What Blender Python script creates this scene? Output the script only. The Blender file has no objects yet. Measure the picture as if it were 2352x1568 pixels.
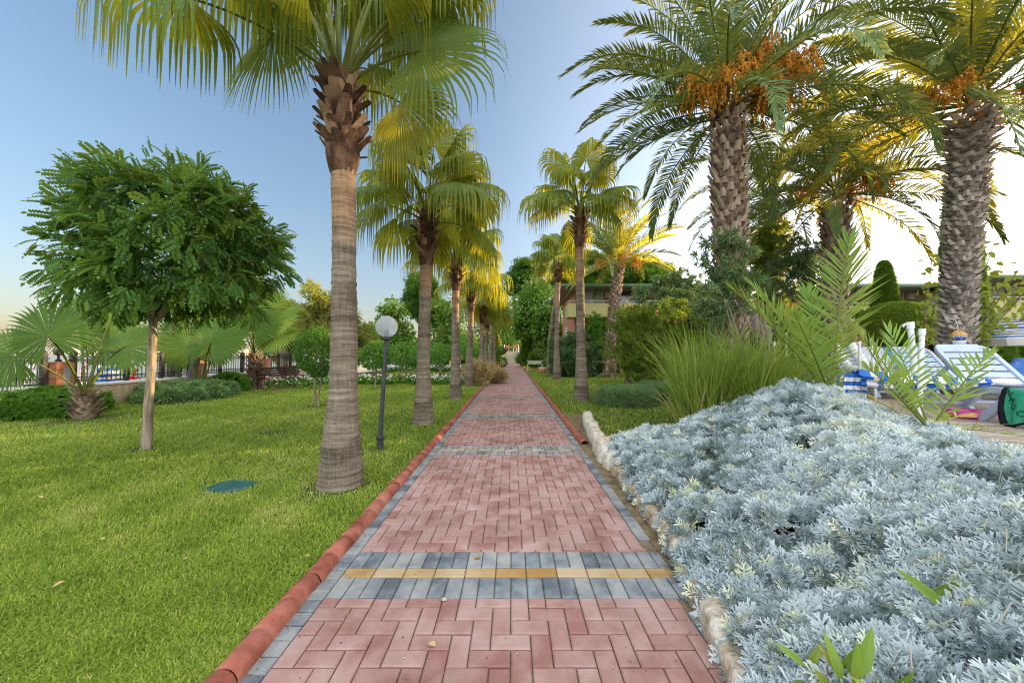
import bpy, math, random
import numpy as np
from mathutils import Vector
R = math.radians
PI = math.pi
rng = np.random.default_rng(7)
sc = bpy.context.scene
COL = sc.collection
Z = np.array([0., 0., 1.])

# ------------------------------------------------------------------ camera
FPX, CX, CY, W, H = 845.0, 1176.0, 784.0, 2352.0, 1568.0      # measuring scale of the photograph
CAMZ = 1.46
PITCH = math.atan((813 - 784) / FPX)
cam_d = bpy.data.cameras.new('camera')
cam = bpy.data.objects.new('camera', cam_d)
COL.objects.link(cam)
cam.location = (0, 0, CAMZ)
cam.rotation_euler = (PI / 2 + PITCH, 0, 0)
cam_d.sensor_width = 36
cam_d.lens = FPX / W * 36
cam_d.clip_start = 0.05
cam_d.clip_end = 3000
sc.camera = cam


def ray(px, py):
    u, v = (px - CX) / FPX, (CY - py) / FPX
    c, s = math.cos(PITCH), math.sin(PITCH)
    return np.array([u, c - s * v, s + c * v])


def G(px, py, z=0.0):
    d = ray(px, py)
    t = (z - CAMZ) / d[2]
    return np.array([d[0] * t, d[1] * t, z])


def A(px, py, Y):
    d = ray(px, py)
    t = Y / d[1]
    return np.array([d[0] * t, Y, CAMZ + d[2] * t])


# ------------------------------------------------------------------ mesh builder
class MB:
    def __init__(s):
        s.V, s.F3, s.F4, s.R, s.M3, s.M4, s.n = [], [], [], [], [], [], 0

    def add(s, V, F, rnd=0.5, mat=0):
        V = np.asarray(V, float).reshape(-1, 3)
        if not isinstance(F, np.ndarray):
            t3 = [f for f in F if len(f) == 3]
            t4 = [f for f in F if len(f) == 4]
            if t3:
                s.F3.append(np.array(t3, int) + s.n); s.M3.append(np.full(len(t3), mat))
            if t4:
                s.F4.append(np.array(t4, int) + s.n); s.M4.append(np.full(len(t4), mat))
        else:
            if F.shape[1] == 3:
                s.F3.append(F + s.n); s.M3.append(np.full(len(F), mat))
            else:
                s.F4.append(F + s.n); s.M4.append(np.full(len(F), mat))
        s.V.append(V)
        s.R.append(np.broadcast_to(np.asarray(rnd, float), (len(V),)).copy())
        s.n += len(V)
        return s

    def inst(s, tpl, M, T, rnd, mat=0):
        """copies of a template (V, F) by 3x3 matrices M and offsets T"""
        V, F = tpl
        K, N = len(T), len(V)
        if K == 0:
            return s
        P = np.einsum('kij,nj->kni', M, V) + T[:, None, :]
        rr = np.repeat(np.asarray(rnd, float), N)
        off = (np.arange(K) * N)[:, None, None]
        P = P.reshape(-1, 3)
        first = True
        for FF in (F if isinstance(F, tuple) else (F,)):
            if len(FF) == 0:
                continue
            f = (FF[None] + off).reshape(-1, FF.shape[1]) + s.n
            (s.F3 if FF.shape[1] == 3 else s.F4).append(f)
            (s.M3 if FF.shape[1] == 3 else s.M4).append(np.full(len(f), mat))
        s.V.append(P); s.R.append(rr); s.n += len(P)
        return s

    def box(s, x0, x1, y0, y1, z0, z1, rnd=0.5, mat=0):
        V = [(x0, y0, z0), (x1, y0, z0), (x1, y1, z0), (x0, y1, z0), (x0, y0, z1), (x1, y0, z1), (x1, y1, z1), (x0, y1, z1)]
        return s.add(V, [(0, 3, 2, 1), (4, 5, 6, 7), (0, 1, 5, 4), (1, 2, 6, 5), (2, 3, 7, 6), (3, 0, 4, 7)], rnd, mat)

    def bar(s, p, q, w, h=None, rnd=0.5, mat=0, up=(0, 0, 1)):
        """a rectangular bar from p to q, w wide (sideways), h thick (along up)"""
        p, q = np.asarray(p, float), np.asarray(q, float)
        h = w if h is None else h
        d = q - p; d /= np.linalg.norm(d)
        u = np.asarray(up, float)
        if abs(d @ u) > .98: u = np.array([0, 1., 0])
        a = np.cross(d, u); a /= np.linalg.norm(a)
        b = np.cross(a, d)
        V = []
        for e in (p, q):
            for sa, sb in ((-1, -1), (1, -1), (1, 1), (-1, 1)):
                V.append(e + a * sa * w / 2 + b * sb * h / 2)
        return s.add(V, [(0, 1, 2, 3), (7, 6, 5, 4), (0, 4, 5, 1), (1, 5, 6, 2), (2, 6, 7, 3), (3, 7, 4, 0)], rnd, mat)

    def tube(s, P, rad, sides=8, rnd=0.5, mat=0, cap=True, flat=1.0):
        P = np.asarray(P, float)
        n = len(P)
        rad = np.broadcast_to(np.asarray(rad, float), (n,))
        T = np.gradient(P, axis=0)
        T /= np.linalg.norm(T, axis=1)[:, None] + 1e-12
        u = np.array([0, 0, 1.]) if abs(T[0][2]) < .9 else np.array([0, 1., 0])
        Vs = []
        ang = np.linspace(0, 2 * PI, sides, endpoint=False)
        for i in range(n):
            a = np.cross(T[i], u); a /= np.linalg.norm(a) + 1e-12
            b = np.cross(a, T[i]); u = b
            Vs.append(P[i] + rad[i] * (np.cos(ang)[:, None] * a + flat * np.sin(ang)[:, None] * b))
        V = np.concatenate(Vs)
        i, j = np.meshgrid(np.arange(n - 1), np.arange(sides), indexing='ij')
        j2 = (j + 1) % sides
        F = np.stack([i * sides + j, i * sides + j2, (i + 1) * sides + j2, (i + 1) * sides + j], -1).reshape(-1, 4)
        r = np.repeat(rnd, sides) if np.ndim(rnd) else rnd
        s.add(V, F, r, mat)
        if cap:
            r0 = r if np.ndim(r) == 0 else r[-1]
            for e, k in ((0, 0), (1, (n - 1) * sides)):
                c = P[0] if e == 0 else P[-1]
                ring = V[k:k + sides]
                f = [(sides, (q + 1) % sides, q) if e == 0 else (sides, q, (q + 1) % sides) for q in range(sides)]
                s.add(np.vstack([ring, c]), f, r0, mat)
        return s

    def lathe(s, prof, sides=16, c=(0, 0, 0), rnd=0.5, mat=0):
        prof = np.asarray(prof, float)
        ang = np.linspace(0, 2 * PI, sides, endpoint=False)
        V = np.stack([np.outer(prof[:, 0], np.cos(ang)), np.outer(prof[:, 0], np.sin(ang)), np.repeat(prof[:, 1][:, None], sides, 1)], -1).reshape(-1, 3) + np.asarray(c)
        n = len(prof)
        i, j = np.meshgrid(np.arange(n - 1), np.arange(sides), indexing='ij')
        j2 = (j + 1) % sides
        F = np.stack([i * sides + j, i * sides + j2, (i + 1) * sides + j2, (i + 1) * sides + j], -1).reshape(-1, 4)
        return s.add(V, F, rnd, mat)

    def grid(s, P, rnd=0.5, mat=0):
        """P: (n, m, 3) lattice of points"""
        n, m = P.shape[:2]
        i, j = np.meshgrid(np.arange(n - 1), np.arange(m - 1), indexing='ij')
        F = np.stack([i * m + j, (i + 1) * m + j, (i + 1) * m + j + 1, i * m + j + 1], -1).reshape(-1, 4)
        return s.add(P.reshape(-1, 3), F, rnd if np.ndim(rnd) == 0 else np.asarray(rnd).reshape(-1), mat)

    def build(s, name, mats, parent=None, loc=None, smooth=False, bevel=0, rot=None):
        me = bpy.data.meshes.new(name)
        V = np.concatenate(s.V) if s.V else np.zeros((0, 3))
        F3 = np.concatenate(s.F3) if s.F3 else np.zeros((0, 3), int)
        F4 = np.concatenate(s.F4) if s.F4 else np.zeros((0, 4), int)
        M = np.concatenate(s.M3 + s.M4) if (s.M3 or s.M4) else np.zeros(0, int)
        me.vertices.add(len(V)); me.vertices.foreach_set('co', V.astype(np.float32).ravel())
        nl = F3.size + F4.size
        me.loops.add(nl)
        me.loops.foreach_set('vertex_index', np.concatenate([F3.ravel(), F4.ravel()]).astype(np.int32))
        me.polygons.add(len(F3) + len(F4))
        st = np.concatenate([np.arange(len(F3)) * 3, F3.size + np.arange(len(F4)) * 4]).astype(np.int32)
        me.polygons.foreach_set('loop_start', st)
        me.polygons.foreach_set('material_index', M.astype(np.int32))
        me.polygons.foreach_set('use_smooth', np.full(len(F3) + len(F4), bool(smooth)))
        at = me.attributes.new('rnd', 'FLOAT', 'POINT')
        at.data.foreach_set('value', np.concatenate(s.R).astype(np.float32) if s.R else np.zeros(0, np.float32))
        me.update(calc_edges=True)
        me.validate()
        for m in (mats if isinstance(mats, (list, tuple)) else [mats]):
            me.materials.append(m)
        o = bpy.data.objects.new(name, me)
        COL.objects.link(o)
        if parent is not None: o.parent = parent
        if loc is not None: o.location = loc
        if rot is not None: o.rotation_euler = rot
        if bevel:
            b = o.modifiers.new('bevel', 'BEVEL'); b.width = bevel; b.segments = 2; b.limit_method = 'ANGLE'
        return o


def tag(o, label=None, cat=None, group=None, kind=None):
    if label: o['label'] = label
    if cat: o['category'] = cat
    if group: o['group'] = group
    if kind: o['kind'] = kind
    return o


def thing(name, label, cat, loc=(0, 0, 0), rz=0.0, group=None):
    o = bpy.data.objects.new(name, None)
    COL.objects.link(o)
    o.location = loc
    o.rotation_euler = (0, 0, rz)
    o.empty_display_size = .1
    return tag(o, label, cat, group)


def copy_tree(o, parent=None):
    c = o.copy(); COL.objects.link(c)
    if parent is not None: c.parent = parent
    for ch in list(o.children):
        copy_tree(ch, c)
    return c


# ------------------------------------------------------------------ materials
def newmat(name):
    m = bpy.data.materials.new(name)
    m.use_nodes = True
    nt = m.node_tree
    return m, nt, nt.nodes, nt.links, nt.nodes['Principled BSDF']


def ramp(n, stops):
    r = n.new('ShaderNodeValToRGB')
    e = r.color_ramp.elements
    while len(e) > 1: e.remove(e[-1])
    e[0].position = stops[0][0]; e[0].color = (*stops[0][1], 1)
    for p, c in stops[1:]:
        k = e.new(p); k.color = (*c, 1)
    return r


def leafmat(name, cols, trans=(.3, .4, .04), tf=.4, rough=.5, spec=.3, nscale=1.2, namp=.35, gain=1.75):
    """leaf: per-leaf colour from 'rnd', soft patches, and light shining through"""
    m, nt, n, l, b = newmat(name)
    cols = [tuple(min(v * gain, .8) for v in c) for c in cols]
    at = n.new('ShaderNodeAttribute'); at.attribute_name = 'rnd'
    tc = n.new('ShaderNodeTexCoord')
    nz = n.new('ShaderNodeTexNoise'); nz.inputs['Scale'].default_value = nscale; nz.inputs['Detail'].default_value = 3
    l.new(tc.outputs['Object'], nz.inputs['Vector'])
    ma = n.new('ShaderNodeMath'); ma.operation = 'MULTIPLY_ADD'
    ma.inputs[1].default_value = namp; l.new(nz.outputs['Fac'], ma.inputs[0])
    m2 = n.new('ShaderNodeMath'); m2.operation = 'SUBTRACT'; m2.inputs[1].default_value = namp * .5
    l.new(at.outputs['Fac'], m2.inputs[0]); l.new(m2.outputs[0], ma.inputs[2])
    st = [(i / (len(cols) - 1), c) for i, c in enumerate(cols)] if len(cols) > 1 else [(0, cols[0])]
    r = ramp(n, st)
    l.new(ma.outputs[0], r.inputs['Fac'])
    l.new(r.outputs['Color'], b.inputs['Base Color'])
    b.inputs['Roughness'].default_value = rough
    b.inputs['Specular IOR Level'].default_value = spec * .45
    t = n.new('ShaderNodeBsdfTranslucent')
    mx = n.new('ShaderNodeMix'); mx.data_type = 'RGBA'; mx.blend_type = 'MIX'; mx.inputs['Factor'].default_value = .35
    mx.inputs['A'].default_value = (*trans, 1); l.new(r.outputs['Color'], mx.inputs['B'])
    l.new(mx.outputs['Result'], t.inputs['Color'])
    ms = n.new('ShaderNodeMixShader'); ms.inputs['Fac'].default_value = tf
    l.new(b.outputs['BSDF'], ms.inputs[1]); l.new(t.outputs['BSDF'], ms.inputs[2])
    l.new(ms.outputs['Shader'], n['Material Output'].inputs['Surface'])
    return m


def surfmat(name, cols, scale=4, rough=.8, bump=.3, bscale=30, spec=.3, stretch=(1, 1, 1), use_rnd=0.0, detail=6, metal=0, bdist=.01, stain=0.0, sscale=.7):
    """noise-mottled surface with a finer bump; rnd shifts the tone when use_rnd > 0"""
    m, nt, n, l, b = newmat(name)
    tc = n.new('ShaderNodeTexCoord')
    mp = n.new('ShaderNodeMapping'); mp.inputs['Scale'].default_value = stretch
    l.new(tc.outputs['Object'], mp.inputs['Vector'])
    nz = n.new('ShaderNodeTexNoise'); nz.inputs['Scale'].default_value = scale; nz.inputs['Detail'].default_value = detail
    nz.inputs['Roughness'].default_value = .6
    l.new(mp.outputs['Vector'], nz.inputs['Vector'])
    fac = nz.outputs['Fac']
    if use_rnd:
        at = n.new('ShaderNodeAttribute'); at.attribute_name = 'rnd'
        a1 = n.new('ShaderNodeMath'); a1.operation = 'SUBTRACT'; a1.inputs[1].default_value = .5
        l.new(at.outputs['Fac'], a1.inputs[0])
        a2 = n.new('ShaderNodeMath'); a2.operation = 'MULTIPLY_ADD'; a2.inputs[1].default_value = use_rnd
        l.new(a1.outputs[0], a2.inputs[0]); l.new(fac, a2.inputs[2])
        fac = a2.outputs[0]
    k = len(cols)
    r = ramp(n, [(.3 + .4 * i / max(k - 1, 1), c) for i, c in enumerate(cols)])
    l.new(fac, r.inputs['Fac'])
    colour = r.outputs['Color']
    if stain:                                   # broad irregular patches of grime
        n3 = n.new('ShaderNodeTexNoise'); n3.inputs['Scale'].default_value = sscale; n3.inputs['Detail'].default_value = 8; n3.inputs['Roughness'].default_value = .7
        l.new(tc.outputs['Object'], n3.inputs['Vector'])
        r3 = ramp(n, [(.32, (1 - stain, 1 - stain, 1 - stain * 1.1)), (.52, (1, 1, 1)), (.7, (1 + stain * .25,) * 3)])
        l.new(n3.outputs['Fac'], r3.inputs['Fac'])
        mm = n.new('ShaderNodeMix'); mm.data_type = 'RGBA'; mm.blend_type = 'MULTIPLY'; mm.inputs['Factor'].default_value = 1
        l.new(colour, mm.inputs['A']); l.new(r3.outputs['Color'], mm.inputs['B']); colour = mm.outputs['Result']
    l.new(colour, b.inputs['Base Color'])
    b.inputs['Roughness'].default_value = rough
    b.inputs['Specular IOR Level'].default_value = spec
    b.inputs['Metallic'].default_value = metal
    if bump:
        n2 = n.new('ShaderNodeTexNoise'); n2.inputs['Scale'].default_value = bscale; n2.inputs['Detail'].default_value = 6
        l.new(mp.outputs['Vector'], n2.inputs['Vector'])
        bp = n.new('ShaderNodeBump'); bp.inputs['Strength'].default_value = bump; bp.inputs['Distance'].default_value = bdist
        l.new(n2.outputs['Fac'], bp.inputs['Height']); l.new(bp.outputs['Normal'], b.inputs['Normal'])
    return m


def plain(name, col, rough=.5, spec=.5, metal=0, bump=0):
    return surfmat(name, [tuple(c * .9 for c in col), tuple(min(c * 1.08, 1) for c in col)], 6, rough, bump, 60, spec, metal=metal)


# ------------------------------------------------------------------ leaf templates (leaf grows along +Y, faces +Z)
def norm(a):
    return a / (np.linalg.norm(a, axis=-1, keepdims=True) + 1e-12)


def frames(D, N=None, roll=None):
    """matrices whose columns are side, D (along the leaf), normal"""
    D = norm(D)
    if N is None: N = np.broadcast_to(Z, D.shape)
    X = np.cross(D, N)
    bad = np.linalg.norm(X, axis=1) < 1e-3
    X[bad] = np.cross(D[bad], np.array([1., 0, 0]))
    X = norm(X)
    Nn = np.cross(X, D)
    if roll is not None:
        c, s = np.cos(roll)[:, None], np.sin(roll)[:, None]
        X, Nn = X * c + Nn * s, Nn * c - X * s
    return np.stack([X, D, Nn], -1)


def rdirs(n):
    return norm(rng.normal(size=(n, 3)))


def leaf_tpl(w=.28, cup=.06, curl=-.12):
    V = np.array([(0, 0, 0), (-w, .3, cup), (-w * .8, .65, cup + curl * .4), (0, 1, curl), (w * .8, .65, cup + curl * .4), (w, .3, cup), (0, .5, curl * .25)])
    F = np.array([(0, 6, 1), (1, 6, 2), (2, 6, 3), (3, 6, 4), (4, 6, 5), (5, 6, 0)])
    return V, F


def diamond_tpl(w=.25, cup=.06, curl=-.08):
    V = np.array([(0, 0, 0), (-w, .45, cup), (0, 1, curl), (w, .45, cup)])
    return V, np.array([(0, 2, 1), (0, 3, 2)])


def join_tpl(parts):
    Vs, F3, F4, n = [], [], [], 0
    for V, F in parts:
        for FF in (F if isinstance(F, tuple) else (F,)):
            if len(FF): (F3 if FF.shape[1] == 3 else F4).append(FF + n)
        Vs.append(V); n += len(V)
    return np.vstack(Vs), tuple(np.concatenate(x) for x in (F3, F4) if x)


def pinnate_tpl(pairs=7, lw=.32, width=.3, droop=.35):
    parts = []
    d = diamond_tpl(width, .05, -.12)
    for i in range(pairs):
        t = .15 + .8 * i / pairs
        c = np.array([0, t, -droop * t * t])
        for s in (-1, 1):
            D = np.array([[s * .9, .45, -.15]])
            M = frames(D)[0] * lw * (1 - .25 * abs(t - .5))
            parts.append((d[0] @ M.T + c, d[1]))
    M = frames(np.array([[0, 1., -.6]]))[0] * lw
    parts.append((d[0] @ M.T + np.array([0, .95, -droop * .9]), d[1]))
    return join_tpl(parts)


def tuft_tpl(n=7, spread=.9, w=.1, seed=1, diam=True):
    """a spray of n leaves from one point"""
    r = np.random.default_rng(seed)
    parts = []
    for i in range(n):
        a = 2 * PI * i / n + r.uniform(-.4, .4)
        e = r.uniform(.1, spread)
        D = np.array([[math.cos(a) * math.sin(e * 1.5), math.cos(e * 1.5), math.sin(a) * math.sin(e * 1.5)]])
        Nn = np.array([[0, 1., 0]]) + r.normal(0, .3, (1, 3))
        M = frames(D, Nn)[0] * r.uniform(.7, 1.1)
        V, F = diamond_tpl(w)
        parts.append((V @ M.T, F))
    return join_tpl(parts)


def vnoise(P, f, seed=0):
    """cheap smooth pseudo-noise in [-1, 1]"""
    r = np.random.default_rng(seed)
    out = 0
    for k in range(4):
        d = r.normal(size=P.shape[-1]); d /= np.linalg.norm(d)
        out = out + np.sin((P @ d) * f * r.uniform(.7, 1.5) + r.uniform(0, 6.28))
    return out / 4
# ------------------------------------------------------------------ light
SUN_AZ, SUN_EL = 72.0, 8.0                  # degrees right of the view direction, above the horizon
w = bpy.data.worlds.new('World'); sc.world = w; w.use_nodes = True
wn, wl = w.node_tree.nodes, w.node_tree.links
sky = wn.new('ShaderNodeTexSky'); sky.sky_type = 'NISHITA'; sky.sun_disc = False
sky.sun_elevation = R(SUN_EL); sky.sun_rotation = R(SUN_AZ)
sky.air_density = 1.0; sky.dust_density = 1.4; sky.ozone_density = 1.6
wn['Background'].inputs['Strength'].default_value = .15
# made-up bright cloud added out of view overhead and behind to light the ground, and pale haze low over the horizon, on top of the clear sky
tcw = wn.new('ShaderNodeTexCoord'); spw = wn.new('ShaderNodeSeparateXYZ'); wl.new(tcw.outputs['Generated'], spw.inputs[0])
def wmap(src, a0, a1):
    q = wn.new('ShaderNodeMapRange'); q.interpolation_type = 'SMOOTHSTEP'; q.inputs['From Min'].default_value = a0; q.inputs['From Max'].default_value = a1
    wl.new(src, q.inputs['Value']); return q.outputs['Result']
def wmath(op, a0, b0):
    q = wn.new('ShaderNodeMath'); q.operation = op
    for i, x in enumerate((a0, b0)):
        if isinstance(x, (int, float)): q.inputs[i].default_value = x
        else: wl.new(x, q.inputs[i])
    return q.outputs[0]
fill_mask = wmath('MAXIMUM', wmap(spw.outputs['Z'], .74, .93), wmath('MULTIPLY', wmap(spw.outputs['Y'], .1, -.45), wmap(spw.outputs['Z'], -.02, .12)))
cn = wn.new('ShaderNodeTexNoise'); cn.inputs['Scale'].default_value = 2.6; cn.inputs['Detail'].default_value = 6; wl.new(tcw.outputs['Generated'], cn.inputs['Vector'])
cloud = wmath('MULTIPLY', fill_mask, wmath('ADD', wmath('MULTIPLY', cn.outputs['Fac'], .9), .55))  # added fill brightness, broken up by noise, outside the view
hz_ = wmath('POWER', wmath('SUBTRACT', 1.0, wmath('ABSOLUTE', spw.outputs['Z'], 0)), 6.0)
hz3 = wmath('POWER', wmath('SUBTRACT', 1.0, wmath('ABSOLUTE', spw.outputs['Z'], 0)), 3.0)
hm = wn.new('ShaderNodeMix'); hm.data_type = 'RGBA'; hm.blend_type = 'MULTIPLY'; hm.inputs['B'].default_value = (.60, .50, .55, 1)
wl.new(hz3, hm.inputs['Factor']); wl.new(sky.outputs['Color'], hm.inputs['A']); wl.new(hm.outputs['Result'], wn['Background'].inputs['Color'])
bg_fill = wn.new('ShaderNodeBackground'); bg_fill.inputs['Color'].default_value = (1, .965, .91, 1); wl.new(wmath('MULTIPLY', cloud, .78), bg_fill.inputs['Strength'])
bg3 = wn.new('ShaderNodeBackground'); bg3.inputs['Color'].default_value = (.90, .95, 1, 1); wl.new(wmath('MULTIPLY', hz_, .05), bg3.inputs['Strength'])
sdir = (math.sin(R(SUN_AZ)) * math.cos(R(SUN_EL)), math.cos(R(SUN_AZ)) * math.cos(R(SUN_EL)), math.sin(R(SUN_EL)))
vd = wn.new('ShaderNodeVectorMath'); vd.operation = 'DOT_PRODUCT'; vd.inputs[1].default_value = sdir; wl.new(tcw.outputs['Generated'], vd.inputs[0])
au = wmath('MULTIPLY', wmath('POWER', wmath('MAXIMUM', vd.outputs['Value'], 0.0), 2.0), .34)
bg4 = wn.new('ShaderNodeBackground'); bg4.inputs['Color'].default_value = (1, .90, .88, 1); wl.new(au, bg4.inputs['Strength'])
ad3 = wn.new('ShaderNodeAddShader'); wl.new(bg3.outputs[0], ad3.inputs[0]); wl.new(bg4.outputs[0], ad3.inputs[1])
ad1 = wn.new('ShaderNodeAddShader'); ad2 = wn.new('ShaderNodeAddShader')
wl.new(wn['Background'].outputs[0], ad1.inputs[0]); wl.new(bg_fill.outputs[0], ad1.inputs[1]); wl.new(ad1.outputs[0], ad2.inputs[0]); wl.new(ad3.outputs[0], ad2.inputs[1])
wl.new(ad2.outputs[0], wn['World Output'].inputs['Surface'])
sd = bpy.data.lights.new('sun', 'SUN'); sd.energy = 5.0; sd.angle = R(.6); sd.color = (1, .74, .42)
so = bpy.data.objects.new('sun', sd); COL.objects.link(so)
sv = Vector((math.sin(R(SUN_AZ)) * math.cos(R(SUN_EL)), math.cos(R(SUN_AZ)) * math.cos(R(SUN_EL)), math.sin(R(SUN_EL))))
so.rotation_euler = sv.to_track_quat('Z', 'Y').to_euler()
so.location = (40, 15, 20)
sc.view_settings.view_transform = 'Standard'; sc.view_settings.look = 'None'
sc.view_settings.exposure = 1.42
sc.view_settings.gamma = 1
sc.cycles.max_bounces = 8; sc.cycles.diffuse_bounces = 4; sc.cycles.transmission_bounces = 6
sc.cycles.use_denoising = True
sc.cycles.denoising_prefilter = 'NONE'
sc.cycles.pixel_filter_type = 'BLACKMAN_HARRIS'; sc.cycles.filter_width = 1.1
sc.cycles.sample_clamp_indirect = 6

# ------------------------------------------------------------------ ground sheets
def sheet(name, pts, z, mat, kind='structure'):
    mb = MB(); V = [(x, y, z) for x, y in pts]
    c = np.mean(V, axis=0)
    n = len(V)
    mb.add(V + [tuple(c)], [(i, (i + 1) % n, n) for i in range(n)])
    return tag(mb.build(name, mat), kind=kind)


M_soil = surfmat('lawn_soil', [(.035, .05, .013), (.07, .1, .022), (.11, .135, .032)], 1.1, .95, .6, 60, .1)
sheet('lawn', [(-12, -30), (400, -30), (900, 1500), (-12, 1500)], 0, M_soil)
M_sand = surfmat('sand', [(.42, .34, .24), (.55, .46, .34)], 2, .95, .3, 80, .1)
sheet('beach', [(-26, -60), (-12, -60), (-12, 1500), (-26, 1500)], -1.0, M_sand)
mw, nt, n, l, b = newmat('sea_water')
b.inputs['Base Color'].default_value = (.05, .12, .16, 1); b.inputs['Roughness'].default_value = .12
tc = n.new('ShaderNodeTexCoord'); nz = n.new('ShaderNodeTexNoise'); nz.inputs['Scale'].default_value = .9; nz.inputs['Detail'].default_value = 5
mp = n.new('ShaderNodeMapping'); mp.inputs['Scale'].default_value = (1, .5, 1); l.new(tc.outputs['Object'], mp.inputs['Vector']); l.new(mp.outputs['Vector'], nz.inputs['Vector'])
bp = n.new('ShaderNodeBump'); bp.inputs['Strength'].default_value = .5; bp.inputs['Distance'].default_value = .15
l.new(nz.outputs['Fac'], bp.inputs['Height']); l.new(bp.outputs['Normal'], b.inputs['Normal'])
sheet('sea', [(-2500, -900), (-26, -900), (-26, 2500), (-2500, 2500)], -1.4, mw)
# far shore across the bay
mb = MB()
xs = np.linspace(-2300, -60, 90)
prof = 38 + 26 * np.sin(xs / 210.) + 14 * np.sin(xs / 83. + 1) + 5 * np.sin(xs / 31.)
prof = np.clip(prof, 8, None) * np.clip((-xs - 40) / 500, .25, 1)
P = np.stack([np.stack([xs, np.full(90, 1500.) + .15 * xs, np.full(90, -2.)], -1), np.stack([xs, 1560 + .15 * xs, prof * .75], -1),
              np.stack([xs, 1680 + .15 * xs, prof], -1), np.stack([xs, 2000 + .15 * xs, prof * .2], -1)], 0)
mb.grid(P)
tag(mb.build('hills', surfmat('hill_slope', [(.16, .17, .14), (.3, .29, .22), (.36, .33, .3)], .012, 1, 0, 1, .05), smooth=True), kind='structure')
# earth bank under the lawn's seaward edge
mb = MB(); mb.box(-12.0, -11.95, -30, 400, -1.2, -.004)
tag(mb.build('terrain_bank', M_sand), kind='structure')

# ------------------------------------------------------------------ brick path
XL, XR = -1.107, .974
M_red = surfmat('red_paver', [(.26, .125, .105), (.345, .205, .18), (.40, .27, .245)], 5, .88, .6, 140, .25, use_rnd=.24, bdist=.0025, stain=.3)
M_gry = surfmat('grey_paver', [(.10, .12, .14), (.215, .235, .25), (.31, .315, .305)], 6, .88, .6, 140, .25, use_rnd=.3, bdist=.0025, stain=.35)
M_yel = surfmat('yellow_paver', [(.33, .19, .06), (.40, .28, .14), (.45, .34, .21)], 5, .88, .6, 140, .25, use_rnd=.5, bdist=.0025, stain=.25)
M_jnt = surfmat('paver_joint', [(.14, .11, .07), (.26, .21, .14)], 12, 1, .5, 90, .1)
mbp = MB()


def paver(x0, x1, y0, y1, mat, g=.0028, h=.032):
    if x1 - x0 < .018 or y1 - y0 < .018: return
    x0 += g; x1 -= g; y0 += g; y1 -= g
    e = min(.007, (x1 - x0) * .2, (y1 - y0) * .2)
    zt = .028 + rng.normal(0, .0011)
    tx, ty = rng.normal(0, .004, 2)
    def zz(x, y): return zt + tx * (x - x0) + ty * (y - y0)
    V = [(x0, y0, 0.006), (x1, y0, 0.006), (x1, y1, 0.006), (x0, y1, 0.006),
         (x0, y0, zt - .006), (x1, y0, zt - .006), (x1, y1, zt - .006), (x0, y1, zt - .006),
         (x0 + e, y0 + e, zz(x0, y0)), (x1 - e, y0 + e, zz(x1, y0)), (x1 - e, y1 - e, zz(x1, y1)), (x0 + e, y1 - e, zz(x0, y1))]
    F = []
    for k in (0, 4):
        for i in range(4):
            j = (i + 1) % 4
            F.append((k + i, k + j, k + 4 + j, k + 4 + i))
    F.append((8, 9, 10, 11))
    mbp.add(V, F, rng.uniform(0, 1), mat)


bands = [2.473 + 3.09 * k for k in range(-1, 16)]
Y1 = 52.5
U = .1


def clip_pave(x0, x1, y0, y1, ya, yb):
    x0, x1, y0, y1 = max(x0, XL), min(x1, XR), max(y0, ya), min(y1, yb)
    if x1 > x0 and y1 > y0: paver(x0, x1, y0, y1, 0)


for bi in range(len(bands) - 1):
    ya, yb = bands[bi] + .255, bands[bi + 1] - .255
    ox, oy = XL - .02 * (bi % 3), ya + .03 * (bi % 2)
    if yb < 1.0: continue
    for i in range(-40, 60):
        for j in range(-20, 40):
            # lattice (1,1), (2,-2)
            u, v = i + 2 * j, i - 2 * j
            x, y = ox + u * U, oy + v * U
            if x < XL - .4 or x > XR + .1 or y < ya - .4 or y > yb + .1: continue
            clip_pave(x, x + 2 * U, y, y + U, ya, yb)
            clip_pave(x, x + U, y + U, y + 3 * U, ya, yb)
for yb in bands:
    if yb < .8 or yb > Y1: continue
    x = XL
    while x < XR + .08:
        paver(x, min(x + .1, XR + .095), yb - .255, yb - .052, 1)
        paver(x, min(x + .1, XR + .095), yb + .052, yb + .255, 1)
        x += .1
    x = XL
    while x < XR + .08:
        paver(x, min(x + .2, XR + .095), yb - .052, yb + .052, 2)
        x += .2
y = .9
while y < Y1:
    paver(XL - .2, XL, y, y + .1, 1)
    y += .1
y = .9
while y < Y1:
    if not any(abs(y + .1 - bb) < .34 for bb in bands):
        paver(XR, XR + .1, y, y + .2, 1)
    y += .2
tag(mbp.build('path', [M_red, M_gry, M_yel]), kind='structure')
mb = MB(); mb.add([(XL - .2, -3, .012), (XR + .1, -3, .012), (XR + .1, Y1, .012), (XL - .2, Y1, .012)], [(0, 1, 2, 3)])
tag(mb.build('path_bedding', M_jnt), kind='structure')
# cross paths
M_pk = surfmat('cross_paver', [(.26, .12, .11), (.37, .18, .165), (.42, .24, .22)], 9, .85, .5, 40, .2)
for nm, x0, x1, y0, y1 in (('cross_path', -11.3, -1.36, 18.9, 20.3), ('cross_path', -11.3, -1.36, 30.5, 33), ('cross_path', 1.3, 30, 31, 33.2),
                           ('terrace_path', -11.3, -9.2, 15.2, 18.9)):
    mb = MB(); mb.add([(x0, y0, .016), (x1, y0, .016), (x1, y1, .016), (x0, y1, .016)], [(0, 1, 2, 3)])
    tag(mb.build(nm, M_pk), kind='structure')

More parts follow.
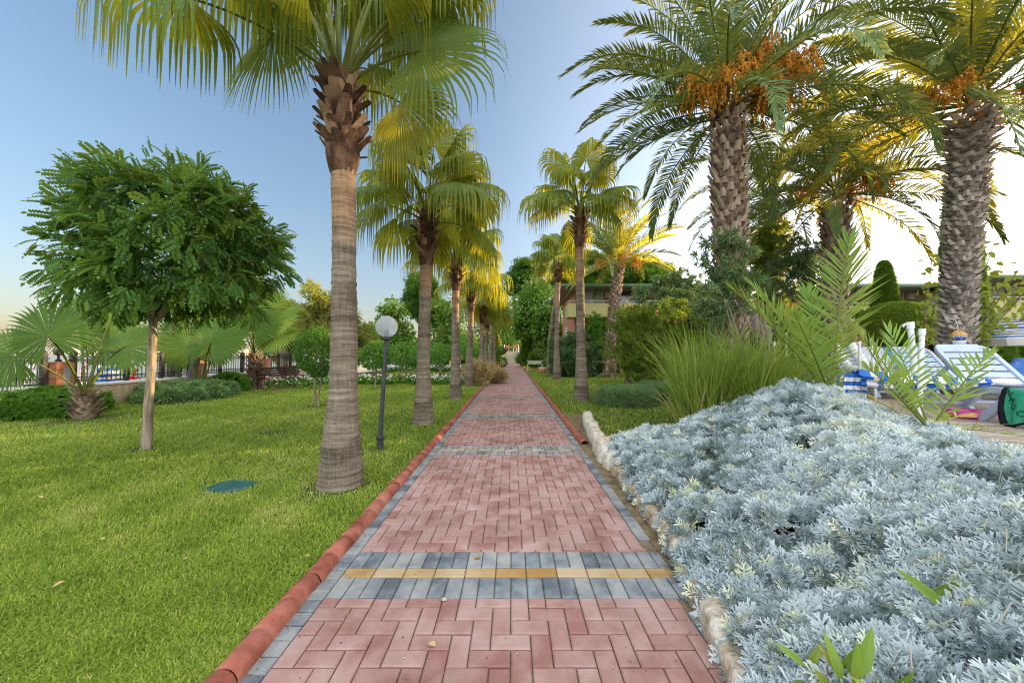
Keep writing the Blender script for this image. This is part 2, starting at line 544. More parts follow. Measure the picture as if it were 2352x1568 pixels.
# ------------------------------------------------------------------ clay kerbs
M_clay = surfmat('clay_kerb', [(.25, .078, .05), (.33, .11, .075), (.39, .155, .115)], 7, .92, .7, 50, .12, use_rnd=.14, bdist=.008, stain=.45, sscale=3.2)


def kerb(path_pts, step=.235):
    mb = MB()
    P = np.asarray(path_pts, float)
    seg = np.linalg.norm(np.diff(P, axis=0), axis=1); s = np.concatenate([[0], np.cumsum(seg)])
    L = s[-1]
    a = np.linspace(0, PI, 9)
    t = 0
    while t < L - .05:
        e = min(t + step, L)
        p = [np.interp(t, s, P[:, k]) for k in (0, 1)]; q = [np.interp(e, s, P[:, k]) for k in (0, 1)]
        p, q = np.array(p), np.array(q)
        d = (q - p) / (np.linalg.norm(q - p) + 1e-9); nrm = np.array([d[1], -d[0]])
        jit = rng.normal(0, .004, 2); tz = rng.normal(0, .003)
        rows = []
        for f, r in ((.0, .93), (.012, 1), (.5, 1), (.975, 1.0), (.988, .955), (.999, .93)):
            c = p + (q - p) * f + nrm * (jit[0] * (1 - f) + jit[1] * f)
            w_, h_ = .067 * r, .088 * r
            rows.append(np.stack([c[0] + nrm[0] * w_ * np.cos(a), c[1] + nrm[1] * w_ * np.cos(a), .005 + tz + h_ * np.sin(a) ** .75], -1))
        mb.grid(np.array(rows), rng.uniform(0, 1))
        t = e
    return mb


kl = kerb([(-1.262, .95), (-1.262, 18.6), (-1.5, 18.95), (-4.5, 18.95), (-9, 18.95)])
kl.V += []; 
tag(kl.build('kerb', M_clay, smooth=True), kind='structure')
for pts in ([(-9, 20.25), (-1.5, 20.25), (-1.262, 20.6), (-1.262, 30.0), (-1.6, 30.5), (-9, 30.5)],
            [(-9, 33.1), (-1.7, 33.1), (-1.262, 34), (-1.262, 50), (-1.7, 52)],
            [(1.145, 5.9), (1.145, 30.2), (1.6, 30.9), (12, 30.9)],
            [(20, 33.3), (1.7, 33.3), (1.145, 34.4), (1.145, 50), (1.6, 52)]):
    tag(kerb(pts).build('kerb', M_clay, smooth=True), kind='structure')

# ------------------------------------------------------------------ dirt strip and border stones
M_dirt = surfmat('dirt', [(.10, .075, .04), (.19, .15, .085), (.26, .21, .13)], 9, 1, .8, 60, .1)
edge_px = [(1345, 965), (1352, 990), (1362, 1018), (1384, 1052), (1408, 1085), (1440, 1128), (1478, 1178), (1512, 1224), (1545, 1280), (1578, 1350), (1612, 1420), (1650, 1500), (1690, 1580), (1740, 1690)]
EDGE = np.array([G(*p)[:2] for p in edge_px])
def edge_x(y): return np.interp(-np.asarray(y, float), -EDGE[:, 1], EDGE[:, 0])
mb = MB()
ys = np.linspace(.7, 8.9, 60)
mb.grid(np.stack([np.stack([np.full(60, XR + .09), ys, np.full(60, .021)], -1), np.stack([edge_x(ys) + .12, ys, np.full(60, .021)], -1)], 1))
tag(mb.build('dirt_strip', M_dirt), kind='structure')
M_stone = surfmat('limestone', [(.24, .17, .10), (.40, .33, .24), (.58, .54, .46)], 7, .9, .9, 15, .2, bdist=.06, use_rnd=.5)
ico = None
import bmesh
bm = bmesh.new(); bmesh.ops.create_icosphere(bm, subdivisions=3, radius=1)
ICO_V = np.array([v.co[:] for v in bm.verts]); ICO_F = np.array([[v.index for v in f.verts] for f in bm.faces]); bm.free()
t = 0
seg = np.linalg.norm(np.diff(EDGE, axis=0), axis=1); s_ = np.concatenate([[0], np.cumsum(seg)])
k = 0
stones = []
while t < s_[-1] - .1:
    ln = rng.uniform(.2, .34) * (1.0 if t > 2.5 else 1.25)
    c = np.array([np.interp(t + ln / 2, s_, EDGE[:, i]) for i in (0, 1)])
    c2 = np.array([np.interp(t + ln / 2 + .05, s_, EDGE[:, i]) for i in (0, 1)])
    d = c2 - c
    hgt = rng.uniform(.1, .15) * (1.15 if t < 3.2 else .95)
    V = ICO_V * (1 + .2 * vnoise(ICO_V, 2.6, 10 + k)[:, None] + .13 * vnoise(ICO_V, 7, 50 + k)[:, None])
    V = np.sign(V) * np.abs(V) ** .65
    far_ = t < 3.4
    V = V * np.array([.11 if far_ else .08, ln * .5, hgt * (1.3 if far_ else .8)])
    mb = MB(); mb.add(V, ICO_F, (.85 if far_ else .45) + rng.normal(0, .1))
    o = mb.build('border_stone', M_stone, loc=(c[0] + .03 + rng.normal(0, .012), c[1], hgt * .55), smooth=True)
    o.rotation_euler = (rng.normal(0, .1), rng.normal(0, .12), math.atan2(-d[0], d[1]))
    stones.append((o, t))
    t += ln * .97
    k += 1
for i, (o, t) in enumerate(stones):
    if i == 0: lb = 'pale limestone block at the far end of the flower bed border'
    elif t < 3.4: lb = 'pale rounded limestone block in the bare row beside the lawn, before the silver plants'
    else: lb = 'rough limestone border stone half under the silver plants beside the dirt strip'
    tag(o, lb, 'stone', 'limestone blocks bordering the silver plant bed')

# ------------------------------------------------------------------ grass blades
M_grass = leafmat('grass_blade', [(.10, .155, .02), (.17, .26, .032), (.25, .33, .045), (.38, .37, .12)], (.38, .48, .05), .32, .6, .15, .6, .5, gain=1.34)


def grass_field(name, n, region, hmean=.045, wid=.0035):
    """region(u, v) -> x, y arrays and a size factor"""
    x, y, sz = region(n)
    n = len(x)
    a = rng.uniform(0, 2 * PI, n); lean = rng.uniform(.1, 1.1, n)
    D = np.stack([np.cos(a) * np.sin(lean), np.sin(a) * np.sin(lean), np.cos(lean)], -1)
    S = np.stack([-np.sin(a), np.cos(a), np.zeros(n)], -1)
    L = (hmean * rng.uniform(.6, 1.35, n) * sz)[:, None]
    wd = (wid * sz * rng.uniform(.7, 1.3, n))[:, None]
    B = np.stack([x, y, np.zeros(n)], -1)
    mid = B + D * L * .55
    tip = mid + norm(D * .7 + np.stack([np.cos(a), np.sin(a), np.full(n, -.25)], -1) * .75) * L * .55
    V = np.stack([B - S * wd, B + S * wd, mid + S * wd * .8, mid - S * wd * .8, tip], 1).reshape(-1, 3)
    F4 = np.arange(n)[:, None] * 5 + np.array([0, 1, 2, 3])
    F3 = np.arange(n)[:, None] * 5 + np.array([3, 2, 4])
    P2 = np.stack([x, y], -1)
    pt = .46 + .26 * vnoise(P2, 1.1, 3) + .24 * vnoise(P2, 4.7, 4) + .2 * vnoise(P2, 13, 6)
    r = np.clip(pt + rng.normal(0, .2, n), 0, 1)
    r[rng.random(n) < .05] = 1
    mb = MB()
    mb.V.append(V); mb.R.append(np.repeat(r, 5)); mb.n = len(V)
    mb.F4.append(F4); mb.M4.append(np.zeros(n)); mb.F3.append(F3); mb.M3.append(np.zeros(n))
    return tag(mb.build(name, M_grass), 'short mown green lawn grass blades', 'grass', kind='stuff')


def reg(x0, x1, y0, y1, p=1.0, test=None, s0=1.0, s1=.07):
    def f(n):
        u = rng.random(n * 2)
        y = y0 * (y1 / y0) ** (u ** p)
        half = y * 1.42 + .3
        lo, hi = np.maximum(x0, -half), np.minimum(x1, half)
        x = lo + (hi - lo) * rng.random(n * 2)
        k = hi > lo
        if test is not None: k &= test(x, y)
        x, y = x[k][:n], y[k][:n]
        return x, y, s0 + s1 * np.maximum(y - 1.5, 0) * (1 + 0 * x)
    return f


BARE = [(-1.91, 4.09, .34), (-1.87, 7.76, .3), (-1.85, 12.1, .3), (-5.66, 5.69, .2), (-9.45, 8.2, .75), (-5.46, 10.3, .25), (-2.01, 5.6, .12), (2.14, 11.3, .3), (-7.6, 3.1, .3), (-4.4, 6.9, .25), (-10.2, 10.9, .6)]
def bare(x, y):
    k = np.ones(len(x), bool)
    for bx, by, br in BARE:
        d = np.hypot(x - bx, (y - by)); k &= rng.random(len(x)) < np.clip((d / br - .55) * 1.1, .12, 1)
    return k


def left_ok(x, y):
    return ~((y > 18.8) & (y < 20.4)) & ~((y > 30.4) & (y < 33.2)) & ~((x + 3.07) ** 2 / .055 + (y - 4.08) ** 2 / .03 < 1) & ~((x < -9.1) & (y > 15.1)) & bare(x, y)


def right_ok(x, y):
    ok = x > np.where(y < 8.6, edge_x(y) + .14, 1.21)
    return ok & ~((y > 30.8) & (y < 33.4))


grass_field('grass', 330000, reg(-11.9, -1.30, 1.25, 40, 1.0, left_ok, 1, .11), .034, .0026)
grass_field('grass', 90000, reg(1.2, 11, 4.2, 40, 1.0, right_ok, 1.1, .11), .034, .0028)

# ------------------------------------------------------------------ dusty miller bed
M_dm = leafmat('silver_leaf', [(.13, .18, .13), (.39, .475, .505), (.63, .70, .73), (.70, .72, .50)], (.5, .54, .4), .16, .8, .1, 1.1, .6, gain=1.0)
M_dmd = surfmat('bed_soil', [(.05, .05, .03), (.1, .1, .06)], 8, 1, .5, 50, .1)


def miller_leaf(seed=0):
    q_ = np.random.default_rng(seed)
    parts = []; curl = q_.uniform(-.25, .1)
    def quad(p, q, w0, w1, z0, z1):
        p, q = np.array(p), np.array(q)
        d = q - p; nn = np.array([-d[1], d[0]]) / (np.hypot(*d) + 1e-9)
        V = [(*(p - nn * w0), z0), (*(p + nn * w0), z0), (*(q + nn * w1), z1), (*(q - nn * w1), z1)]
        parts.append((np.array(V), np.array([(0, 3, 2, 1)])))
    quad((0, 0), (0, .5), .03, .035, 0, .07)
    quad((0, .5), (0, .95), .035, .03, .07, -.02)
    for i, t in enumerate((.3, .46, .62, .78)):
        l_ = (.28, .36, .34, .26)[i] * q_.uniform(.75, 1.25)
        z_ = .07 - .1 * (t - .4) ** 2 + curl * max(t - .4, 0)
        for s in (-1, 1):
            e = (s * l_ * q_.uniform(.65, .95), t + l_ * q_.uniform(.35, .75))
            quad((0, t - .02), e, .03, .045, z_, z_ + .05)
            quad(e, (e[0] + s * .08, e[1] + .11), .04, .02, z_ + .05, z_ + .03)
            quad((e[0] * .8, e[1] - .03), (e[0] + s * .12, e[1] + .01), .03, .02, z_ + .05, z_ + .01)
    quad((0, .93), (.08, 1.07), .03, .02, -.02, -.03)
    quad((0, .93), (-.08, 1.07), .03, .02, -.02, -.03)
    return join_tpl(parts)


def bed_edges(x, y):
    e = edge_x(y); dk = 2.35 + .45 * y
    return e, dk


def bed_g(x, y):
    """the earth bank climbing from the border stones to the raised pool deck"""
    e, dk = bed_edges(x, y)
    t = np.clip((x - e) / (dk - e), 0, 1)
    bk = np.clip((6.5 - .1 * (x - 3.8) ** 2 - y) / 1.6, 0, 1)
    return .70 * t * t * (3 - 2 * t) * bk


def bed_h(x, y):
    """top of the silver foliage"""
    e, dk = bed_edges(x, y)
    p = np.clip((x - e + .01) / .42, 0, 1); p = np.sqrt(np.clip(p * (2 - p), 0, 1))
    back = np.clip((6.3 - .12 * (x - 3.6) ** 2 - y) / .7, 0, 1)
    rt = np.clip((dk + .05 - x) / .95, 0, 1)
    top = .25 + .05 * np.clip((y - 1.6) / 2.0, 0, 1) + .22 * np.exp(-((x - 3.9) ** 2 / .9 + (y - 4.8) ** 2 / 1.0))
    P2 = np.stack([x, y], -1)
    return bed_g(x, y) + (top + .075 * vnoise(P2, 4.0, 21) + .055 * vnoise(P2, 10, 22)) * p * np.sqrt(back) * (.12 + .88 * rt) * (rt > 0)


tu, gy = np.meshgrid(np.linspace(0, 1, 60), np.linspace(.1, 6.9, 70), indexing='ij')
gx = edge_x(gy) + .03 + tu * (2.36 + .45 * gy - edge_x(gy) - .03)
hz = bed_g(gx, gy) + .1
mb = MB(); mb.grid(np.stack([gx, gy, np.maximum(hz - .09, .0) - .01], -1))
tag(mb.build('bed_soil', M_dmd, smooth=True), kind='structure')
# shoots
n = 19000
yy = .4 * (6.6 / .4) ** rng.random(n); xx = rng.uniform(.9, 5.4, n)
h = bed_h(xx, yy)
vis = (h - bed_g(xx, yy) > .05) & (xx < yy * 1.42 + .9) & (xx < 2.36 + .45 * yy) & (np.hypot(xx, yy) > .95)
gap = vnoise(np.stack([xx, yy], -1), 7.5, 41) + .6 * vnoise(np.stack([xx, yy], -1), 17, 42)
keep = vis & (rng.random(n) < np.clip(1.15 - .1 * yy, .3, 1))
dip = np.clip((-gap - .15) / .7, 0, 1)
xx, yy, h, dip = xx[keep], yy[keep], h[keep], dip[keep]
e = .02
hb_ = bed_h(xx, yy); gxn = -(bed_h(xx + e, yy) - hb_) / e; gyn = -(bed_h(xx, yy + e) - hb_) / e
Nn = norm(np.stack([np.clip(gxn, -1.5, 1.5), np.clip(gyn, -1.5, 1.5), np.ones(len(xx))], -1) + rng.normal(0, .3, (len(xx), 3)))
TPS = [miller_leaf(q) for q in range(5)]
mb = MB()
K = 8
nS = len(xx)
tone = np.clip(.45 + .25 * vnoise(np.stack([xx, yy], -1), 2.2, 31) + rng.normal(0, .12, nS), 0, .85)
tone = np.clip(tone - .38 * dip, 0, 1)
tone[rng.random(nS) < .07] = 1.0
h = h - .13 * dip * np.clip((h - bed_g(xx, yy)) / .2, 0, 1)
for k in range(K):
    a = rng.uniform(0, 2 * PI, nS)
    t1 = norm(np.cross(Nn, np.array([.3, .9, .2])))
    t2 = np.cross(Nn, t1)
    out = t1 * np.cos(a)[:, None] + t2 * np.sin(a)[:, None]
    el = rng.uniform(.25, 1.15, nS)[:, None] if k else np.full((nS, 1), 1.35)
    D = out * np.cos(el) + Nn * np.sin(el)
    sz = rng.uniform(.055, .125, nS) * np.clip(.85 + .05 * yy, .8, 1.2)
    M = frames(D, -out + Nn * .6) * sz[:, None, None]
    T = np.stack([xx, yy, h], -1) - Nn * (.02 + .03 * rng.random(nS))[:, None]
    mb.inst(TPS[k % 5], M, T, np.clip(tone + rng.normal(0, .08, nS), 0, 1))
tag(mb.build('dusty_miller', M_dm), 'mounded bed of silvery lobed dusty miller foliage beside the path', 'ground cover', kind='stuff')
# upright pale stems poking out of the bed
M_stem = plain('pale_stem', (.5, .46, .36), .8, .2)
mb = MB()
idx = rng.choice(nS, 150, replace=False)
for i in idx:
    p = np.array([xx[i], yy[i], h[i] - .08]); d = np.array([rng.normal(0, .25), rng.normal(0, .25), 1]); d /= np.linalg.norm(d)
    L = rng.uniform(.12, .24)
    mb.tube([p, p + d * L * .6, p + d * L], [.0035, .003, .002], 4, rng.random())
tag(mb.build('dead_stems', M_stem), 'pale dry flower stalks rising from the silver bed', 'stems', kind='stuff')

# crumbs, sand and twigs swept along the path edges
M_crumb = surfmat('litter_crumb', [(.12, .085, .05), (.28, .21, .13), (.45, .38, .27)], 3, .95, .2, 40, .1, use_rnd=.9)
n = 1500
yy = 1.3 * (14 / 1.3) ** rng.random(n)
u = rng.random(n); xx = np.where(u < .38, XL - .17 + np.abs(rng.normal(0, .09, n)), np.where(u < .76, XR + .1 - np.abs(rng.normal(0, .08, n)), rng.uniform(XL, XR, n)))
mb = MB(); V, F = diamond_tpl(.35, .25, -.1)
D = rdirs(n) * np.array([1, 1, .12]); mb.inst((V, F), frames(D, Z + .3 * rdirs(n)) * rng.uniform(.004, .014, n)[:, None, None], np.stack([xx, yy, np.full(n, .0315)], -1), rng.random(n))
tag(mb.build('leaf_litter', M_crumb), 'sandy crumbs and leaf bits scattered along the brick path edges', 'litter', kind='stuff')
# ------------------------------------------------------------------ palms
M_fan = leafmat('fan_frond', [(.028, .075, .018), (.05, .115, .02), (.085, .155, .024), (.20, .20, .04)], (.80, .66, .03), .38, .42, .4, .5, .3, gain=1.25)
M_pet = leafmat('petiole', [(.06, .10, .02), (.13, .16, .03), (.22, .20, .045)], (.3, .3, .05), .1, .5, .3, 2, .3, gain=1.0)
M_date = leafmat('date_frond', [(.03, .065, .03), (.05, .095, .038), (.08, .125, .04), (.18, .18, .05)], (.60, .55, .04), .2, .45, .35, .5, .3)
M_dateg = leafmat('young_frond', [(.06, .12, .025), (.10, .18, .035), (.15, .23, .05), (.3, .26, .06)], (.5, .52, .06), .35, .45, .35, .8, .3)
M_gold = leafmat('sun_tinted_frond', [(.10, .12, .03), (.17, .18, .035), (.24, .23, .04), (.34, .29, .05)], (.9, .74, .05), .48, .45, .3, .5, .3, gain=1.2)  # golden twin of the date frond, sunlight put into the leaf colour
M_fruit = leafmat('date_fruit', [(.28, .11, .012), (.40, .18, .022), (.50, .27, .04)], (.8, .3, .03), .25, .5, .3, 3, .3)
M_boot = surfmat('palm_boot', [(.13, .09, .065), (.30, .215, .155), (.46, .36, .27)], 7, .9, .8, 40, .15, (1, 1, .5), use_rnd=.5)
M_fboot = surfmat('brown_leaf_base', [(.06, .032, .02), (.18, .105, .062), (.34, .225, .145)], 7, .9, .8, 40, .15, (1, 1, .5), use_rnd=.5)
M_fan2 = leafmat('young_fan_blade', [(.03, .075, .014), (.058, .115, .017), (.095, .16, .022), (.16, .21, .03)], (.35, .48, .05), .2, .5, .3, .5, .3, gain=1.2)
M_fib = surfmat('palm_fibre', [(.06, .03, .02), (.13, .065, .04), (.22, .12, .075)], 9, .95, .9, 50, .1, (1, 1, .35), use_rnd=.3)


def bark(name, cols, ringf):
    """fibrous palm bark: mottled grey-brown, fine vertical cracks, close rings"""
    m, nt, n, l, b = newmat(name)
    tc = n.new('ShaderNodeTexCoord')
    def nz(scale, st, det=5):
        mp = n.new('ShaderNodeMapping'); mp.inputs['Scale'].default_value = st
        l.new(tc.outputs['Object'], mp.inputs['Vector'])
        z = n.new('ShaderNodeTexNoise'); z.inputs['Scale'].default_value = scale; z.inputs['Detail'].default_value = det
        l.new(mp.outputs['Vector'], z.inputs['Vector']); return z.outputs['Fac']
    big = nz(2.2, (.5, .5, 1.6)); vert = nz(60, (1, 1, .06)); ring = nz(ringf, (.12, .12, 1), 3)
    def mth(op, a, bb):
        q = n.new('ShaderNodeMath'); q.operation = op
        for i, x in enumerate((a, bb)):
            if isinstance(x, float): q.inputs[i].default_value = x
            else: l.new(x, q.inputs[i])
        return q.outputs[0]
    s1 = mth('MULTIPLY', big, .7); s2 = mth('MULTIPLY', vert, .35); s3 = mth('MULTIPLY', ring, .45)
    f = mth('ADD', mth('ADD', s1, s2), s3)
    r = ramp(n, [(.48, cols[0]), (.66, cols[1]), (.86, cols[2]), (1.0, cols[3])])
    l.new(f, r.inputs['Fac'])
    # younger bark high on the trunk is tan, the weathered part below grey, the border uneven
    at = n.new('ShaderNodeAttribute'); at.attribute_name = 'rnd'
    hh = mth('ADD', at.outputs['Fac'], mth('MULTIPLY', big, .12))
    mr = n.new('ShaderNodeMapRange'); mr.inputs['From Min'].default_value = .64; mr.inputs['From Max'].default_value = .72; l.new(hh, mr.inputs['Value'])
    tan = ramp(n, [(.45, (.10, .055, .03)), (.66, (.24, .145, .08)), (.9, (.40, .27, .165))]); l.new(f, tan.inputs['Fac'])
    mc = n.new('ShaderNodeMix'); mc.data_type = 'RGBA'; l.new(mr.outputs['Result'], mc.inputs['Factor']); l.new(r.outputs['Color'], mc.inputs['A']); l.new(tan.outputs['Color'], mc.inputs['B'])
    l.new(mc.outputs['Result'], b.inputs['Base Color'])
    b.inputs['Roughness'].default_value = .92; b.inputs['Specular IOR Level'].default_value = .15
    bp = n.new('ShaderNodeBump'); bp.inputs['Strength'].default_value = .9; bp.inputs['Distance'].default_value = .025
    l.new(mth('ADD', s2, mth('MULTIPLY', ring, .9)), bp.inputs['Height']); l.new(bp.outputs['Normal'], b.inputs['Normal'])
    return m


M_bark = bark('fan_palm_bark', [(.035, .028, .023), (.125, .10, .075), (.25, .205, .155), (.38, .32, .25)], 30)


def fan_leaf(mb, p0, az, el, plen, Rb, pbend=.35, tilt=.3, droop=1.0, nseg=46, spread=2.5, prad=.02, rnd=.4, roll=0., stiff=0., seed=None, mats=(0, 1), hub=None, face=None, grow=None, cup=.22, split=.56):
    """one costapalmate leaf: arched petiole, then pleated segments whose free tips hang"""
    r = rng
    p = np.array(p0, float); e = el
    h = np.array([math.sin(az), math.cos(az), 0])
    pts = [p.copy()]; ns = 8
    for i in range(ns):
        d = h * math.cos(e) + Z * math.sin(e)
        p = p + d * plen / ns; pts.append(p.copy())
        e -= pbend / ns * (.4 + 1.2 * i / ns)
    if hub is not None:                                    # blade placed by its hub, the way it grows and the way it faces
        p1 = np.array(hub, float); q0 = pts[0]; mid_ = (q0 + p1) / 2 + Z * .16 * np.linalg.norm(p1 - q0)
        u_ = np.linspace(0, 1, ns + 1)[:, None]
        pts = list(q0 * (1 - u_) ** 2 + 2 * mid_ * u_ * (1 - u_) + p1 * u_ ** 2); p = p1.copy()
    mb.tube(pts, np.linspace(prad * 1.25, prad * .55, ns + 1), 6, .5 + r.normal(0, .12), mats[1], False, .55)
    e2 = e - tilt
    F = h * math.cos(e2) + Z * math.sin(e2)
    S = np.cross(F, Z); S /= np.linalg.norm(S) + 1e-9
    N = np.cross(S, F)
    if roll:
        S, N = S * math.cos(roll) + N * math.sin(roll), N * math.cos(roll) - S * math.sin(roll)
    if hub is not None:
        N = norm(np.array(face, float)); F = np.array(grow, float); F = norm(F - N * (F @ N)); S = np.cross(F, N)
    ph = np.linspace(-spread, spread, nseg) + r.normal(0, .008, nseg)
    dph = 2 * spread / nseg
    c, s = np.cos(ph)[:, None], np.sin(ph)[:, None]
    D = F * c + S * s - N * cup * (s ** 2) - N * .10 * np.clip(-c, 0, 1)
    D = norm(D)
    T = norm(-F * s + S * c)
    nr = np.cross(T, D)
    L = Rb * (.86 + .14 * c[:, 0]) * r.uniform(.93, 1.05, nseg)
    st = np.array([.02, .22, .42, split, split + .12, .82 if split < .6 else .88, .95, 1.0 if split > .6 else 1.14])
    C = np.repeat(p[None], nseg, 0); Cs = []
    dr = droop * r.uniform(.75, 1.25, nseg)
    prev = 0
    down = -Z[None]
    for q in st:
        b = np.clip(dr * 1.25 * np.clip((q - .38 - stiff) / .62, 0, 1) ** 1.15, 0, .985)[:, None]
        dd = norm(D * (1 - b) + down * b)
        C = C + dd * (L * (q - prev))[:, None]; prev = q
        Cs.append(C)
    Cs = np.stack(Cs, 1)
    wf = np.tan(dph / 2) * st * 1.02
    w0 = wf[3]
    wf = np.where(st <= split, wf, w0 * np.clip(1 - (st - split) / (st[-1] - split), 0, 1) ** .9 * .78 + .0015)
    wd = L[:, None] * wf[None]
    ple = np.where(st <= split, .55, .4)
    Tn = T[:, None, :]; Nr = nr[:, None, :]
    V = np.stack([Cs - Tn * wd[..., None], Cs + Nr * (wd * ple)[..., None], Cs + Tn * wd[..., None]], 2)   # seg, st, 3, xyz
    k = len(st)
    base = np.arange(nseg)[:, None, None, None] * (k * 3)
    ii = np.arange(k - 1)[None, :, None, None] * 3
    jj = np.arange(2)[None, None, :, None]
    F4 = (base + ii + jj + np.array([0, 1, 4, 3])).reshape(-1, 4)
    rv = np.clip(rnd + r.normal(0, .06, nseg)[:, None, None] + np.zeros((1, k, 3)) + np.array([0, 0, 0, 0, .05, .12, .25, .45])[None, :, None] * r.uniform(0, 1, nseg)[:, None, None], 0, 1)
    mb.add(V.reshape(-1, 3), F4, rv.reshape(-1), mats[0])
    # threads
    return p


def trunk_mesh(P, rad, sides=20, rings=120, ridge=.012, seed=0):
    """P: control points; ringed palm trunk"""
    P = np.asarray(P, float)
    t = np.linspace(0, 1, rings)
    tt = np.linspace(0, 1, len(P))
    C = np.stack([np.interp(t, tt, P[:, k]) for k in range(3)], -1)
    for _ in range(6): C[1:-1] = .5 * C[1:-1] + .25 * (C[2:] + C[:-2])
    rr = np.interp(t, np.linspace(0, 1, len(rad)), rad)
    r = np.random.default_rng(seed)
    rr = rr * (1 + ridge * r.uniform(-1, 1, rings)) * (1 + .03 * np.sin(t * 17 + seed))
    ang = np.linspace(0, 2 * PI, sides, endpoint=False)
    rad2 = rr[:, None] * (1 + .02 * r.normal(size=(rings, sides)) * .6)
    V = C[:, None, :] + np.stack([rad2 * np.cos(ang), rad2 * np.sin(ang), np.zeros_like(rad2)], -1)
    mb = MB()
    i, j = np.meshgrid(np.arange(rings - 1), np.arange(sides), indexing='ij'); j2 = (j + 1) % sides
    F = np.stack([i * sides + j, i * sides + j2, (i + 1) * sides + j2, (i + 1) * sides + j], -1).reshape(-1, 4)
    mb.add(V.reshape(-1, 3), F, np.repeat(t, sides))
    return mb, C, rr


def boot(mb, base, out, up, ln, w, th, rnd, splay):
    """one cut leaf base: a tapering wedge standing off the trunk"""
    side = np.cross(up, out)
    d = up * math.cos(splay) + out * math.sin(splay)
    t_ = np.cross(side, d)
    rows = []
    for f, ws, ts in ((0, 1.0, 1.0), (.45, .72, .8), (1, .5, .62)):
        c = base + d * ln * f + out * (.02 * f)
        rows.append([c - side * w * ws, c + t_ * -th * ts * 1.1 * 0 + out * th * ts, c + side * w * ws, c - out * th * .2])
    V = np.array(rows).reshape(-1, 3)
    F = []
    for a in range(2):
        for q in range(4):
            F.append((a * 4 + q, a * 4 + (q + 1) % 4, a * 4 + 4 + (q + 1) % 4, a * 4 + 4 + q))
    F.append((8, 9, 10, 11))
    mb.add(V, F, rnd)


def fan_palm(label, base, crown, rb=.2, rt=.13, nl=26, Rb=.85, plen=.95, skirt=.9, hand=None, group='fan palms lining the brick path', seed=0, detail=1.0, nrand=None, elr=(1.35, -.45), lscale=1.0):
    global rng
    keep_rng = rng; rng = np.random.default_rng(1000 + seed)
    root = thing('fan_palm', label, 'palm tree', (base[0], base[1], 0), group=group)
    top = np.array(crown, float) - np.array([base[0], base[1], 0])
    bend = rng.normal(0, .04, 2)
    P = [(0, 0, -.05), (bend[0] * .5, bend[1] * .5, top[2] * .33), (top[0] * .6 + bend[0], top[1] * .6 + bend[1], top[2] * .66), (top[0], top[1], top[2])]
    mb, C, rr = trunk_mesh(P, [rb * 1.22, rb * .98, rb * .74, rb * .69, rb * .66, rb * .65, rb * .64, rt * 1.02, rt], 28, int(230 * detail), .042, seed)
    mb.build('trunk', M_bark, root, smooth=True)
    # sheath of old leaf bases
    mb = MB()
    zs = top[2] - skirt
    nb = int(84 * detail)
    mb.tube([C[np.argmin(abs(C[:, 2] - (zs + .05)))] , top * .5 + C[np.argmin(abs(C[:, 2] - zs))] * .5, top + Z * .12], [rt * 1.12, rt * 1.3, rt * .9], 12, .35)
    for i in range(nb):
        f = (i + .5) / nb
        a = i * 2.39996 + rng.normal(0, .15)
        out = np.array([math.cos(a), math.sin(a), 0]); z = zs + skirt * f * .95
        c = C[np.argmin(abs(C[:, 2] - z))] if z < top[2] else top
        boot(mb, np.array([c[0], c[1], z]) + out * rt * 1.02, out, Z, rng.uniform(.15, .30) * (1 - .2 * f), rng.uniform(.055, .10), .035, rng.random(), rng.uniform(.25, 1.1))
    cb = C[np.argmin(abs(C[:, 2] - (zs - .04)))]; tt_ = np.linspace(0, 1, 7)
    mb.tube([np.array([cb[0], cb[1], zs - .22 + .42 * q]) for q in tt_], rt * (1.04 + .42 * np.sin(tt_ * 2.4) ** 1.0 * (1 + .12 * np.sin(tt_ * 19))), 14, .25)
    for i in range(int(150 * detail)):
        a = rng.uniform(0, 2 * PI); out = np.array([math.cos(a), math.sin(a), 0]); z = zs + skirt * rng.random() * .9
        c = C[np.argmin(abs(C[:, 2] - z))]
        p = np.array([c[0], c[1], z]) + out * rt * 1.1
        q = p + out * rng.uniform(.03, .12) + Z * rng.uniform(-.12, .1)
        mb.tube([p, (p + q) / 2 + out * .02, q], [.006, .004, .001], 3, rng.random(), cap=False)
    mb.build('leaf_base_sheath', M_fboot, root)
    cnt = 0
    for hd in (hand or []):
        mb = MB(); kw = dict(hd); p0 = top + np.array(kw.pop('p0', (0, 0, 0)))
        if kw.get('hub') is not None and kw['hub'][0] == 'rel':
            hv = kw['hub'][1]; kw['hub'] = top + hv; p0 = top + np.array([hv[0], hv[1], 0]) / (np.linalg.norm(hv[:2]) + .1) * rt * .5 - Z * (.05 if hv[2] < .3 else -.05)
        fan_leaf(mb, p0, **kw); mb.build('frond', [M_fan, M_pet], root, smooth=False); cnt += 1
    for i in range(nl if nrand is None else nrand):
        f = i / max(nl - 1, 1)
        a = i * 2.39996 + seed
        e = elr[0] + (elr[1] - elr[0]) * f ** .9 + rng.normal(0, .09)
        out = np.array([math.sin(a), math.cos(a), 0])
        mb = MB()
        fan_leaf(mb, top + out * rt * .55 + Z * (.12 - .35 * f), a + rng.normal(0, .15), e, plen * rng.uniform(.85, 1.15) * lscale, Rb * rng.uniform(.9, 1.1) * lscale,
                 pbend=.2 + .5 * (1 - np.clip(e, 0, 1.5) / 1.5), tilt=.1 + .3 * rng.random() + .15 * f, droop=1.0, nseg=int(44 * (detail if detail < 1 else 1)), rnd=.32 + .22 * rng.random() + .18 * f,
                 prad=.02, roll=rng.normal(0, .25))
        mb.build('frond', [M_fan, M_pet], root)
    rng = keep_rng
    return root


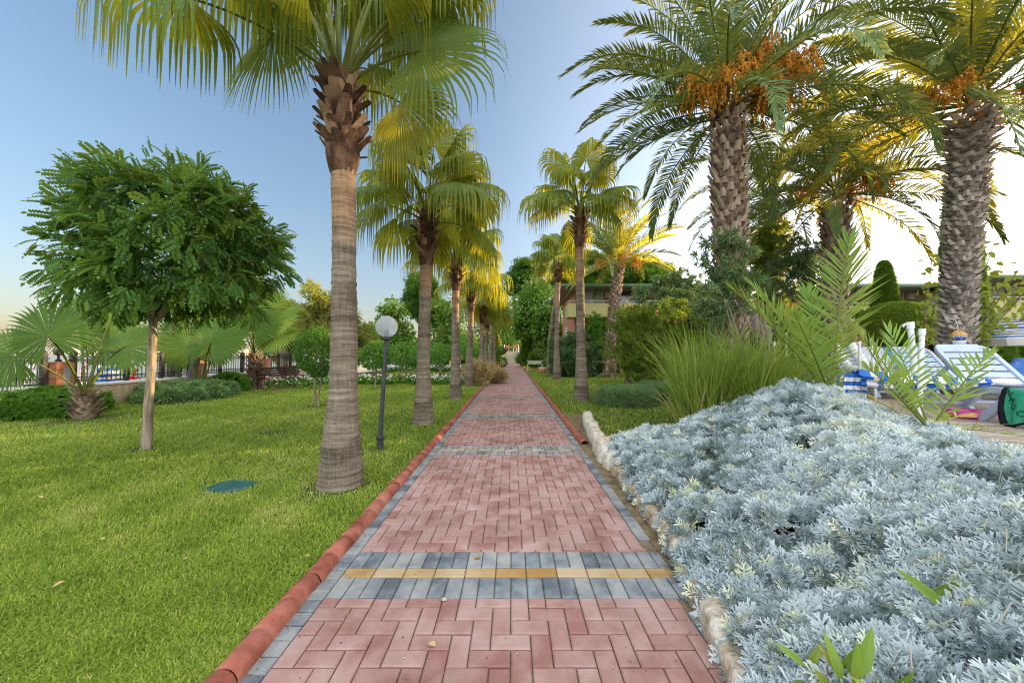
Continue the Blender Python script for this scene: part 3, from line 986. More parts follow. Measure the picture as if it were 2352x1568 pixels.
# nearest palm: fronds in view are aimed one by one, the rest of its crown follows the spiral
p1b = G(782, 1112); p1c = A(783, 190, p1b[1])
def aim(crown, az, el, plen, Rb, **k):
    return dict(az=az, el=el, plen=plen, Rb=Rb, **k)
def hb(px, py, dy=0.):
    """hub offset from the crown point for a frond whose hub shows at this place, dy metres nearer (-) or farther (+)"""
    return A(px, py, p1b[1] + dy) - p1c
def pl(px, py, dy, grow, face, Rb, **k):
    d = dict(az=0, el=0, plen=1, Rb=Rb, hub=('rel', hb(px, py, dy)), grow=grow, face=face, nseg=54, spread=2.4, prad=.026)
    d.update(k); return d
hand1 = [
    pl(430, -5, -.5, (-1, -.2, -.25), (.1, -.45, 1), 1.25, droop=1.15, rnd=.5, spread=2.0),           # long frond reaching over the lawn
    pl(560, -55, -.2, (-.9, -.3, .1), (.2, -.4, 1), 1.2, droop=1.15, rnd=.55),
    pl(628, 80, .45, (-.35, .2, -1), (-.25, -1, .25), 1.05, droop=.5, rnd=.4, spread=1.9),                # blade hanging behind on the left
    pl(690, -60, .4, (-.5, .5, .5), (.3, -.9, .6), 1.2, droop=1.1, rnd=.6),
    pl(965, 118, -.1, (1, .15, .12), (-.12, -1, .38), 1.12, droop=.75, stiff=.12, rnd=.36, spread=2.5, cup=.1),     # broad frond to the right
    pl(935, 72, .3, (.9, .2, .35), (-.3, -.8, .7), 1.15, droop=1.0, rnd=.45, spread=2.3),
    pl(920, 236, .5, (.75, .3, -.7), (-.2, -1, .1), 1.0, droop=.7, rnd=.8, spread=2.0),                   # sunlit frond hanging low
    pl(860, -40, .35, (.5, .5, .6), (-.3, -.8, .6), 1.2, droop=1.1, rnd=.6),
    pl(850, -75, -.5, (.5, -.7, .5), (-.2, .3, 1), 1.15, droop=1.1, rnd=.5),
    pl(700, -70, -.6, (-.3, -.9, .3), (.1, .1, 1), 1.15, droop=1.15, rnd=.5),
    pl(775, -110, .1, (0, .3, 1), (0, -1, .3), 1.2, droop=1.0, rnd=.65),
    pl(730, -130, .0, (-.4, 0, 1), (.3, -1, .3), 1.2, droop=1.0, rnd=.6),
    pl(900, -100, 0, (.7, -.1, .8), (-.5, -.6, .6), 1.2, droop=1.05, rnd=.6),
    pl(1010, -60, .2, (1, .1, .2), (-.1, -.5, 1), 1.15, droop=1.15, rnd=.55),
    pl(640, -90, 0, (-.8, 0, .5), (.4, -.5, .9), 1.2, droop=1.1, rnd=.5),
    pl(690, 25, .65, (-.6, .2, -.2), (-.1, -1, .5), 1.15, droop=1.15, rnd=.62, spread=2.2),
    pl(765, -25, .75, (-.1, .3, .6), (0, -1, .4), 1.15, droop=1.15, rnd=.7, spread=2.4),
    pl(835, 5, .7, (.4, .2, .2), (-.1, -1, .4), 1.15, droop=1.15, rnd=.7, spread=2.4),
    pl(905, 20, .8, (.8, .2, 0), (-.1, -1, .4), 1.1, droop=1.15, rnd=.68, spread=2.2),
    pl(1000, -10, .5, (1, .2, 0), (-.1, -.9, .6), 1.1, droop=1.15, rnd=.6, spread=2.0),
    pl(845, 160, .75, (.4, 1, -.3), (-.1, -.3, 1), 1.0, droop=1.1, rnd=.6),
]
fan_palm('nearest fan palm, thick ringed trunk and shaggy brown collar beside the globe lamp post', p1b, p1c, .2, .125, 26, hand=hand1, nrand=0, skirt=.88, seed=1)
left = [('second fan palm behind the globe lamp post, its collar of orange brown leaf bases lit', (972, 972), (983, 488), .19, .115, 2),
        ('slim fan palm, third in the row beside the left kerb, dark collar of leaf bases', (1047, 915), (1050, 585), .185, .115, 3),
        ('fan palm standing in the pink flowered gaura bush, fourth along the left kerb', (1078, 889), (1084, 655), .19, .115, 4)]
for lb, b_, c_, rb, rt, sdd in left:
    b0 = G(*b_); fan_palm(lb, b0, A(c_[0], c_[1], b0[1]), rb, rt, 21, seed=sdd, Rb=1.05, plen=1.15, skirt=1.0, elr=(1.45, .22))
for lb, px, d, ctop, sdd in (('fan palm just beyond the gaura bush, pale orange lit trunk', 1107, 21.5, 700, 5),
                             ('thin grey fan palm trunk next to the far globe lamps', 1126, 27.5, 712, 6),
                             ('fan palm with brown trunk half hidden behind the grey trunk by the lamps', 1117, 31.5, 725, 7),
                             ('farthest fan palm of the left row, dark trunk near the topiary', 1136, 37, 742, 8)):
    b0 = A(px, 813, d); fan_palm(lb, b0, A(px + 3, ctop, d), .2, .13, 20, seed=sdd, Rb=1.05, plen=1.1, skirt=.9, detail=.6, elr=(1.45, .1))
for lb, b_, c_, rb, rt, sdd, nl in (('tall slender fan palm on the lawn right of the path, smooth grey trunk', (1336, 920), (1333, 478), .2, .135, 11, 21),
                                ('fan palm with straight trunk next to a leaning one, right lawn', (1279, 873), (1283, 598), .2, .14, 12, 20),
                                ('leaning fan palm whose thin trunk crosses behind the straight one', (1262, 861), (1281, 612), .2, .12, 13, 18)):
    b0 = G(*b_); fan_palm(lb, b0, A(c_[0], c_[1], b0[1] + .01), rb, rt, nl, seed=sdd, Rb=1.05, plen=1.2, skirt=1.05, elr=(1.45, .15), group='fan palms on the right lawn', detail=.9)


# ------------------------------------------------------------------ low young fan palms by the sea fence
def young_fan(label, base, zc, specs, rt, seed, Rb):
    global rng
    keep_rng = rng; rng = np.random.default_rng(2000 + seed)
    root = thing('young_fan_palm', label, 'palm tree', (base[0], base[1], 0), group='young fan palms along the sea fence')
    mb = MB()
    mb.tube([(0, 0, -.05), (0, 0, zc * .5), (0, 0, zc)], [rt * .9, rt, rt * .55], 14, .35)
    nb = int(60 * max(zc / .6, 1))
    for i in range(nb):
        f = (i + .5) / nb; a = i * 2.39996
        out = np.array([math.cos(a), math.sin(a), 0])
        boot(mb, np.array([0, 0, zc * f]) + out * rt * (.9 - .3 * f), out, Z, rng.uniform(.14, .24), rng.uniform(.04, .08), .03, rng.random(), rng.uniform(.5, 1.2))
    mb.build('trunk', M_boot, root)
    for sp in specs:
        mb = MB(); sp = dict(sp); sp.setdefault('Rb', Rb)
        a = sp['az']
        hv = sp.get('hub'); o_ = np.array([math.sin(a), math.cos(a), 0]) if hv is None else hv * np.array([1, 1, 0]) / np.linalg.norm(hv[:2])
        fan_leaf(mb, o_ * rt * .4 + Z * zc, **sp); mb.build('frond', [M_fan2, M_pet], root)
    rng = keep_rng
    return root


def ysp(az, el, pl, **k):
    d = dict(az=R(az), el=el, plen=pl, pbend=.2, tilt=.15, droop=.35, stiff=.15, rnd=.45, nseg=48, spread=2.75, prad=.022); d.update(k); return d


def yh(base, px, py, dy, grow, face, Rb, **k):
    d = dict(az=0., el=0, plen=1, hub=A(px, py, base[1] + dy) - np.array([base[0], base[1], 0]), grow=grow, face=face, Rb=Rb, droop=.4, stiff=.2, rnd=.42, nseg=52, spread=2.7, prad=.032, cup=.12, split=.68)
    d.update(k); return d


f1 = G(194, 960)
young_fan('young fan palm with huge stiff fans and a shaggy stump beside the brick pillar', f1, .62,
          [yh(f1, 111, 772, -.9, (-.45, .1, 1), (.25, -1, .35), .98, rnd=.36), yh(f1, 288, 796, -.5, (.75, .1, .55), (.1, -.9, .55), .85, rnd=.5), yh(f1, 30, 815, -.8, (-.8, -.1, -.2), (.3, -.9, .4), 1.0, spread=2.2),
           yh(f1, 182, 750, .5, (.1, .3, 1), (.2, -1, .3), 1.15, rnd=.5), yh(f1, 250, 745, .6, (.4, .4, .8), (-.1, -1, .3), 1.0, rnd=.6), yh(f1, 235, 800, .7, (.4, .6, .4), (-.1, -.7, .7), .9, rnd=.55)], .2, 1, .9)
f2 = A(462, 880, 13.0); f2[2] = 0
young_fan('young fan palm with one wide flat fan growing out of the low juniper bed', f2, .35,
          [yh(f2, 485, 786, -.8, (.05, .2, 1), (0, -1, .62), 1.4, rnd=.36, droop=.5), yh(f2, 432, 800, -.2, (-.6, .3, .7), (.5, -.8, .3), 1.2, rnd=.5), yh(f2, 425, 770, .3, (-.3, .3, 1), (.4, -.9, .3), 1.2, rnd=.55), yh(f2, 500, 800, .5, (.7, .4, .6), (-.2, -.8, .5), 1.2, rnd=.55)], .14, 2, 1.0)
f3 = G(584, 893)
young_fan('young fan palm on a shaggy dead leaf trunk next to the dark slat bench', f3, 1.5,
          [yh(f3, 579, 752, -.7, (0, .1, 1), (.1, -1, .5), 1.35, rnd=.3), yh(f3, 640, 735, -.1, (1, .2, .45), (-.3, -.8, .6), 1.2, rnd=.7, spread=2.0), yh(f3, 632, 775, -.4, (.9, 0, -.1), (-.1, -.7, .8), 1.2, rnd=.55), yh(f3, 545, 742, .2, (-.7, .2, .6), (.3, -.9, .4), 1.25, rnd=.5),
           yh(f3, 600, 712, .1, (.2, .1, 1), (-.1, -1, .2), 1.2, rnd=.85), yh(f3, 560, 715, .4, (-.3, .2, 1), (.1, -1, .2), 1.2, rnd=.8), yh(f3, 620, 715, .5, (.5, .3, 1), (-.2, -1, .2), 1.2, rnd=.9), yh(f3, 535, 775, -.2, (-.9, -.1, -.1), (.2, -.7, .7), 1.1, rnd=.5)], .26, 3, 1.0)


# ------------------------------------------------------------------ date palms
def date_frond(mb, p0, az, el, L, bend=1.2, npair=84, lw=.44, rnd=.4, rr=.024, t0=.14, vee=.45, twist=0., wid=.017, sag=.25, side_bend=0.):
    r = rng
    ns = 14; p = np.array(p0, float); pts = [p.copy()]; dirs = []
    e = el; a = az
    for i in range(ns):
        d = np.array([math.sin(a) * math.cos(e), math.cos(a) * math.cos(e), math.sin(e)])
        dirs.append(d); p = p + d * L / ns; pts.append(p.copy())
        e -= bend / ns * (.35 + 1.3 * i / ns); a += side_bend / ns
    dirs.append(dirs[-1])
    pts = np.array(pts); dirs = np.array(dirs)
    mb.tube(pts, np.linspace(rr, rr * .15, ns + 1), 5, .5, 1, False, .7)
    t = np.linspace(t0, .995, npair)
    s = t * ns; i0 = np.clip(s.astype(int), 0, ns - 1); f = (s - i0)[:, None]
    Pp = pts[i0] * (1 - f) + pts[i0 + 1] * f
    T = norm(dirs[i0] * (1 - f) + dirs[i0 + 1] * f)
    S = np.cross(T, Z); S = norm(S + 1e-6); U = np.cross(S, T)
    if twist:
        c, s_ = math.cos(twist), math.sin(twist); S, U = S * c + U * s_, U * c - S * s_
    tn = (t - t0) / (1 - t0)
    ll = lw * (np.minimum(.55 + 2.2 * tn, 1) * (1 - .55 * np.clip((tn - .55) / .45, 0, 1)))
    aa = np.interp(tn, [0, .5, 1], [1.15, .85, .3])
    for sg in (-1, 1):
        ang = aa + r.normal(0, .07, npair)
        v = vee + r.normal(0, .16, npair)
        D = T * np.cos(ang)[:, None] + (S * (sg * np.cos(v))[:, None] + U * np.sin(v)[:, None]) * np.sin(ang)[:, None]
        Ln = (ll * r.uniform(.9, 1.08, npair))[:, None]
        B = Pp + T * r.normal(0, .006, (npair, 1))
        mid = B + D * Ln * .5
        D2 = norm(D - Z * sag * r.uniform(.5, 1.5, (npair, 1)))
        tip = mid + D2 * Ln * .5
        wv = norm(np.cross(D, U * .8 + r.normal(0, .25, (npair, 3))))
        V = np.stack([B - wv * wid * .45, B + wv * wid * .45, mid + wv * wid, mid - wv * wid, tip], 1).reshape(-1, 3)
        rn = np.repeat(np.clip(rnd + r.normal(0, .08, npair), 0, 1), 5)
        o = np.arange(npair)[:, None] * 5
        n0 = mb.n
        mb.add(V, o + np.array([0, 1, 2, 3]), rn, 0)
        mb.F3.append(o + np.array([3, 2, 4]) + n0); mb.M3.append(np.zeros(npair))


def fruit_bunch(root, p0, az, el, L, n, rad, hang=.35):
    """a branched bunch of dates: many hanging strands beaded with fruit"""
    mb = MB()
    d = np.array([math.sin(az) * math.cos(el), math.cos(az) * math.cos(el), math.sin(el)])
    p = np.array(p0, float); q = p + d * L
    stalk = [p, p + d * L * .5 + Z * .04, q]
    mb.tube(stalk, [.022, .02, .014], 5, .9, 0, False)
    strands = 46
    B, S_ = [], []
    for i in range(strands):
        dd = norm(d * .5 + rng.normal(0, .55, 3) - Z * .25)
        a = q + rng.normal(0, .03, 3)
        l_ = rad * rng.uniform(.7, 1.5)
        b = a + dd * l_ * .6; c = b + norm(dd * .3 - Z) * l_ * .7 * rng.uniform(.5, 1.2)
        mb.tube([a, b, c], [.004, .003, .002], 3, .8, 0, False)
        m = max(3, int(n / strands)); t = rng.uniform(.15, 1, m)[:, None]
        pt = np.where(t < .5, a + (b - a) * t * 2, b + (c - b) * (t - .5) * 2) + rng.normal(0, .014, (m, 3))
        B.append(pt)
    B = np.concatenate(B); k = len(B)
    V = np.array([(0, 0, 1), (1, 0, 0), (0, 1, 0), (-1, 0, 0), (0, -1, 0), (0, 0, -1.)]) * np.array([.8, .8, 1.15])
    F = np.array([(0, 1, 2), (0, 2, 3), (0, 3, 4), (0, 4, 1), (5, 2, 1), (5, 3, 2), (5, 4, 3), (5, 1, 4)])
    sz = rng.uniform(.016, .024, k)
    mb.inst((V, F), np.eye(3)[None] * sz[:, None, None], B, rng.random(k))
    return mb.build('fruit_bunch', M_fruit, root)


M_boot2 = surfmat('grey_palm_boot', [(.15, .125, .105), (.33, .28, .235), (.52, .46, .39)], 7, .9, .8, 40, .15, (1, 1, .5), use_rnd=.5)
def date_trunk(root, P, rad, nb, seed, bl=.17, bw=.085, splay=(.25, .6), th=.05, flare=0):
    mb, C, rr = trunk_mesh(P, rad, 16, 60, .02, seed)
    mb = MB(); mb.tube(C[::4], rr[::4] * .92, 14, .2)
    H0 = C[-1][2]
    for i in range(nb):
        f = (i + .5) / nb
        a = i * 2.39996 + rng.normal(0, .05)
        out = np.array([math.cos(a), math.sin(a), 0]); z = H0 * f
        k = np.argmin(abs(C[:, 2] - z))
        sp = rng.uniform(*splay); ln = bl * rng.uniform(.75, 1.25)
        if flare and f > 1 - flare: sp += .45; ln *= 1.5
        if f < .16: ln *= 1.5; sp *= .7
        boot(mb, np.array([C[k][0], C[k][1], z]) + out * rr[k] * .86, out, Z, ln, bw * rng.uniform(.75, 1.15) * rr[k] / .3, th, rng.random(), sp)
    return mb.build('trunk', M_boot2 if flare else M_boot, root)


def date_palm(label, base, crown, rad, nf, L, seed, fruit=(), nb=420, hand=(), group='tall date palms beside the pool deck', elr=(1.4, -.35), npair=80, lw=.44, bend=1.35, lift=.25, flare=0, bl=.17, splay=(.25, .6), rndb=.22, wid=.018, gold=0.0):
    global rng
    keep_rng = rng; rng = np.random.default_rng(3000 + seed)
    root = thing('date_palm', label, 'palm tree', (base[0], base[1], 0), group=group)
    top = np.array(crown, float) - np.array([base[0], base[1], 0])
    P = [(0, 0, -.05), (top[0] * .15, top[1] * .15, top[2] * .3), (top[0] * .55, top[1] * .55, top[2] * .65), tuple(top)]
    date_trunk(root, P, rad, nb, seed, bl, .085, splay, flare=flare)
    for h_ in hand:
        mb = MB(); h_ = dict(h_); pp = top + Z * h_.pop('dz', .15)
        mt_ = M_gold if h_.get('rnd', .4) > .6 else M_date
        date_frond(mb, pp, **h_); mb.build('frond', [mt_, M_pet], root)
    for i in range(nf):
        f = i / max(nf - 1, 1); a = i * 2.39996 + seed * .7
        e = elr[0] + (elr[1] - elr[0]) * f ** 1.05 + rng.normal(0, .07)
        out = np.array([math.sin(a), math.cos(a), 0])
        mb = MB()
        date_frond(mb, top + out * rad[-1] * .5 + Z * (lift + .25 - .4 * f), a + rng.normal(0, .1), e, L * rng.uniform(.88, 1.08), bend * rng.uniform(.8, 1.2), npair, lw,
                   rndb + .25 * rng.random() + .1 * f, twist=rng.normal(0, .35), side_bend=rng.normal(0, .25), wid=wid)
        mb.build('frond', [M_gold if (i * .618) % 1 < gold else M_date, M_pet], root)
    for (az, el, l_, n_, rd) in fruit:
        fruit_bunch(root, top + Z * .15, R(az), el, l_, n_, rd)
    rng = keep_rng
    return root


d1 = A(1680, 813, 7.6); d1c = A(1672, 268, 7.6)
date_palm('big date palm behind the tall ornamental grass, stubby trunk and heavy orange date bunches', (d1[0], d1[1]), d1c, [.33, .28, .27, .28, .30, .31, .31], 46, 3.5, 1,
          [(95, .75, .95, 3400, .62), (120, .45, 1.0, 3400, .64), (140, .95, .95, 2800, .55), (70, .5, .9, 2200, .5), (-110, .3, .85, 2200, .52), (-140, .25, .8, 2000, .50), (165, 1.0, .8, 1600, .42), (170, .5, .7, 1200, .36), (30, .5, .7, 900, .35)], nb=520, elr=(1.42, -.25), lw=.42,
          hand=[dict(az=R(-88), el=.62, L=3.5, bend=1.5, lw=.42), dict(az=R(-92), el=.3, L=3.3, bend=1.3, lw=.42), dict(az=R(-80), el=-.1, L=2.6, bend=1.0, lw=.36, dz=.0), dict(az=R(-100), el=.95, L=3.5, bend=1.5),
                dict(az=R(88), el=.55, L=3.4, bend=1.3), dict(az=R(-110), el=.05, L=3.0, bend=1.5, dz=.05)])
d2 = A(2190, 813, 7.2); d2c = A(2232, 262, 7.2)
date_palm('date palm with swollen dark collar among the white loungers, a ball hanging on its trunk', (d2[0], d2[1]), d2c, [.30, .25, .22, .22, .23, .28, .33], 44, 3.5, 2,
          [(-80, .35, .8, 900, .36), (100, .3, .8, 900, .38), (60, .25, .8, 700, .34), (-120, .25, .8, 700, .36)], nb=720, elr=(1.4, -.25), lw=.45, gold=.45, flare=.16, bl=.10, splay=(.45, .9),
          hand=[dict(az=R(-95), el=.7, L=3.2, bend=1.5, rnd=.75, lw=.45), dict(az=R(-160), el=.75, L=2.6, bend=2.3, rnd=.9, lw=.5, twist=.4), dict(az=R(-130), el=.9, L=3.0, bend=1.8, rnd=.7),
                dict(az=R(-70), el=.35, L=3.2, bend=1.0, rnd=.5), dict(az=R(170), el=1.0, L=3.0, bend=2.0, rnd=.9)])
d3 = A(1912, 813, 10.0); d3c = A(1922, 462, 10.0)
date_palm('middle date palm with dark trunk, foliage against the bright sky right of the big one', (d3[0], d3[1]), d3c, [.31, .28, .28, .29, .31, .33], 46, 3.2, 3,
          [(95, .35, .9, 1100, .40), (120, .2, .9, 900, .36), (60, .3, .8, 700, .34), (-90, .35, .7, 600, .32), (170, .3, .7, 500, .3)], nb=380, elr=(1.4, -.3), gold=.25)
d4 = A(1752, 813, 13.0); d4c = A(1768, 470, 13.0)
date_palm('date palm with a climber covering its trunk, between two stouter date palms', (d4[0], d4[1]), d4c, [.3, .27, .26, .27, .28], 30, 3.0, 4, [(100, .3, .8, 500, .35)], nb=240, elr=(1.35, -.45), npair=54, gold=.4)
d5 = G(1400, 868); d5c = A(1420, 612, d5[1])
date_palm('distant date palm with bright orange fruit in front of the yellow balcony', (d5[0], d5[1]), d5c, [.42, .36, .33, .34, .36], 46, 3.9, 5,
          [(-90, .25, 1.0, 420, .5), (90, .2, 1.1, 420, .5), (180, .3, .9, 420, .5), (135, .1, 1.0, 300, .45), (-140, .15, 1.0, 300, .45)], nb=300, elr=(1.42, -.1), npair=50, lw=.5, bend=1.1, group='date palms beyond the lawn', rndb=.42, wid=.032, gold=.3)


# ------------------------------------------------------------------ young date palms
def young_date(label, base, fr, mat=None, seed=0, z0=0.05, stump=.0, group=None):
    global rng
    keep_rng = rng; rng = np.random.default_rng(4000 + seed)
    root = thing('young_date_palm', label, 'palm tree', (base[0], base[1], base[2]), group=group)
    if stump:
        mb = MB(); mb.tube([(0, 0, -.05), (0, 0, stump)], [stump * .6, stump * .5], 10, .3)
        for i in range(30):
            a = i * 2.4; out = np.array([math.cos(a), math.sin(a), 0]); boot(mb, out * stump * .45 + Z * stump * i / 30, out, Z, .14, .04, .02, rng.random(), .4)
        mb.build('trunk', M_boot, root)
    for f in fr:
        mb = MB(); f = dict(f); f['az'] = R(f['az'])
        m = f.pop('mat', None)
        date_frond(mb, (0, 0, z0 + stump), **f); mb.build('frond', [m or mat or M_dateg, M_pet], root)
    rng = keep_rng
    return root


yb = A(1905, 813, 4.9); yb[2] = .85
young_date('young date palm with two tall upright green fronds rising from the silver bed', yb,
           [dict(az=63, el=1.33, L=2.3, bend=.16, npair=34, lw=.62, rnd=.32, rr=.026, t0=.2, vee=.35, wid=.016, sag=.08),
            dict(az=-70, el=1.0, L=1.8, bend=.2, npair=32, lw=.62, rnd=.3, rr=.022, t0=.16, vee=.5, wid=.016, sag=.12),
            dict(az=-35, el=1.15, L=1.9, bend=.3, npair=32, lw=.58, rnd=.28, rr=.02, t0=.16, vee=.4, wid=.016, sag=.12),
            dict(az=-120, el=.9, L=1.4, bend=.2, npair=22, lw=.4, rnd=.3, rr=.018, t0=.16, vee=.4, wid=.016, sag=.1),
            dict(az=20, el=1.25, L=1.7, bend=.3, npair=28, lw=.42, rnd=.35, rr=.02, t0=.18, vee=.4, wid=.016, sag=.1)], seed=1)
yb2 = A(2135, 965, 3.25); yb2[2] = .74
young_date('small date palm seedling with sparse olive fronds in front of the white lounger', yb2,
           [dict(az=75, el=.72, L=1.1, bend=.15, npair=20, lw=.28, rnd=.5, rr=.014, t0=.12, vee=.6, wid=.012, sag=.06),
            dict(az=-75, el=1.0, L=1.0, bend=-.15, npair=17, lw=.26, rnd=.45, rr=.012, t0=.25, vee=.6, wid=.012, sag=.06),
            dict(az=10, el=1.2, L=1.0, bend=.1, npair=16, lw=.28, rnd=.45, rr=.012, t0=.25, vee=.5, wid=.012, sag=.05),
            dict(az=-40, el=1.15, L=.95, bend=.1, npair=16, lw=.26, rnd=.5, rr=.012, t0=.25, vee=.5, wid=.012, sag=.06),
            dict(az=-100, el=.75, L=.85, bend=.1, npair=14, lw=.24, rnd=.5, rr=.012, t0=.3, vee=.5, wid=.012, sag=.06)], seed=2)
yb3 = A(2120, 985, 3.4); yb3[2] = .72
M_dry = leafmat('dry_frond', [(.22, .19, .04), (.33, .27, .06), (.42, .32, .09)], (.5, .4, .08), .3)
young_date('yellowing date palm shoot lying low over the silver foliage', yb3,
           [dict(az=-60, el=.75, L=.5, bend=.4, npair=9, lw=.22, rnd=.4, rr=.01, t0=.2, vee=.4, wid=.010, mat=M_dry), dict(az=80, el=.35, L=.55, bend=.5, npair=10, lw=.22, rnd=.6, rr=.01, t0=.2, vee=.4, wid=.01, mat=M_dry),
            dict(az=110, el=.1, L=.6, bend=.35, npair=10, lw=.22, rnd=.4, rr=.01, t0=.2, wid=.01)], seed=3)
yb4 = G(1442, 884)
young_date('feathery young date palm on the right lawn behind the clipped low hedges', yb4,
           [dict(az=a, el=e, L=1.9 * s, bend=.9, npair=44, lw=.34, rnd=r_, rr=.018, t0=.15, wid=.012) for a, e, s, r_ in
            ((-95, .75, 1, .6), (-60, 1.1, 1, .5), (-110, .35, .95, .6), (-80, 1.2, 1.1, .5), (90, .8, .9, .3), (60, 1.1, 1, .3), (120, .9, .9, .3), (180, 1.0, .8, .35), (0, 1.3, 1.1, .4), (-20, 1, 1, .4), (150, .6, .8, .3), (-140, .9, .9, .4))], seed=4, stump=.25)
# ------------------------------------------------------------------ trees, shrubs, hedges
G_MID = [(.022, .055, .012), (.04, .09, .018), (.07, .14, .026), (.12, .18, .035)]
M_robinia = leafmat('pinnate_leaf', [(.02, .06, .018), (.04, .095, .022), (.075, .145, .026), (.16, .22, .04)], (.35, .45, .04), .3, .5, .3, .8, .35)
M_mulb = leafmat('mulberry_leaf', [(.03, .08, .014), (.05, .115, .018), (.09, .16, .025), (.22, .24, .03)], (.35, .45, .04), .35, .5, .3, .5, .35)
M_yel = leafmat('yellowing_leaf', [(.07, .12, .022), (.12, .17, .03), (.2, .23, .04), (.36, .28, .03)], (.5, .5, .05), .4, .5, .3, .7, .35)
M_pine = leafmat('pine_needles', [(.02, .055, .012), (.04, .095, .016), (.075, .145, .02), (.10, .17, .025)], (.25, .38, .03), .22, .6, .2, .45, .5)
M_ficus = leafmat('ficus_leaf', [(.025, .07, .01), (.045, .115, .014), (.075, .17, .02), (.11, .2, .03)], (.25, .42, .03), .25, .4, .45, 2, .4)
M_thuja = leafmat('thuja_spray', [(.03, .075, .012), (.06, .12, .018), (.10, .17, .025), (.2, .24, .03)], (.3, .4, .03), .25, .6, .2, 1.2, .4)
M_jun = leafmat('juniper_spray', [(.04, .08, .035), (.075, .135, .055), (.115, .185, .075), (.16, .23, .09)], (.15, .25, .05), .18, .65, .15, 1.5, .4)
M_olive = leafmat('narrow_grey_leaf', [(.04, .08, .035), (.07, .12, .05), (.11, .16, .07), (.17, .22, .07)], (.25, .32, .06), .28, .5, .3, .8, .35)
M_tam = leafmat('feathery_leaf', [(.055, .085, .022), (.10, .13, .03), (.17, .18, .045), (.3, .25, .05)], (.45, .4, .06), .4, .7, .15, .3, .4)
M_pom = leafmat('pomegranate_leaf', [(.035, .075, .01), (.06, .11, .014), (.10, .155, .02), (.18, .2, .03)], (.35, .42, .03), .35, .5, .3, .7, .4)
M_hib = leafmat('hibiscus_leaf', [(.03, .08, .018), (.05, .115, .024), (.08, .155, .03), (.13, .2, .035)], (.2, .35, .04), .25, .45, .35, .8, .4)
M_wood = surfmat('tree_bark', [(.10, .075, .055), (.2, .16, .12), (.32, .27, .21)], 6, .95, .9, 40, .1, (1, 1, .25))
M_pale = surfmat('pale_bark', [(.10, .075, .05), (.27, .22, .155), (.42, .36, .27)], 22, .95, 1, 45, .1, (1, 1, .13), bdist=.02)
M_grey = surfmat('grey_bark', [(.12, .105, .095), (.22, .2, .18), (.33, .3, .27)], 5, .9, .7, 40, .15, (1, 1, .35))

LEAF = leaf_tpl(.26)
DIA = diamond_tpl(.27)
NAR = diamond_tpl(.11, .02, -.15)
NEED = diamond_tpl(.05, .0, -.03)
PINN = pinnate_tpl(7, .32, .3, .4)
TUFT = tuft_tpl(8, .9, .16, 2)
SPRAY = tuft_tpl(9, .55, .11, 5)
NTUFT = tuft_tpl(10, 1.0, .07, 7)


def ell_pts(n, rad, shell=.35, lump=.12, lf=2.2, seed=0, low=-1.0, hole=0):
    """points in the outer shell of a lumpy ellipsoid: position, outward direction"""
    d = rdirs(int(n * 1.6)); d = d[d[:, 2] > low][:n]
    r = 1 - shell * rng.random(len(d)) ** 1.6
    r = r * (1 + lump * vnoise(d, lf, seed) + lump * .6 * vnoise(d, lf * 2.7, seed + 1))
    if hole:
        k = vnoise(d, lf * 1.7, seed + 5) > -1 + hole
        d, r = d[k], r[k]
    P = d * r[:, None] * np.asarray(rad)
    return P, norm(d / np.asarray(rad))


def clump_pts(nc, per, rad, cr, seed=0, shell=.5, low=-1.0, lump=.15):
    """clumps of foliage spread through a crown: leaf position, outward direction, clump tone"""
    C, D = ell_pts(nc, np.asarray(rad), shell, lump, 2.2, seed, low)
    nc = len(C)
    tone = rng.normal(0, .13, nc)
    cc = cr * rng.uniform(.6, 1.3, nc)
    dd = rdirs(nc * per).reshape(nc, per, 3)
    rr = rng.random((nc, per, 1)) ** .4
    P = C[:, None] + dd * rr * cc[:, None, None] * np.array([1, 1, .75])
    O = norm(dd * .8 + D[:, None] * .7 + np.array([0, 0, .15]))
    return P.reshape(-1, 3), O.reshape(-1, 3), np.repeat(tone, per)


def leaves(mb, P, O, size, tpl, rnd=.45, tone=None, droop=.3, jit=.5, sv=.3, mat=0, up=.5):
    n = len(P)
    D = norm(O + rng.normal(0, jit, (n, 3)) - Z * droop)
    N = norm(O * .5 + Z * up + rng.normal(0, .35, (n, 3)))
    s = size * rng.uniform(1 - sv, 1 + sv, n)
    M = frames(D, N) * s[:, None, None]
    r = np.clip(rnd + rng.normal(0, .1, n) + (0 if tone is None else tone), 0, 1)
    mb.inst(tpl, M, P, r, mat)


def limb(mb, pts, r0, r1, sides=8, wob=.03, rnd=.5):
    pts = np.asarray(pts, float); n = max(6, len(pts) * 3)
    t = np.linspace(0, 1, n); tt = np.linspace(0, 1, len(pts))
    C = np.stack([np.interp(t, tt, pts[:, k]) for k in range(3)], -1)
    C[1:-1] += rng.normal(0, wob, (n - 2, 3)) * (r0 + r1)
    for _ in range(2): C[1:-1] = .5 * C[1:-1] + .25 * (C[2:] + C[:-2])
    mb.tube(C, np.linspace(r0, r1, n) * (1 + rng.normal(0, .04, n)), sides, rnd)


def branches(mb, start, targets, r0, r1=.01, sag=.0):
    for q in targets:
        q = np.asarray(q, float); p = np.asarray(start, float)
        m = (p + q) / 2 + np.array([0, 0, .12 * np.linalg.norm(q - p)]) + rng.normal(0, .06, 3) * np.linalg.norm(q - p)
        limb(mb, [p, m, q], r0, r1, 6)


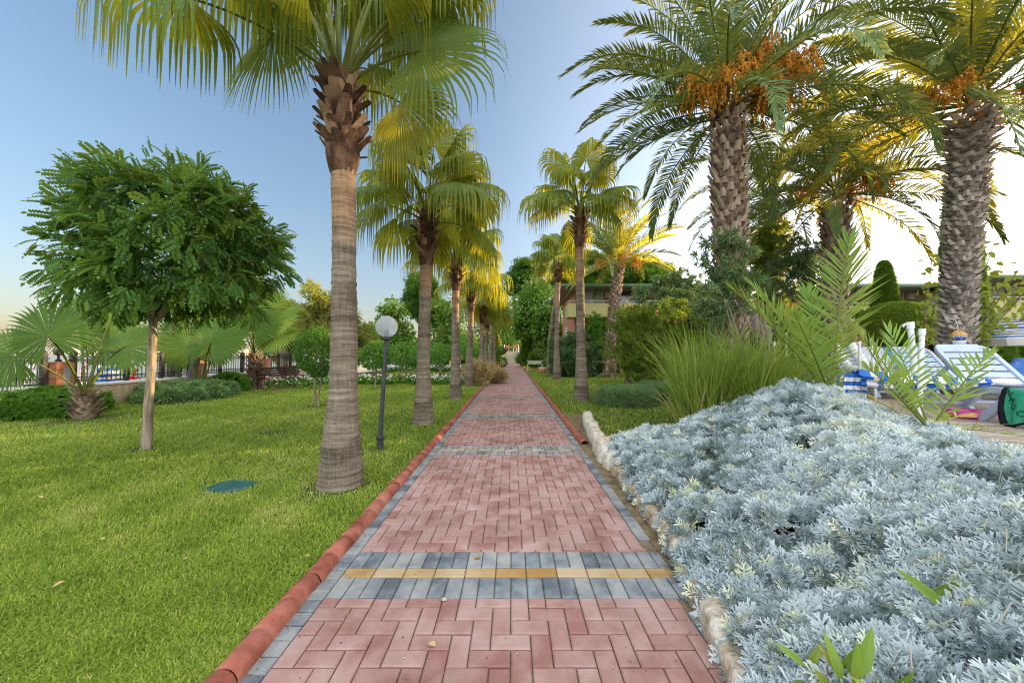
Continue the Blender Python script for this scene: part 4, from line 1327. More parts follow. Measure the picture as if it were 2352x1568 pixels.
# round headed robinia on the left lawn
tb = G(335, 1030)
root = thing('round_tree', 'lollipop tree with dense round crown of feathery leaves on a thin pale trunk, left lawn', 'tree', (tb[0], tb[1], 0))
tc_ = A(422, 585, tb[1]) - np.array([tb[0], tb[1], 0])
mb = MB(); limb(mb, [(0, 0, -.03), (.02, 0, .9), (.05, 0, 1.95)], .066, .05, 14, .08)
for i in range(9):
    a = i * 2.4; q = tc_ + np.array([math.cos(a) * .9, math.sin(a) * .9, rng.uniform(-.5, .7)])
    branches(mb, (.05, 0, 1.9), [q], .035, .01)
mb.build('trunk', M_pale, root, smooth=True)
mb = MB()
P, O, tn = clump_pts(215, 21, (1.24, 1.24, 1.14), .25, 3, .5, -.85, .2)
k = P[:, 2] > -1.32; P, O, tn = P[k], O[k], tn[k]
P += tc_
leaves(mb, P, O, .185, PINN, .45, tn + .12 * np.clip((P[:, 2] - tc_[2]) / 1.2, -1, 1) * 0, .45, .35)
# sprigs reaching out at the top
for i in range(60):
    a = rng.uniform(0, 2 * PI); e = rng.uniform(-.1, 1.3)
    d = np.array([math.cos(a) * math.cos(e), math.sin(a) * math.cos(e), math.sin(e)])
    b = tc_ + d * np.array([1.18, 1.18, 1.08])
    q = b + d * rng.uniform(.08, .3) + Z * .08
    m = 7; t = np.linspace(0, 1, m)[:, None]
    leaves(mb, b * (1 - t) + q * t, np.repeat(d[None], m, 0), .2, PINN, .55, None, .1, .4)
mb.build('crown', M_robinia, root)


def topiary(label, base, cz, rad, stems, leaf=.05, n=2600, mat=None, group=None, name='ficus_tree', shell=.3, cat='tree', lump=.08, tpl=None, trunkmat=None, rnd=.45):
    root = thing(name, label, cat, (base[0], base[1], 0), group=group)
    mb = MB()
    for (x0, x1, r) in stems:
        limb(mb, [(x0, 0, -.03), ((x0 + x1) / 2 + .02, .02, cz * .5), (x1, 0, cz)], r, r * .7, 8, .5)
    mb.build('trunk', trunkmat or M_pale, root, smooth=True)
    mb = MB()
    P, O = ell_pts(n, rad, shell, lump, 3, int(abs(base[0]) * 100) % 97)
    leaves(mb, P + np.array([0, 0, cz]), O, leaf, tpl or LEAF, rnd, None, .3, .6)
    mb.build('crown', mat or M_ficus, root)
    return root


t_ = G(728, 933); c_ = A(730, 808, t_[1])
topiary('small clipped ficus, dark oval crown on two pale stems, left of the nearest palm', t_, c_[2], (.56, .56, .68), [(-.04, -.1, .035), (.05, .08, .03)], .075, 3600, rnd=.22)
t_ = G(862, 893); c_ = A(862, 815, t_[1])
topiary('small round ficus tree behind the globe lamp post, loose drooping leaves', t_, c_[2], (.60, .60, .58), [(0, 0, .045)], .085, 2600, lump=.16)
for i, (px, py, d, rr, lb) in enumerate(((925, 812, 26, 1.05, 'round lawn tree between the lamp post and the second palm, by the rear flower row'), (972, 806, 29, .95, 'round lawn tree half hidden behind the second palm trunk, rear flower row'),
                                       (1012, 812, 26.5, .95, 'round lawn tree between the second and third palm trunks'), (1075, 800, 36, 1.2, 'thin trunked lawn tree beyond the fourth palm'), (1058, 790, 40, 1.3, 'farther lawn tree with grey leaning trunk near the third palm'))):
    c_ = A(px, py, d)
    topiary(lb, (c_[0], d), c_[2], (rr, rr, rr * .8), [(-.02, .05, .07)], .14, 1500, group='round trees along the rear flower row', lump=.2, shell=.5)


def big_tree(name, label, base, crowns, trunk, leaf, tpl, mat, nc, per, cr, trunkmat=None, rnd=.45, droop=.3, group=None, jit=.5, shell=.55, low=-1, lump=.18):
    """trunk: list of (points, r0, r1); crowns: list of (centre, radii) in local coordinates"""
    root = thing(name, label, 'tree', (base[0], base[1], 0), group=group)
    mb = MB()
    for pts, r0, r1 in trunk: limb(mb, pts, r0, r1, 9, .4)
    for c, rad in crowns:
        s = np.array(trunk[0][0][-1])
        tg, _ = ell_pts(6, np.asarray(rad) * .75, .5)
        branches(mb, s, tg + np.asarray(c), trunk[0][2] * .8, .02)
    mb.build('trunk', trunkmat or M_wood, root, smooth=True)
    mb = MB()
    vol = [np.prod(r) for _, r in crowns]; tot = sum(vol)
    for q, (c, rad) in enumerate(crowns):
        f = (vol[q] / tot)
        P, O, tn = clump_pts(max(8, int(nc * f)), per, rad, cr, q * 7 + int(base[1]), shell, low, lump)
        leaves(mb, P + np.asarray(c), O, leaf, tpl, rnd, tn, droop, jit)
    mb.build('crown', mat, root)
    return root


# multi-stemmed trunks behind the round tree
t0 = A(395, 885, 13.0)
root = thing('bare_trunk_tree', 'several grey bare trunks rising from the juniper bed behind the round tree', 'tree', (t0[0], t0[1], 0))
mb = MB()
for x0, x1, r, h in ((-.28, -.42, .085, 2.6), (0, -.12, .14, 2.7), (.15, .2, .09, 2.4), (.62, .8, .13, 2.2)):
    limb(mb, [(x0, 0, -.05), (x0 * .6 + x1 * .4, .05, h * .5), (x1, .1, h)], r * 1.15, r * .8, 10, .5)
limb(mb, [(.0, 0, 2.0), (.25, -.05, 2.1)], .05, .03, 6)
mb.build('trunk', M_grey, root, smooth=True)
mb = MB()
P, O, tn = clump_pts(70, 26, (1.5, 1.2, .7), .4, 8)
leaves(mb, P + np.array([.1, .1, 3.1]), O, .13, LEAF, .5, tn)
P, O, tn = clump_pts(10, 14, (.5, .3, .2), .15, 9); leaves(mb, P + np.array([.1, -.1, .15]), O, .12, LEAF, .6, tn)
mb.build('crown', M_mulb, root)


def bed(name, label, pts, hgt, leaf, tpl, mat, n, group=None, cat='hedge', flat=.0, rnd=.45, droop=.2, lump=.1, core=(.03, .05, .02), corename='hedge_core'):
    """clipped or mounded low hedge filling the outline pts (convex-ish polygon)"""
    pts = np.asarray(pts, float); c = pts.mean(0)
    root = thing(name, label, cat, (c[0], c[1], 0), group=group)
    Q = pts - c
    ang = np.arctan2(Q[:, 1], Q[:, 0]); o = np.argsort(ang); ang, Q = ang[o], Q[o]
    def rmax(a):
        a = np.asarray(a)
        aa = np.concatenate([ang - 2 * PI, ang, ang + 2 * PI]); rr = np.tile(np.linalg.norm(Q, axis=1), 3)
        return np.interp(a, aa, rr)
    a = rng.uniform(-PI, PI, n)
    u = rng.random(n)
    R_ = rmax(a)
    side = u < .45
    rr = np.where(side, 1 - .05 * rng.random(n), np.sqrt(rng.random(n)))
    z = np.where(side, rng.random(n) * .95, 0)
    prof = np.clip((1 - rr ** 6), 0, 1) ** .4 if not flat else np.clip((1 - rr ** 16), 0, 1) ** .5
    z = np.where(side, z * (.9 if flat else .82), prof * (.97 + .03 * rng.random(n)))
    rs = np.where(side, rr * np.sqrt(np.clip(1 - (z * .75) ** 4, .1, 1)), rr)
    x, y = np.cos(a) * R_ * rs, np.sin(a) * R_ * rs
    lm = 1 + lump * vnoise(np.stack([x, y], -1), 3.0 / max(hgt, .3), 5)
    P = np.stack([x * (1 + (lm - 1) * .4), y * (1 + (lm - 1) * .4), z * hgt * lm], -1)
    O = norm(np.stack([np.cos(a) * np.where(side, 1, rr * .3), np.sin(a) * np.where(side, 1, rr * .3), np.where(side, .35, 1.0)], -1))
    mb = MB()
    leaves(mb, P, O, leaf, tpl, rnd, .12 * vnoise(P[:, :2], 2.5, 77), droop, .5)
    mb.build('foliage', mat, root)
    mb = MB()
    th = np.linspace(-PI, PI, 33)[:-1]
    rows = []
    for f, zf in ((.93, 0), (.93, .5), (.86, .8), (.6, .9), (.01, .92)):
        rows.append(np.stack([np.cos(th) * rmax(th) * f, np.sin(th) * rmax(th) * f, np.full(32, zf * hgt)], -1))
    rows = np.array(rows); rows = np.concatenate([rows, rows[:, :1]], 1)
    mb.grid(rows)
    mb.build(corename, M_core, root, smooth=True)
    return root


M_core = plain('twig_core', (.035, .04, .018), 1, .05)
CT = join_tpl([tuft_tpl(6, .9, .3, 9)])
bed('laurel_hedge', 'low broad leaved hedge in front of the sea fence, left lawn edge', [(-13.2, 8.7), (-10.25, 8.5), (-10.35, 9.5), (-11.3, 9.75), (-13.2, 9.75)], .54, .12, CT, M_ficus, 2600, rnd=.6, lump=.15)
bed('juniper_bed', 'spreading grey green juniper bed around the bare trunks by the sea wall', [G(245, 918)[:2], G(300, 925)[:2], G(420, 926)[:2], G(520, 912)[:2], (-10.6, 13.6), (-11.4, 13.9), (-11.55, 12.0), (-11.5, 11.4)], .38, .2, SPRAY, M_jun, 2400, rnd=.75, lump=.4, droop=.0)
bed('low_shrub', 'small leafy shrub at the foot of the second brick pillar', [(-11.5, 14.0), (-10.7, 13.8), (-10.3, 14.3), (-11.4, 14.8)], .62, .12, CT, M_ficus, 700, lump=.2)
h1 = [G(1378, 930)[:2], G(1450, 938)[:2], G(1508, 928)[:2], (4.4, 11.4), (3.6, 12.0), (2.8, 11.5)]
bed('clipped_hedge', 'low flat topped clipped juniper block on the right lawn, nearer of the two', h1, .42, .12, SPRAY, M_jun, 3400, 'clipped low hedge blocks', flat=1, rnd=.7, lump=.09, droop=.0)
h2 = [(4.2, 11.1), (5.3, 11.3), (6.6, 12.2), (6.2, 13.4), (5.0, 13.4), (4.3, 12.2)]
bed('clipped_hedge', 'low clipped juniper block behind the nearer one, running towards the tall grass', h2, .46, .12, SPRAY, M_jun, 3400, 'clipped low hedge blocks', flat=1, rnd=.7, lump=.10, droop=.0)

# feathery tamarisk behind the nearest palm
tt = A(715, 850, 27.0)
big_tree('feathery_tree', 'wispy golden olive tree by the water left of the nearest palm trunk', (tt[0], 27), [((-.6, 0, 3.6), (3.2, 2.4, 2.3)), ((1.4, 0, 2.9), (2.2, 2, 1.9)), ((-2.4, 0, 2.9), (1.8, 1.6, 1.6)), ((2.6, .5, 2.4), (1.5, 1.5, 1.6))],
         [([(0, 0, 0), (-.3, 0, 1.2), (-.2, 0, 2.4)], .2, .1), ([(.9, 0, 0), (.7, 0, 1.4), (1.2, 0, 2.2)], .15, .08)], .5, NTUFT, M_tam, 190, 15, .75, rnd=.5, droop=.5, lump=.45, shell=.9)
lt = A(652, 868, 19.5)
root = thing('leaning_trunk_tree', 'leaning brown trunk with a thin crown beside the sea fence end', 'tree', (lt[0], 19.5, 0))
mb = MB(); limb(mb, [(.35, 0, -.05), (.1, 0, 1.0), (-.35, 0, 2.1), (-.5, 0, 2.9)], .2, .09, 10, .3)
mb.build('trunk', M_wood, root, smooth=True)
mb = MB(); P, O, tn = clump_pts(60, 26, (1.6, 1.3, .8), .4, 18, .9); leaves(mb, P + np.array([-.4, 0, 3.3]), O, .3, NTUFT, .55, tn, .5); mb.build('crown', M_tam, root)

# background wall of trees, left to right (pixel centre, depth, size)
def bt(name, label, px, ptop, pbot, d, wpx, mat, leaf, tpl, nc=120, per=26, droop=.3, tr=.22, lump=.2, rnd=.45, cat_trunk=None, group='trees closing the view', shell=.6, split=1):
    c = A(px, (ptop + pbot) / 2, d); rz = (pbot - ptop) / 2 / FPX * d; rx = wpx / 2 / FPX * d
    cr = []
    if split == 1: cr = [((0, 0, c[2]), (rx, rx * .8, rz))]
    else:
        for q in range(split):
            a = q * 2.4
            cr.append(((math.cos(a) * rx * .45, math.sin(a) * rx * .3, c[2] + rz * (.5 * ((q % 3) - 1))), (rx * .62, rx * .6, rz * .58)))
    return big_tree(name, label, (c[0], d), cr, [([(0, 0, -.05), (.1, 0, max(c[2] - rz * .9, .6) * .6), (0, 0, max(c[2] - rz * .3, 1.0))], tr, tr * .5)], leaf, tpl, mat, nc, per, .14 * (rx + rz), cat_trunk, rnd, droop, group, shell=shell, lump=lump)


bt('mulberry_tree', 'leafy mulberry tree with drooping leaves just right of the near globe lamp', 905, 690, 800, 34, 90, M_mulb, .36, LEAF, 130, 20, .7, split=4)
bt('stone_pine', 'dense rounded stone pine crown behind the second palm trunk', 972, 640, 745, 46, 100, M_pine, .5, NTUFT, 170, 34, .0, .35, .1, split=3)
bt('mulberry_tree', 'tall leafy tree between the third and fourth palm trunks', 1030, 680, 815, 44, 110, M_mulb, .42, LEAF, 150, 22, .6, split=4)
bt('dark_tree', 'dark broad tree at the far end left of the stairs', 1135, 690, 832, 60, 130, M_hib, .5, LEAF, 170, 26, .4, split=4, rnd=.25)
bt('dark_tree', 'deep green tree hanging over the terrace at the top of the stairs', 1185, 735, 806, 66, 110, M_hib, .55, LEAF, 150, 26, .4, rnd=.2)
bt('mulberry_tree', 'large tree with heart shaped leaves right of the path end', 1228, 645, 815, 41, 110, M_mulb, .4, LEAF, 230, 26, .7, split=5)
bt('mulberry_tree', 'leafy tree with hanging shoots behind the pair of slender palms', 1275, 668, 822, 38, 90, M_mulb, .38, LEAF, 190, 26, .7, split=5, rnd=.38)
bt('stone_pine', 'stone pine with open dark trunk at the centre of the skyline', 1205, 607, 690, 64, 100, M_pine, .6, NTUFT, 170, 30, .0, .35, .12, split=3)
bt('stone_pine', 'wide stone pine crown rising behind the balcony building, left part', 1330, 596, 672, 46, 170, M_pine, .5, NTUFT, 300, 34, .0, .35, .1, split=4, rnd=.55)
bt('stone_pine', 'stone pine crown behind the fruiting date palm, right of the roof', 1455, 612, 690, 47, 190, M_pine, .5, NTUFT, 280, 34, .0, .35, .1, split=4, rnd=.55)
bt('pale_tree', 'pale green tree beyond the water front left of the lamp globe', 845, 742, 815, 46, 80, M_tam, .5, LEAF, 90, 24, .4)
bt('hedge_tree', 'rounded green shrub tree behind the rear flower row, left of the lamp', 800, 770, 838, 44, 80, M_hib, .4, LEAF, 100, 24, .3)
bt('hedge_tree', 'dark green shrub mass behind the second palm at the lawn end', 950, 780, 842, 43, 150, M_hib, .4, LEAF, 170, 26, .3)
bt('hedge_tree', 'dark green shrub mass between the third palm and the far lamps', 1065, 785, 845, 50, 140, M_hib, .45, LEAF, 170, 26, .3, rnd=.3)

# conifers and clipped shrubs near the stairs
def cone_tree(name, label, base, h, r, mat, n, leaf, tpl=SPRAY, group=None, blunt=.6, cat='shrub', z0=.15, trunk=.05, lump=.12, rnd=.45):
    root = thing(name, label, cat, (base[0], base[1], 0), group=group)
    mb = MB(); mb.tube([(0, 0, -.05), (0, 0, h * .8)], [trunk, trunk * .4], 7); mb.build('trunk', M_wood, root)
    t = rng.random(n) ** .8; a = rng.uniform(0, 2 * PI, n)
    rr = r * np.clip((1 - t) ** blunt, .0, 1) * np.clip((t + .06) / .2, .3, 1) * (1 - .25 * rng.random(n) ** 2)
    P = np.stack([np.cos(a) * rr, np.sin(a) * rr, z0 + t * (h - z0)], -1)
    P[:, :2] *= (1 + lump * vnoise(P, 4 / r * .5, 3))[:, None]
    O = norm(np.stack([np.cos(a), np.sin(a), np.full(n, .9)], -1))
    mb = MB(); leaves(mb, P, O, leaf, tpl, rnd, None, -.3, .3); mb.build('foliage', mat, root)
    return root


c_ = A(1222, 836, 42); cone_tree('thuja', 'bright green feathery thuja cone right of the stairs', (c_[0], 42), 5.0, 1.3, M_thuja, 2600, .45, blunt=.75)
c_ = A(1223, 838, 36); cone_tree('clipped_conifer', 'small egg shaped bright conifer beside the pale side table', (c_[0], 36), 1.45, .5, M_thuja, 900, .2, blunt=.45)
c_ = A(1142, 838, 44); cone_tree('gold_conifer', 'yellow tipped narrow conifer left of the stairs', (c_[0], 44), 3.6, .75, M_yel, 1300, .3, blunt=.7)
c_ = A(1147, 838, 41)
root = thing('cloud_topiary', 'two tier clipped topiary bush left of the stair foot', 'shrub', (c_[0], 41, 0))
mb = MB(); mb.tube([(0, 0, 0), (0, 0, 2.0)], .06, 7); mb.build('trunk', M_wood, root)
mb = MB()
for cz, rad in ((.55, (.85, .7, .62)), (1.85, (.75, .6, .38))):
    P, O = ell_pts(900, rad, .15, .05, 3, 4); leaves(mb, P + np.array([0, 0, cz]), O, .16, LEAF, .35, None, .2)
mb.build('foliage', M_hib, root)
M_flred = plain('red_petal', (.6, .03, .03), .5, .3)
for px, py, d, rx, rz, lb in ((1255, 815, 37, 1.5, 1.15, 'rounded hibiscus bush with red flowers beside the side table'), (1203, 832, 46, 1.0, .8, 'dark low bush against the right stair rail'),
                              (1118, 835, 47, 1.4, 1.0, 'dark low bush beside the far lamp posts'), (1284, 825, 33, 1.2, 1.1, 'hibiscus bush between the pair of slender palm trunks')):
    c_ = A(px, py, d)
    root = thing('hibiscus_bush', lb, 'shrub', (c_[0], d, 0))
    mb = MB(); branches(mb, (0, 0, 0), [(-.4, 0, rz), (.4, 0, rz), (0, .2, rz * 1.2)], .04, .02); mb.build('stems', M_wood, root)
    mb = MB(); P, O, tn = clump_pts(60, 26, (rx, rx * .8, rz), .3, int(px)); leaves(mb, P + np.array([0, 0, rz]), O, .2, LEAF, .45, tn, .3); mb.build('foliage', M_hib, root)
    if 'red' in lb or 'between' in lb:
        for i in range(7):
            P, O = ell_pts(2, (rx, rx * .8, rz), .02); p = P[0]; p[1] = -abs(p[1])
            mb = MB(); leaves(mb, np.repeat(p[None], 5, 0) + np.array([0, 0, rz]), rdirs(5), .16, LEAF, .5); mb.build('flower', M_flred, root)
# oleander and magnolia beside the tall right palm
bt('oleander_bush', 'tall dark oleander mass behind the tall slender palm trunk', 1325, 765, 876, 23.5, 112, M_olive, .26, TUFT, 190, 22, .1, tr=.06, group=None, rnd=.28)
bt('magnolia_tree', 'glossy rounded tree under the yellow balcony', 1372, 732, 850, 24.2, 80, M_ficus, .2, TUFT, 170, 20, .1, tr=.12, group=None, rnd=.55)
# pomegranate
pc = A(1512, 770, 14.0)
root = big_tree('pomegranate_bush', 'big loose pomegranate bush with a few red fruits left of the tall grass', (pc[0], 14.0),
                [((0, 0, 1.75), (1.65, 1.3, 1.5)), ((-.75, 0, 3.0), (.8, .7, .8)), ((.7, 0, 2.8), (1.0, .8, .9)), ((.1, -.3, 1.0), (1.5, 1.1, .9)), ((-.9, 0, 1.6), (.9, .8, 1.0))],
                [([(0, 0, 0), (.1, 0, .8), (0, 0, 1.5)], .08, .05), ([(.3, 0, 0), (.5, 0, 1.0), (.7, 0, 1.8)], .06, .03), ([(-.3, 0, 0), (-.5, 0, 1.2), (-.7, 0, 2.0)], .06, .03)], .12, TUFT, M_pom, 300, 22, .28, rnd=.62, lump=.25, shell=.75)
M_pomf = plain('pomegranate_skin', (.55, .12, .08), .4, .4)
for px, py in ((1508, 716), (1535, 737), (1551, 741), (1597, 694), (1605, 690), (1450, 705)):
    p = A(px, py, 12.9) - np.array([pc[0], 14.0, 0])
    mb = MB(); mb.lathe([(0, -.05), (.035, -.035), (.05, 0), (.04, .035), (.012, .05), (.018, .066)], 10, p); mb.build('fruit', M_pomf, root, smooth=True)

# climber wrapped round the lower part of the big date palm and its neighbour
def climber(label, base, crowns, nc, seed, mat=None, leaf=.17, tpl=None, h=2.5):
    root = thing('climbing_shrub', label, 'climber', (base[0], base[1], 0))
    mb = MB()
    for i in range(5): limb(mb, [(rng.normal(0, .1), -.2, 0), (rng.normal(0, .3), -.35, h * .5), (rng.normal(0, .3), -.3, h)], .03, .012, 5)
    mb.build('stems', M_wood, root)
    mb = MB()
    for q, (c, rad, n_) in enumerate(crowns):
        P, O, tn = clump_pts(n_, 12, np.asarray(rad) * 1.15, .22, seed + q, .95, lump=.5); leaves(mb, P + np.asarray(c), O, leaf, tpl or tuft_tpl(7, .9, .1, 3), .45, tn, .35, .6)
    mb.build('foliage', mat or M_olive, root)
    return root


def loc(px, py, d, b): return A(px, py, d) - np.array([b[0], b[1], 0])
b1 = (d1[0], d1[1] - .3)
climber('narrow leaved grey green climber covering the lower trunk of the big date palm', b1,
        [(loc(1680, 560, 7.2, b1), (.40, .22, .30), 6), (loc(1655, 650, 7.2, b1), (.34, .22, .6), 9), (loc(1708, 640, 7.2, b1), (.32, .22, .5), 7), (loc(1640, 715, 7.2, b1), (.36, .25, .3), 7)], 100, 60)
b2 = (d4[0], d4[1] - .5)
climber('sunlit leafy climber wrapped round the thinner date palm trunk', b2, [(loc(1762, 540, 12.5, b2), (.42, .4, .9), 70), (loc(1770, 620, 12.5, b2), (.5, .4, 1.0), 80)], 100, 70, M_yel, .18)
b3 = (A(1830, 600, 11.5)[0], 11.5)
climber('airy wispy shrub silhouetted between two date palm trunks', b3, [(loc(1835, 590, 11.5, b3), (1.0, .6, .55), 34), (loc(1810, 650, 11.5, b3), (.9, .6, .8), 30), (loc(1860, 640, 11.5, b3), (.6, .6, .8), 22)], 100, 80, None, .16)
# low growth closing the gap under the date palms
for i, (px, pt, d, wpx, mt, lf, tp, lb) in enumerate(((1700, 735, 9.5, 130, M_olive, .2, TUFT, 'grey green undergrowth at the foot of the big date palm'), (1800, 725, 15, 190, M_hib, .22, TUFT, 'dark shrub mass beneath the middle date palms'), (1555, 640, 17, 190, M_olive, .25, TUFT, 'dull green shrub behind the pomegranate bush'),
                                           (1890, 690, 14, 120, M_hib, .2, TUFT, 'dark shrub behind the tall young palm frond'), (1975, 720, 15, 110, M_thuja, .2, TUFT, 'mid green conifer shrub left of the domed topiary'))):
    bt('garden_shrub', lb, px, pt, 835, d, wpx, mt, lf, tp, 130, 20, .2, tr=.06, group='shrubs under the date palms', shell=.8, lump=.25)

# topiary dome and columnar cypress by the pool
td = A(2062, 760, 12.2)
root = thing('topiary_dome', 'large smooth clipped mushroom dome topiary behind the loungers', 'shrub', (td[0], 12.2, 0))
mb = MB(); mb.tube([(0, 0, 0), (0, 0, 1.6)], .12, 8); mb.build('trunk', M_wood, root)
mb = MB()
zt = A(2062, 695, 12.2)[2]; zb = A(2062, 775, 12.2)[2]
P, O = ell_pts(11000, (1.22, 1.1, zt - zb), .05, .015, 3, 4, -.15); leaves(mb, P + np.array([0, 0, zb]), O, .08, SPRAY, .68, None, -.2, .35)
P, O = ell_pts(5000, (.78, .78, 1.5), .06, .03, 3, 5, -.9); leaves(mb, P + np.array([0, 0, .75]), O, .08, SPRAY, .42, None, -.2, .4)
mb.build('foliage', M_thuja, root)
cc = A(2037, 800, 15.5)
cone_tree('cypress', 'narrow tapering clipped cypress rising above the topiary dome', (cc[0], 15.5), A(2040, 602, 15.5)[2], .62, M_thuja, 9000, .12, blunt=.42, lump=.03, rnd=.4)
cc = A(2218, 800, 14); cone_tree('cypress', 'tall slim cypress column hidden beside the swollen palm trunk', (cc[0], 14), A(2215, 440, 14)[2], .62, M_thuja, 7000, .2, blunt=.3, rnd=.45)
cc = A(2258, 800, 13); cone_tree('conical_shrub', 'rounded conical shrub right of the swollen palm trunk', (cc[0], 13), A(2258, 720, 13)[2], .9, M_thuja, 3500, .16, blunt=.5, rnd=.3)
cc = A(2320, 800, 14); cone_tree('conical_shrub', 'low spreading conifer under the striped parasols', (cc[0], 14), A(2320, 740, 14)[2], 1.1, M_thuja, 3000, .18, blunt=.5, rnd=.35)
cc = A(1975, 800, 13); cone_tree('conical_shrub', 'low dark conifer just left of the dome topiary', (cc[0], 13), A(1985, 735, 13)[2], .8, M_thuja, 3000, .15, blunt=.45, rnd=.3)
# mulberry sapling with big yellowing leaves around the right palm
mb_root = thing('mulberry_sapling', 'young mulberry with big yellow green leaves on long shoots around the swollen palm trunk', 'tree', (9.6, 8.4, 0))
ms = MB(); ml = MB()
for (px, py, q0) in ((2140, 600, 0), (2128, 655, 0), (2150, 690, 0), (2255, 525, 1), (2285, 555, 1), (2250, 620, 1), (2265, 690, 1), (2300, 660, 1), (2345, 610, 1), (2330, 690, 1), (2290, 720, 1), (2345, 655, 1), (2240, 730, 1), (2230, 690, 1), (2380, 640, 1), (2390, 700, 1), (2310, 740, 1), (2225, 640, 1)):
    q = A(px, py, 8.2 + rng.normal(0, .3)) - np.array([9.6, 8.4, 0])
    s = np.array([.6 * q0 - .1, .2, 1.0])
    m = (s + q) / 2 + np.array([0, 0, -.1])
    limb(ms, [s, m, q], .022, .006, 5)
    k = 34; t = rng.uniform(.35, 1.03, k)[:, None]
    pp = s * (1 - t) ** 2 + 2 * m * t * (1 - t) + q * t * t + rng.normal(0, .09, (k, 3))
    leaves(ml, pp, np.tile(norm((q - s)[None]), (k, 1)) * .5 + rdirs(k) * .6, .15, leaf_tpl(.34, .03, -.2), .45, None, .9, .4)
limb(ms, [(0, 0, 0), (.1, 0, .6), (-.1, .2, 1.0)], .05, .03); limb(ms, [(.3, 0, 0), (.4, 0, .6), (.5, .2, 1.0)], .05, .03)
ms.build('trunk', M_wood, mb_root, smooth=True); ml.build('foliage', M_yel, mb_root)

# ------------------------------------------------------------------ tall ornamental grass and plumes
M_tall = leafmat('tall_grass_blade', [(.07, .13, .025), (.13, .20, .035), (.20, .27, .05), (.42, .33, .14)], (.5, .55, .08), .35, .5, .3, 1, .2)
def grass_clump(label, base, n, h, spread, seed, name='grass_clump', dead=.2, wd=.009, lean=.42):
    r = np.random.default_rng(seed)
    root = thing(name, label, 'ornamental grass', (base[0], base[1], 0), group='tall grass clumps beside the silver bed')
    a = r.uniform(0, 2 * PI, n); rad = spread * np.sqrt(r.random(n))
    B = np.stack([np.cos(a) * rad, np.sin(a) * rad, np.zeros(n)], -1)
    dd = r.random(n) < dead
    L = h * r.uniform(.45, 1.1, n) * np.where(dd, .5, 1)
    ln = r.uniform(.02, lean, n) * (.5 + rad / spread) * np.where(dd, 1.6, 1)
    a2 = a + r.normal(0, .6, n)
    st = 6; C = [B]; e = PI / 2 - ln * .5
    bend = r.uniform(.1, 1.1, n) * (.4 + rad / spread)
    for i in range(st):
        d = np.stack([np.cos(a2) * np.cos(e), np.sin(a2) * np.cos(e), np.sin(e)], -1)
        C.append(C[-1] + d * (L / st)[:, None]); e = e - bend * (i + 1) / st * .45
    C = np.stack(C, 1)
    S = np.stack([-np.sin(a2), np.cos(a2), np.zeros(n)], -1)
    fl = r.normal(0, .9, n); S = S * np.cos(fl)[:, None] + np.stack([np.cos(a2), np.sin(a2), np.zeros(n)], -1) * np.sin(fl)[:, None]
    wv = wd * np.array([.8, 1, 1, .95, .8, .5, .08])[None, :] * r.uniform(.6, 1.3, n)[:, None]
    V = np.stack([C - S[:, None] * wv[..., None], C + S[:, None] * wv[..., None]], 2)
    base_i = np.arange(n)[:, None, None] * (st + 1) * 2
    F = (base_i + (np.arange(st) * 2)[None, :, None] + np.array([0, 1, 3, 2])).reshape(-1, 4)
    rn = np.where(dd, r.uniform(.85, 1, n), np.clip(r.normal(.38, .18, n), 0, .75))
    mb = MB(); mb.add(V.reshape(-1, 3), F, np.repeat(rn, (st + 1) * 2)); mb.build('blades', M_tall, root)
    return root


grass_clump('tall arching green grass clump with straw at its foot, nearest the path', (3.55, 6.9), 950, 2.15, .42, 1, dead=.22)
grass_clump('tall dense green grass clump in the middle behind the silver bed', (4.35, 6.75), 950, 2.1, .45, 2, dead=.1)
grass_clump('green grass clump on the side of the white loungers, shorter', (5.1, 6.7), 700, 1.8, .42, 3, dead=.12)
M_pl1 = leafmat('pinkish_plume', [(.40, .31, .30), (.5, .41, .39), (.58, .5, .47)], (.5, .4, .35), .3, .9, .1)
M_pl2 = leafmat('cream_plume', [(.4, .3, .14), (.52, .42, .22), (.62, .54, .34)], (.6, .5, .25), .35, .9, .1)
def plume(label, pos, h, mat, seed, L=.45, group=None):
    r = np.random.default_rng(seed)
    root = thing('pampas_plume', label, 'plume', (pos[0], pos[1], 0), group=group)
    lean = r.normal(0, .12)
    mb = MB(); mb.tube([(0, 0, 0), (lean * .5, 0, h * .6), (lean, 0, h)], [.008, .006, .003], 5, .4); mb.build('stalk', M_tall, root)
    n = 260; t = r.random(n); a = r.uniform(0, 2 * PI, n)
    P = np.stack([lean * (1 + .4 * t) + 0 * t, 0 * t, h - .1 + L * .75 * t], -1)
    O = np.stack([np.cos(a), np.sin(a), 1.1 + 0 * a], -1)
    mb = MB(); leaves(mb, P, norm(O), .10 * L / .45, NTUFT, .5, None, .1, .3); mb.build('plume_head', mat, root)


for i, (px, py) in enumerate(((1728, 730), (1742, 745), (1757, 768))):
    p = A(px, py, 8.4); plume(('pinkish grey pampas plume, highest of three in front of the big date palm', 'pinkish grey pampas plume, middle of three near the big date palm', 'short pinkish grey plume, lowest of three above the tall grass')[i], p, p[2] - .15, M_pl1, i, .5, 'pinkish plumes')
for i, (px, py) in enumerate(((1938, 770), (1955, 762), (1972, 782))):
    p = A(px, py, 8.6); plume(('cream pampas plume beside the tall young palm frond', 'cream pampas plume, middle and tallest of the pale trio', 'cream pampas plume closest to the white parasol poles')[i], p, p[2] - .1, M_pl2, 10 + i, .55, 'cream plumes')

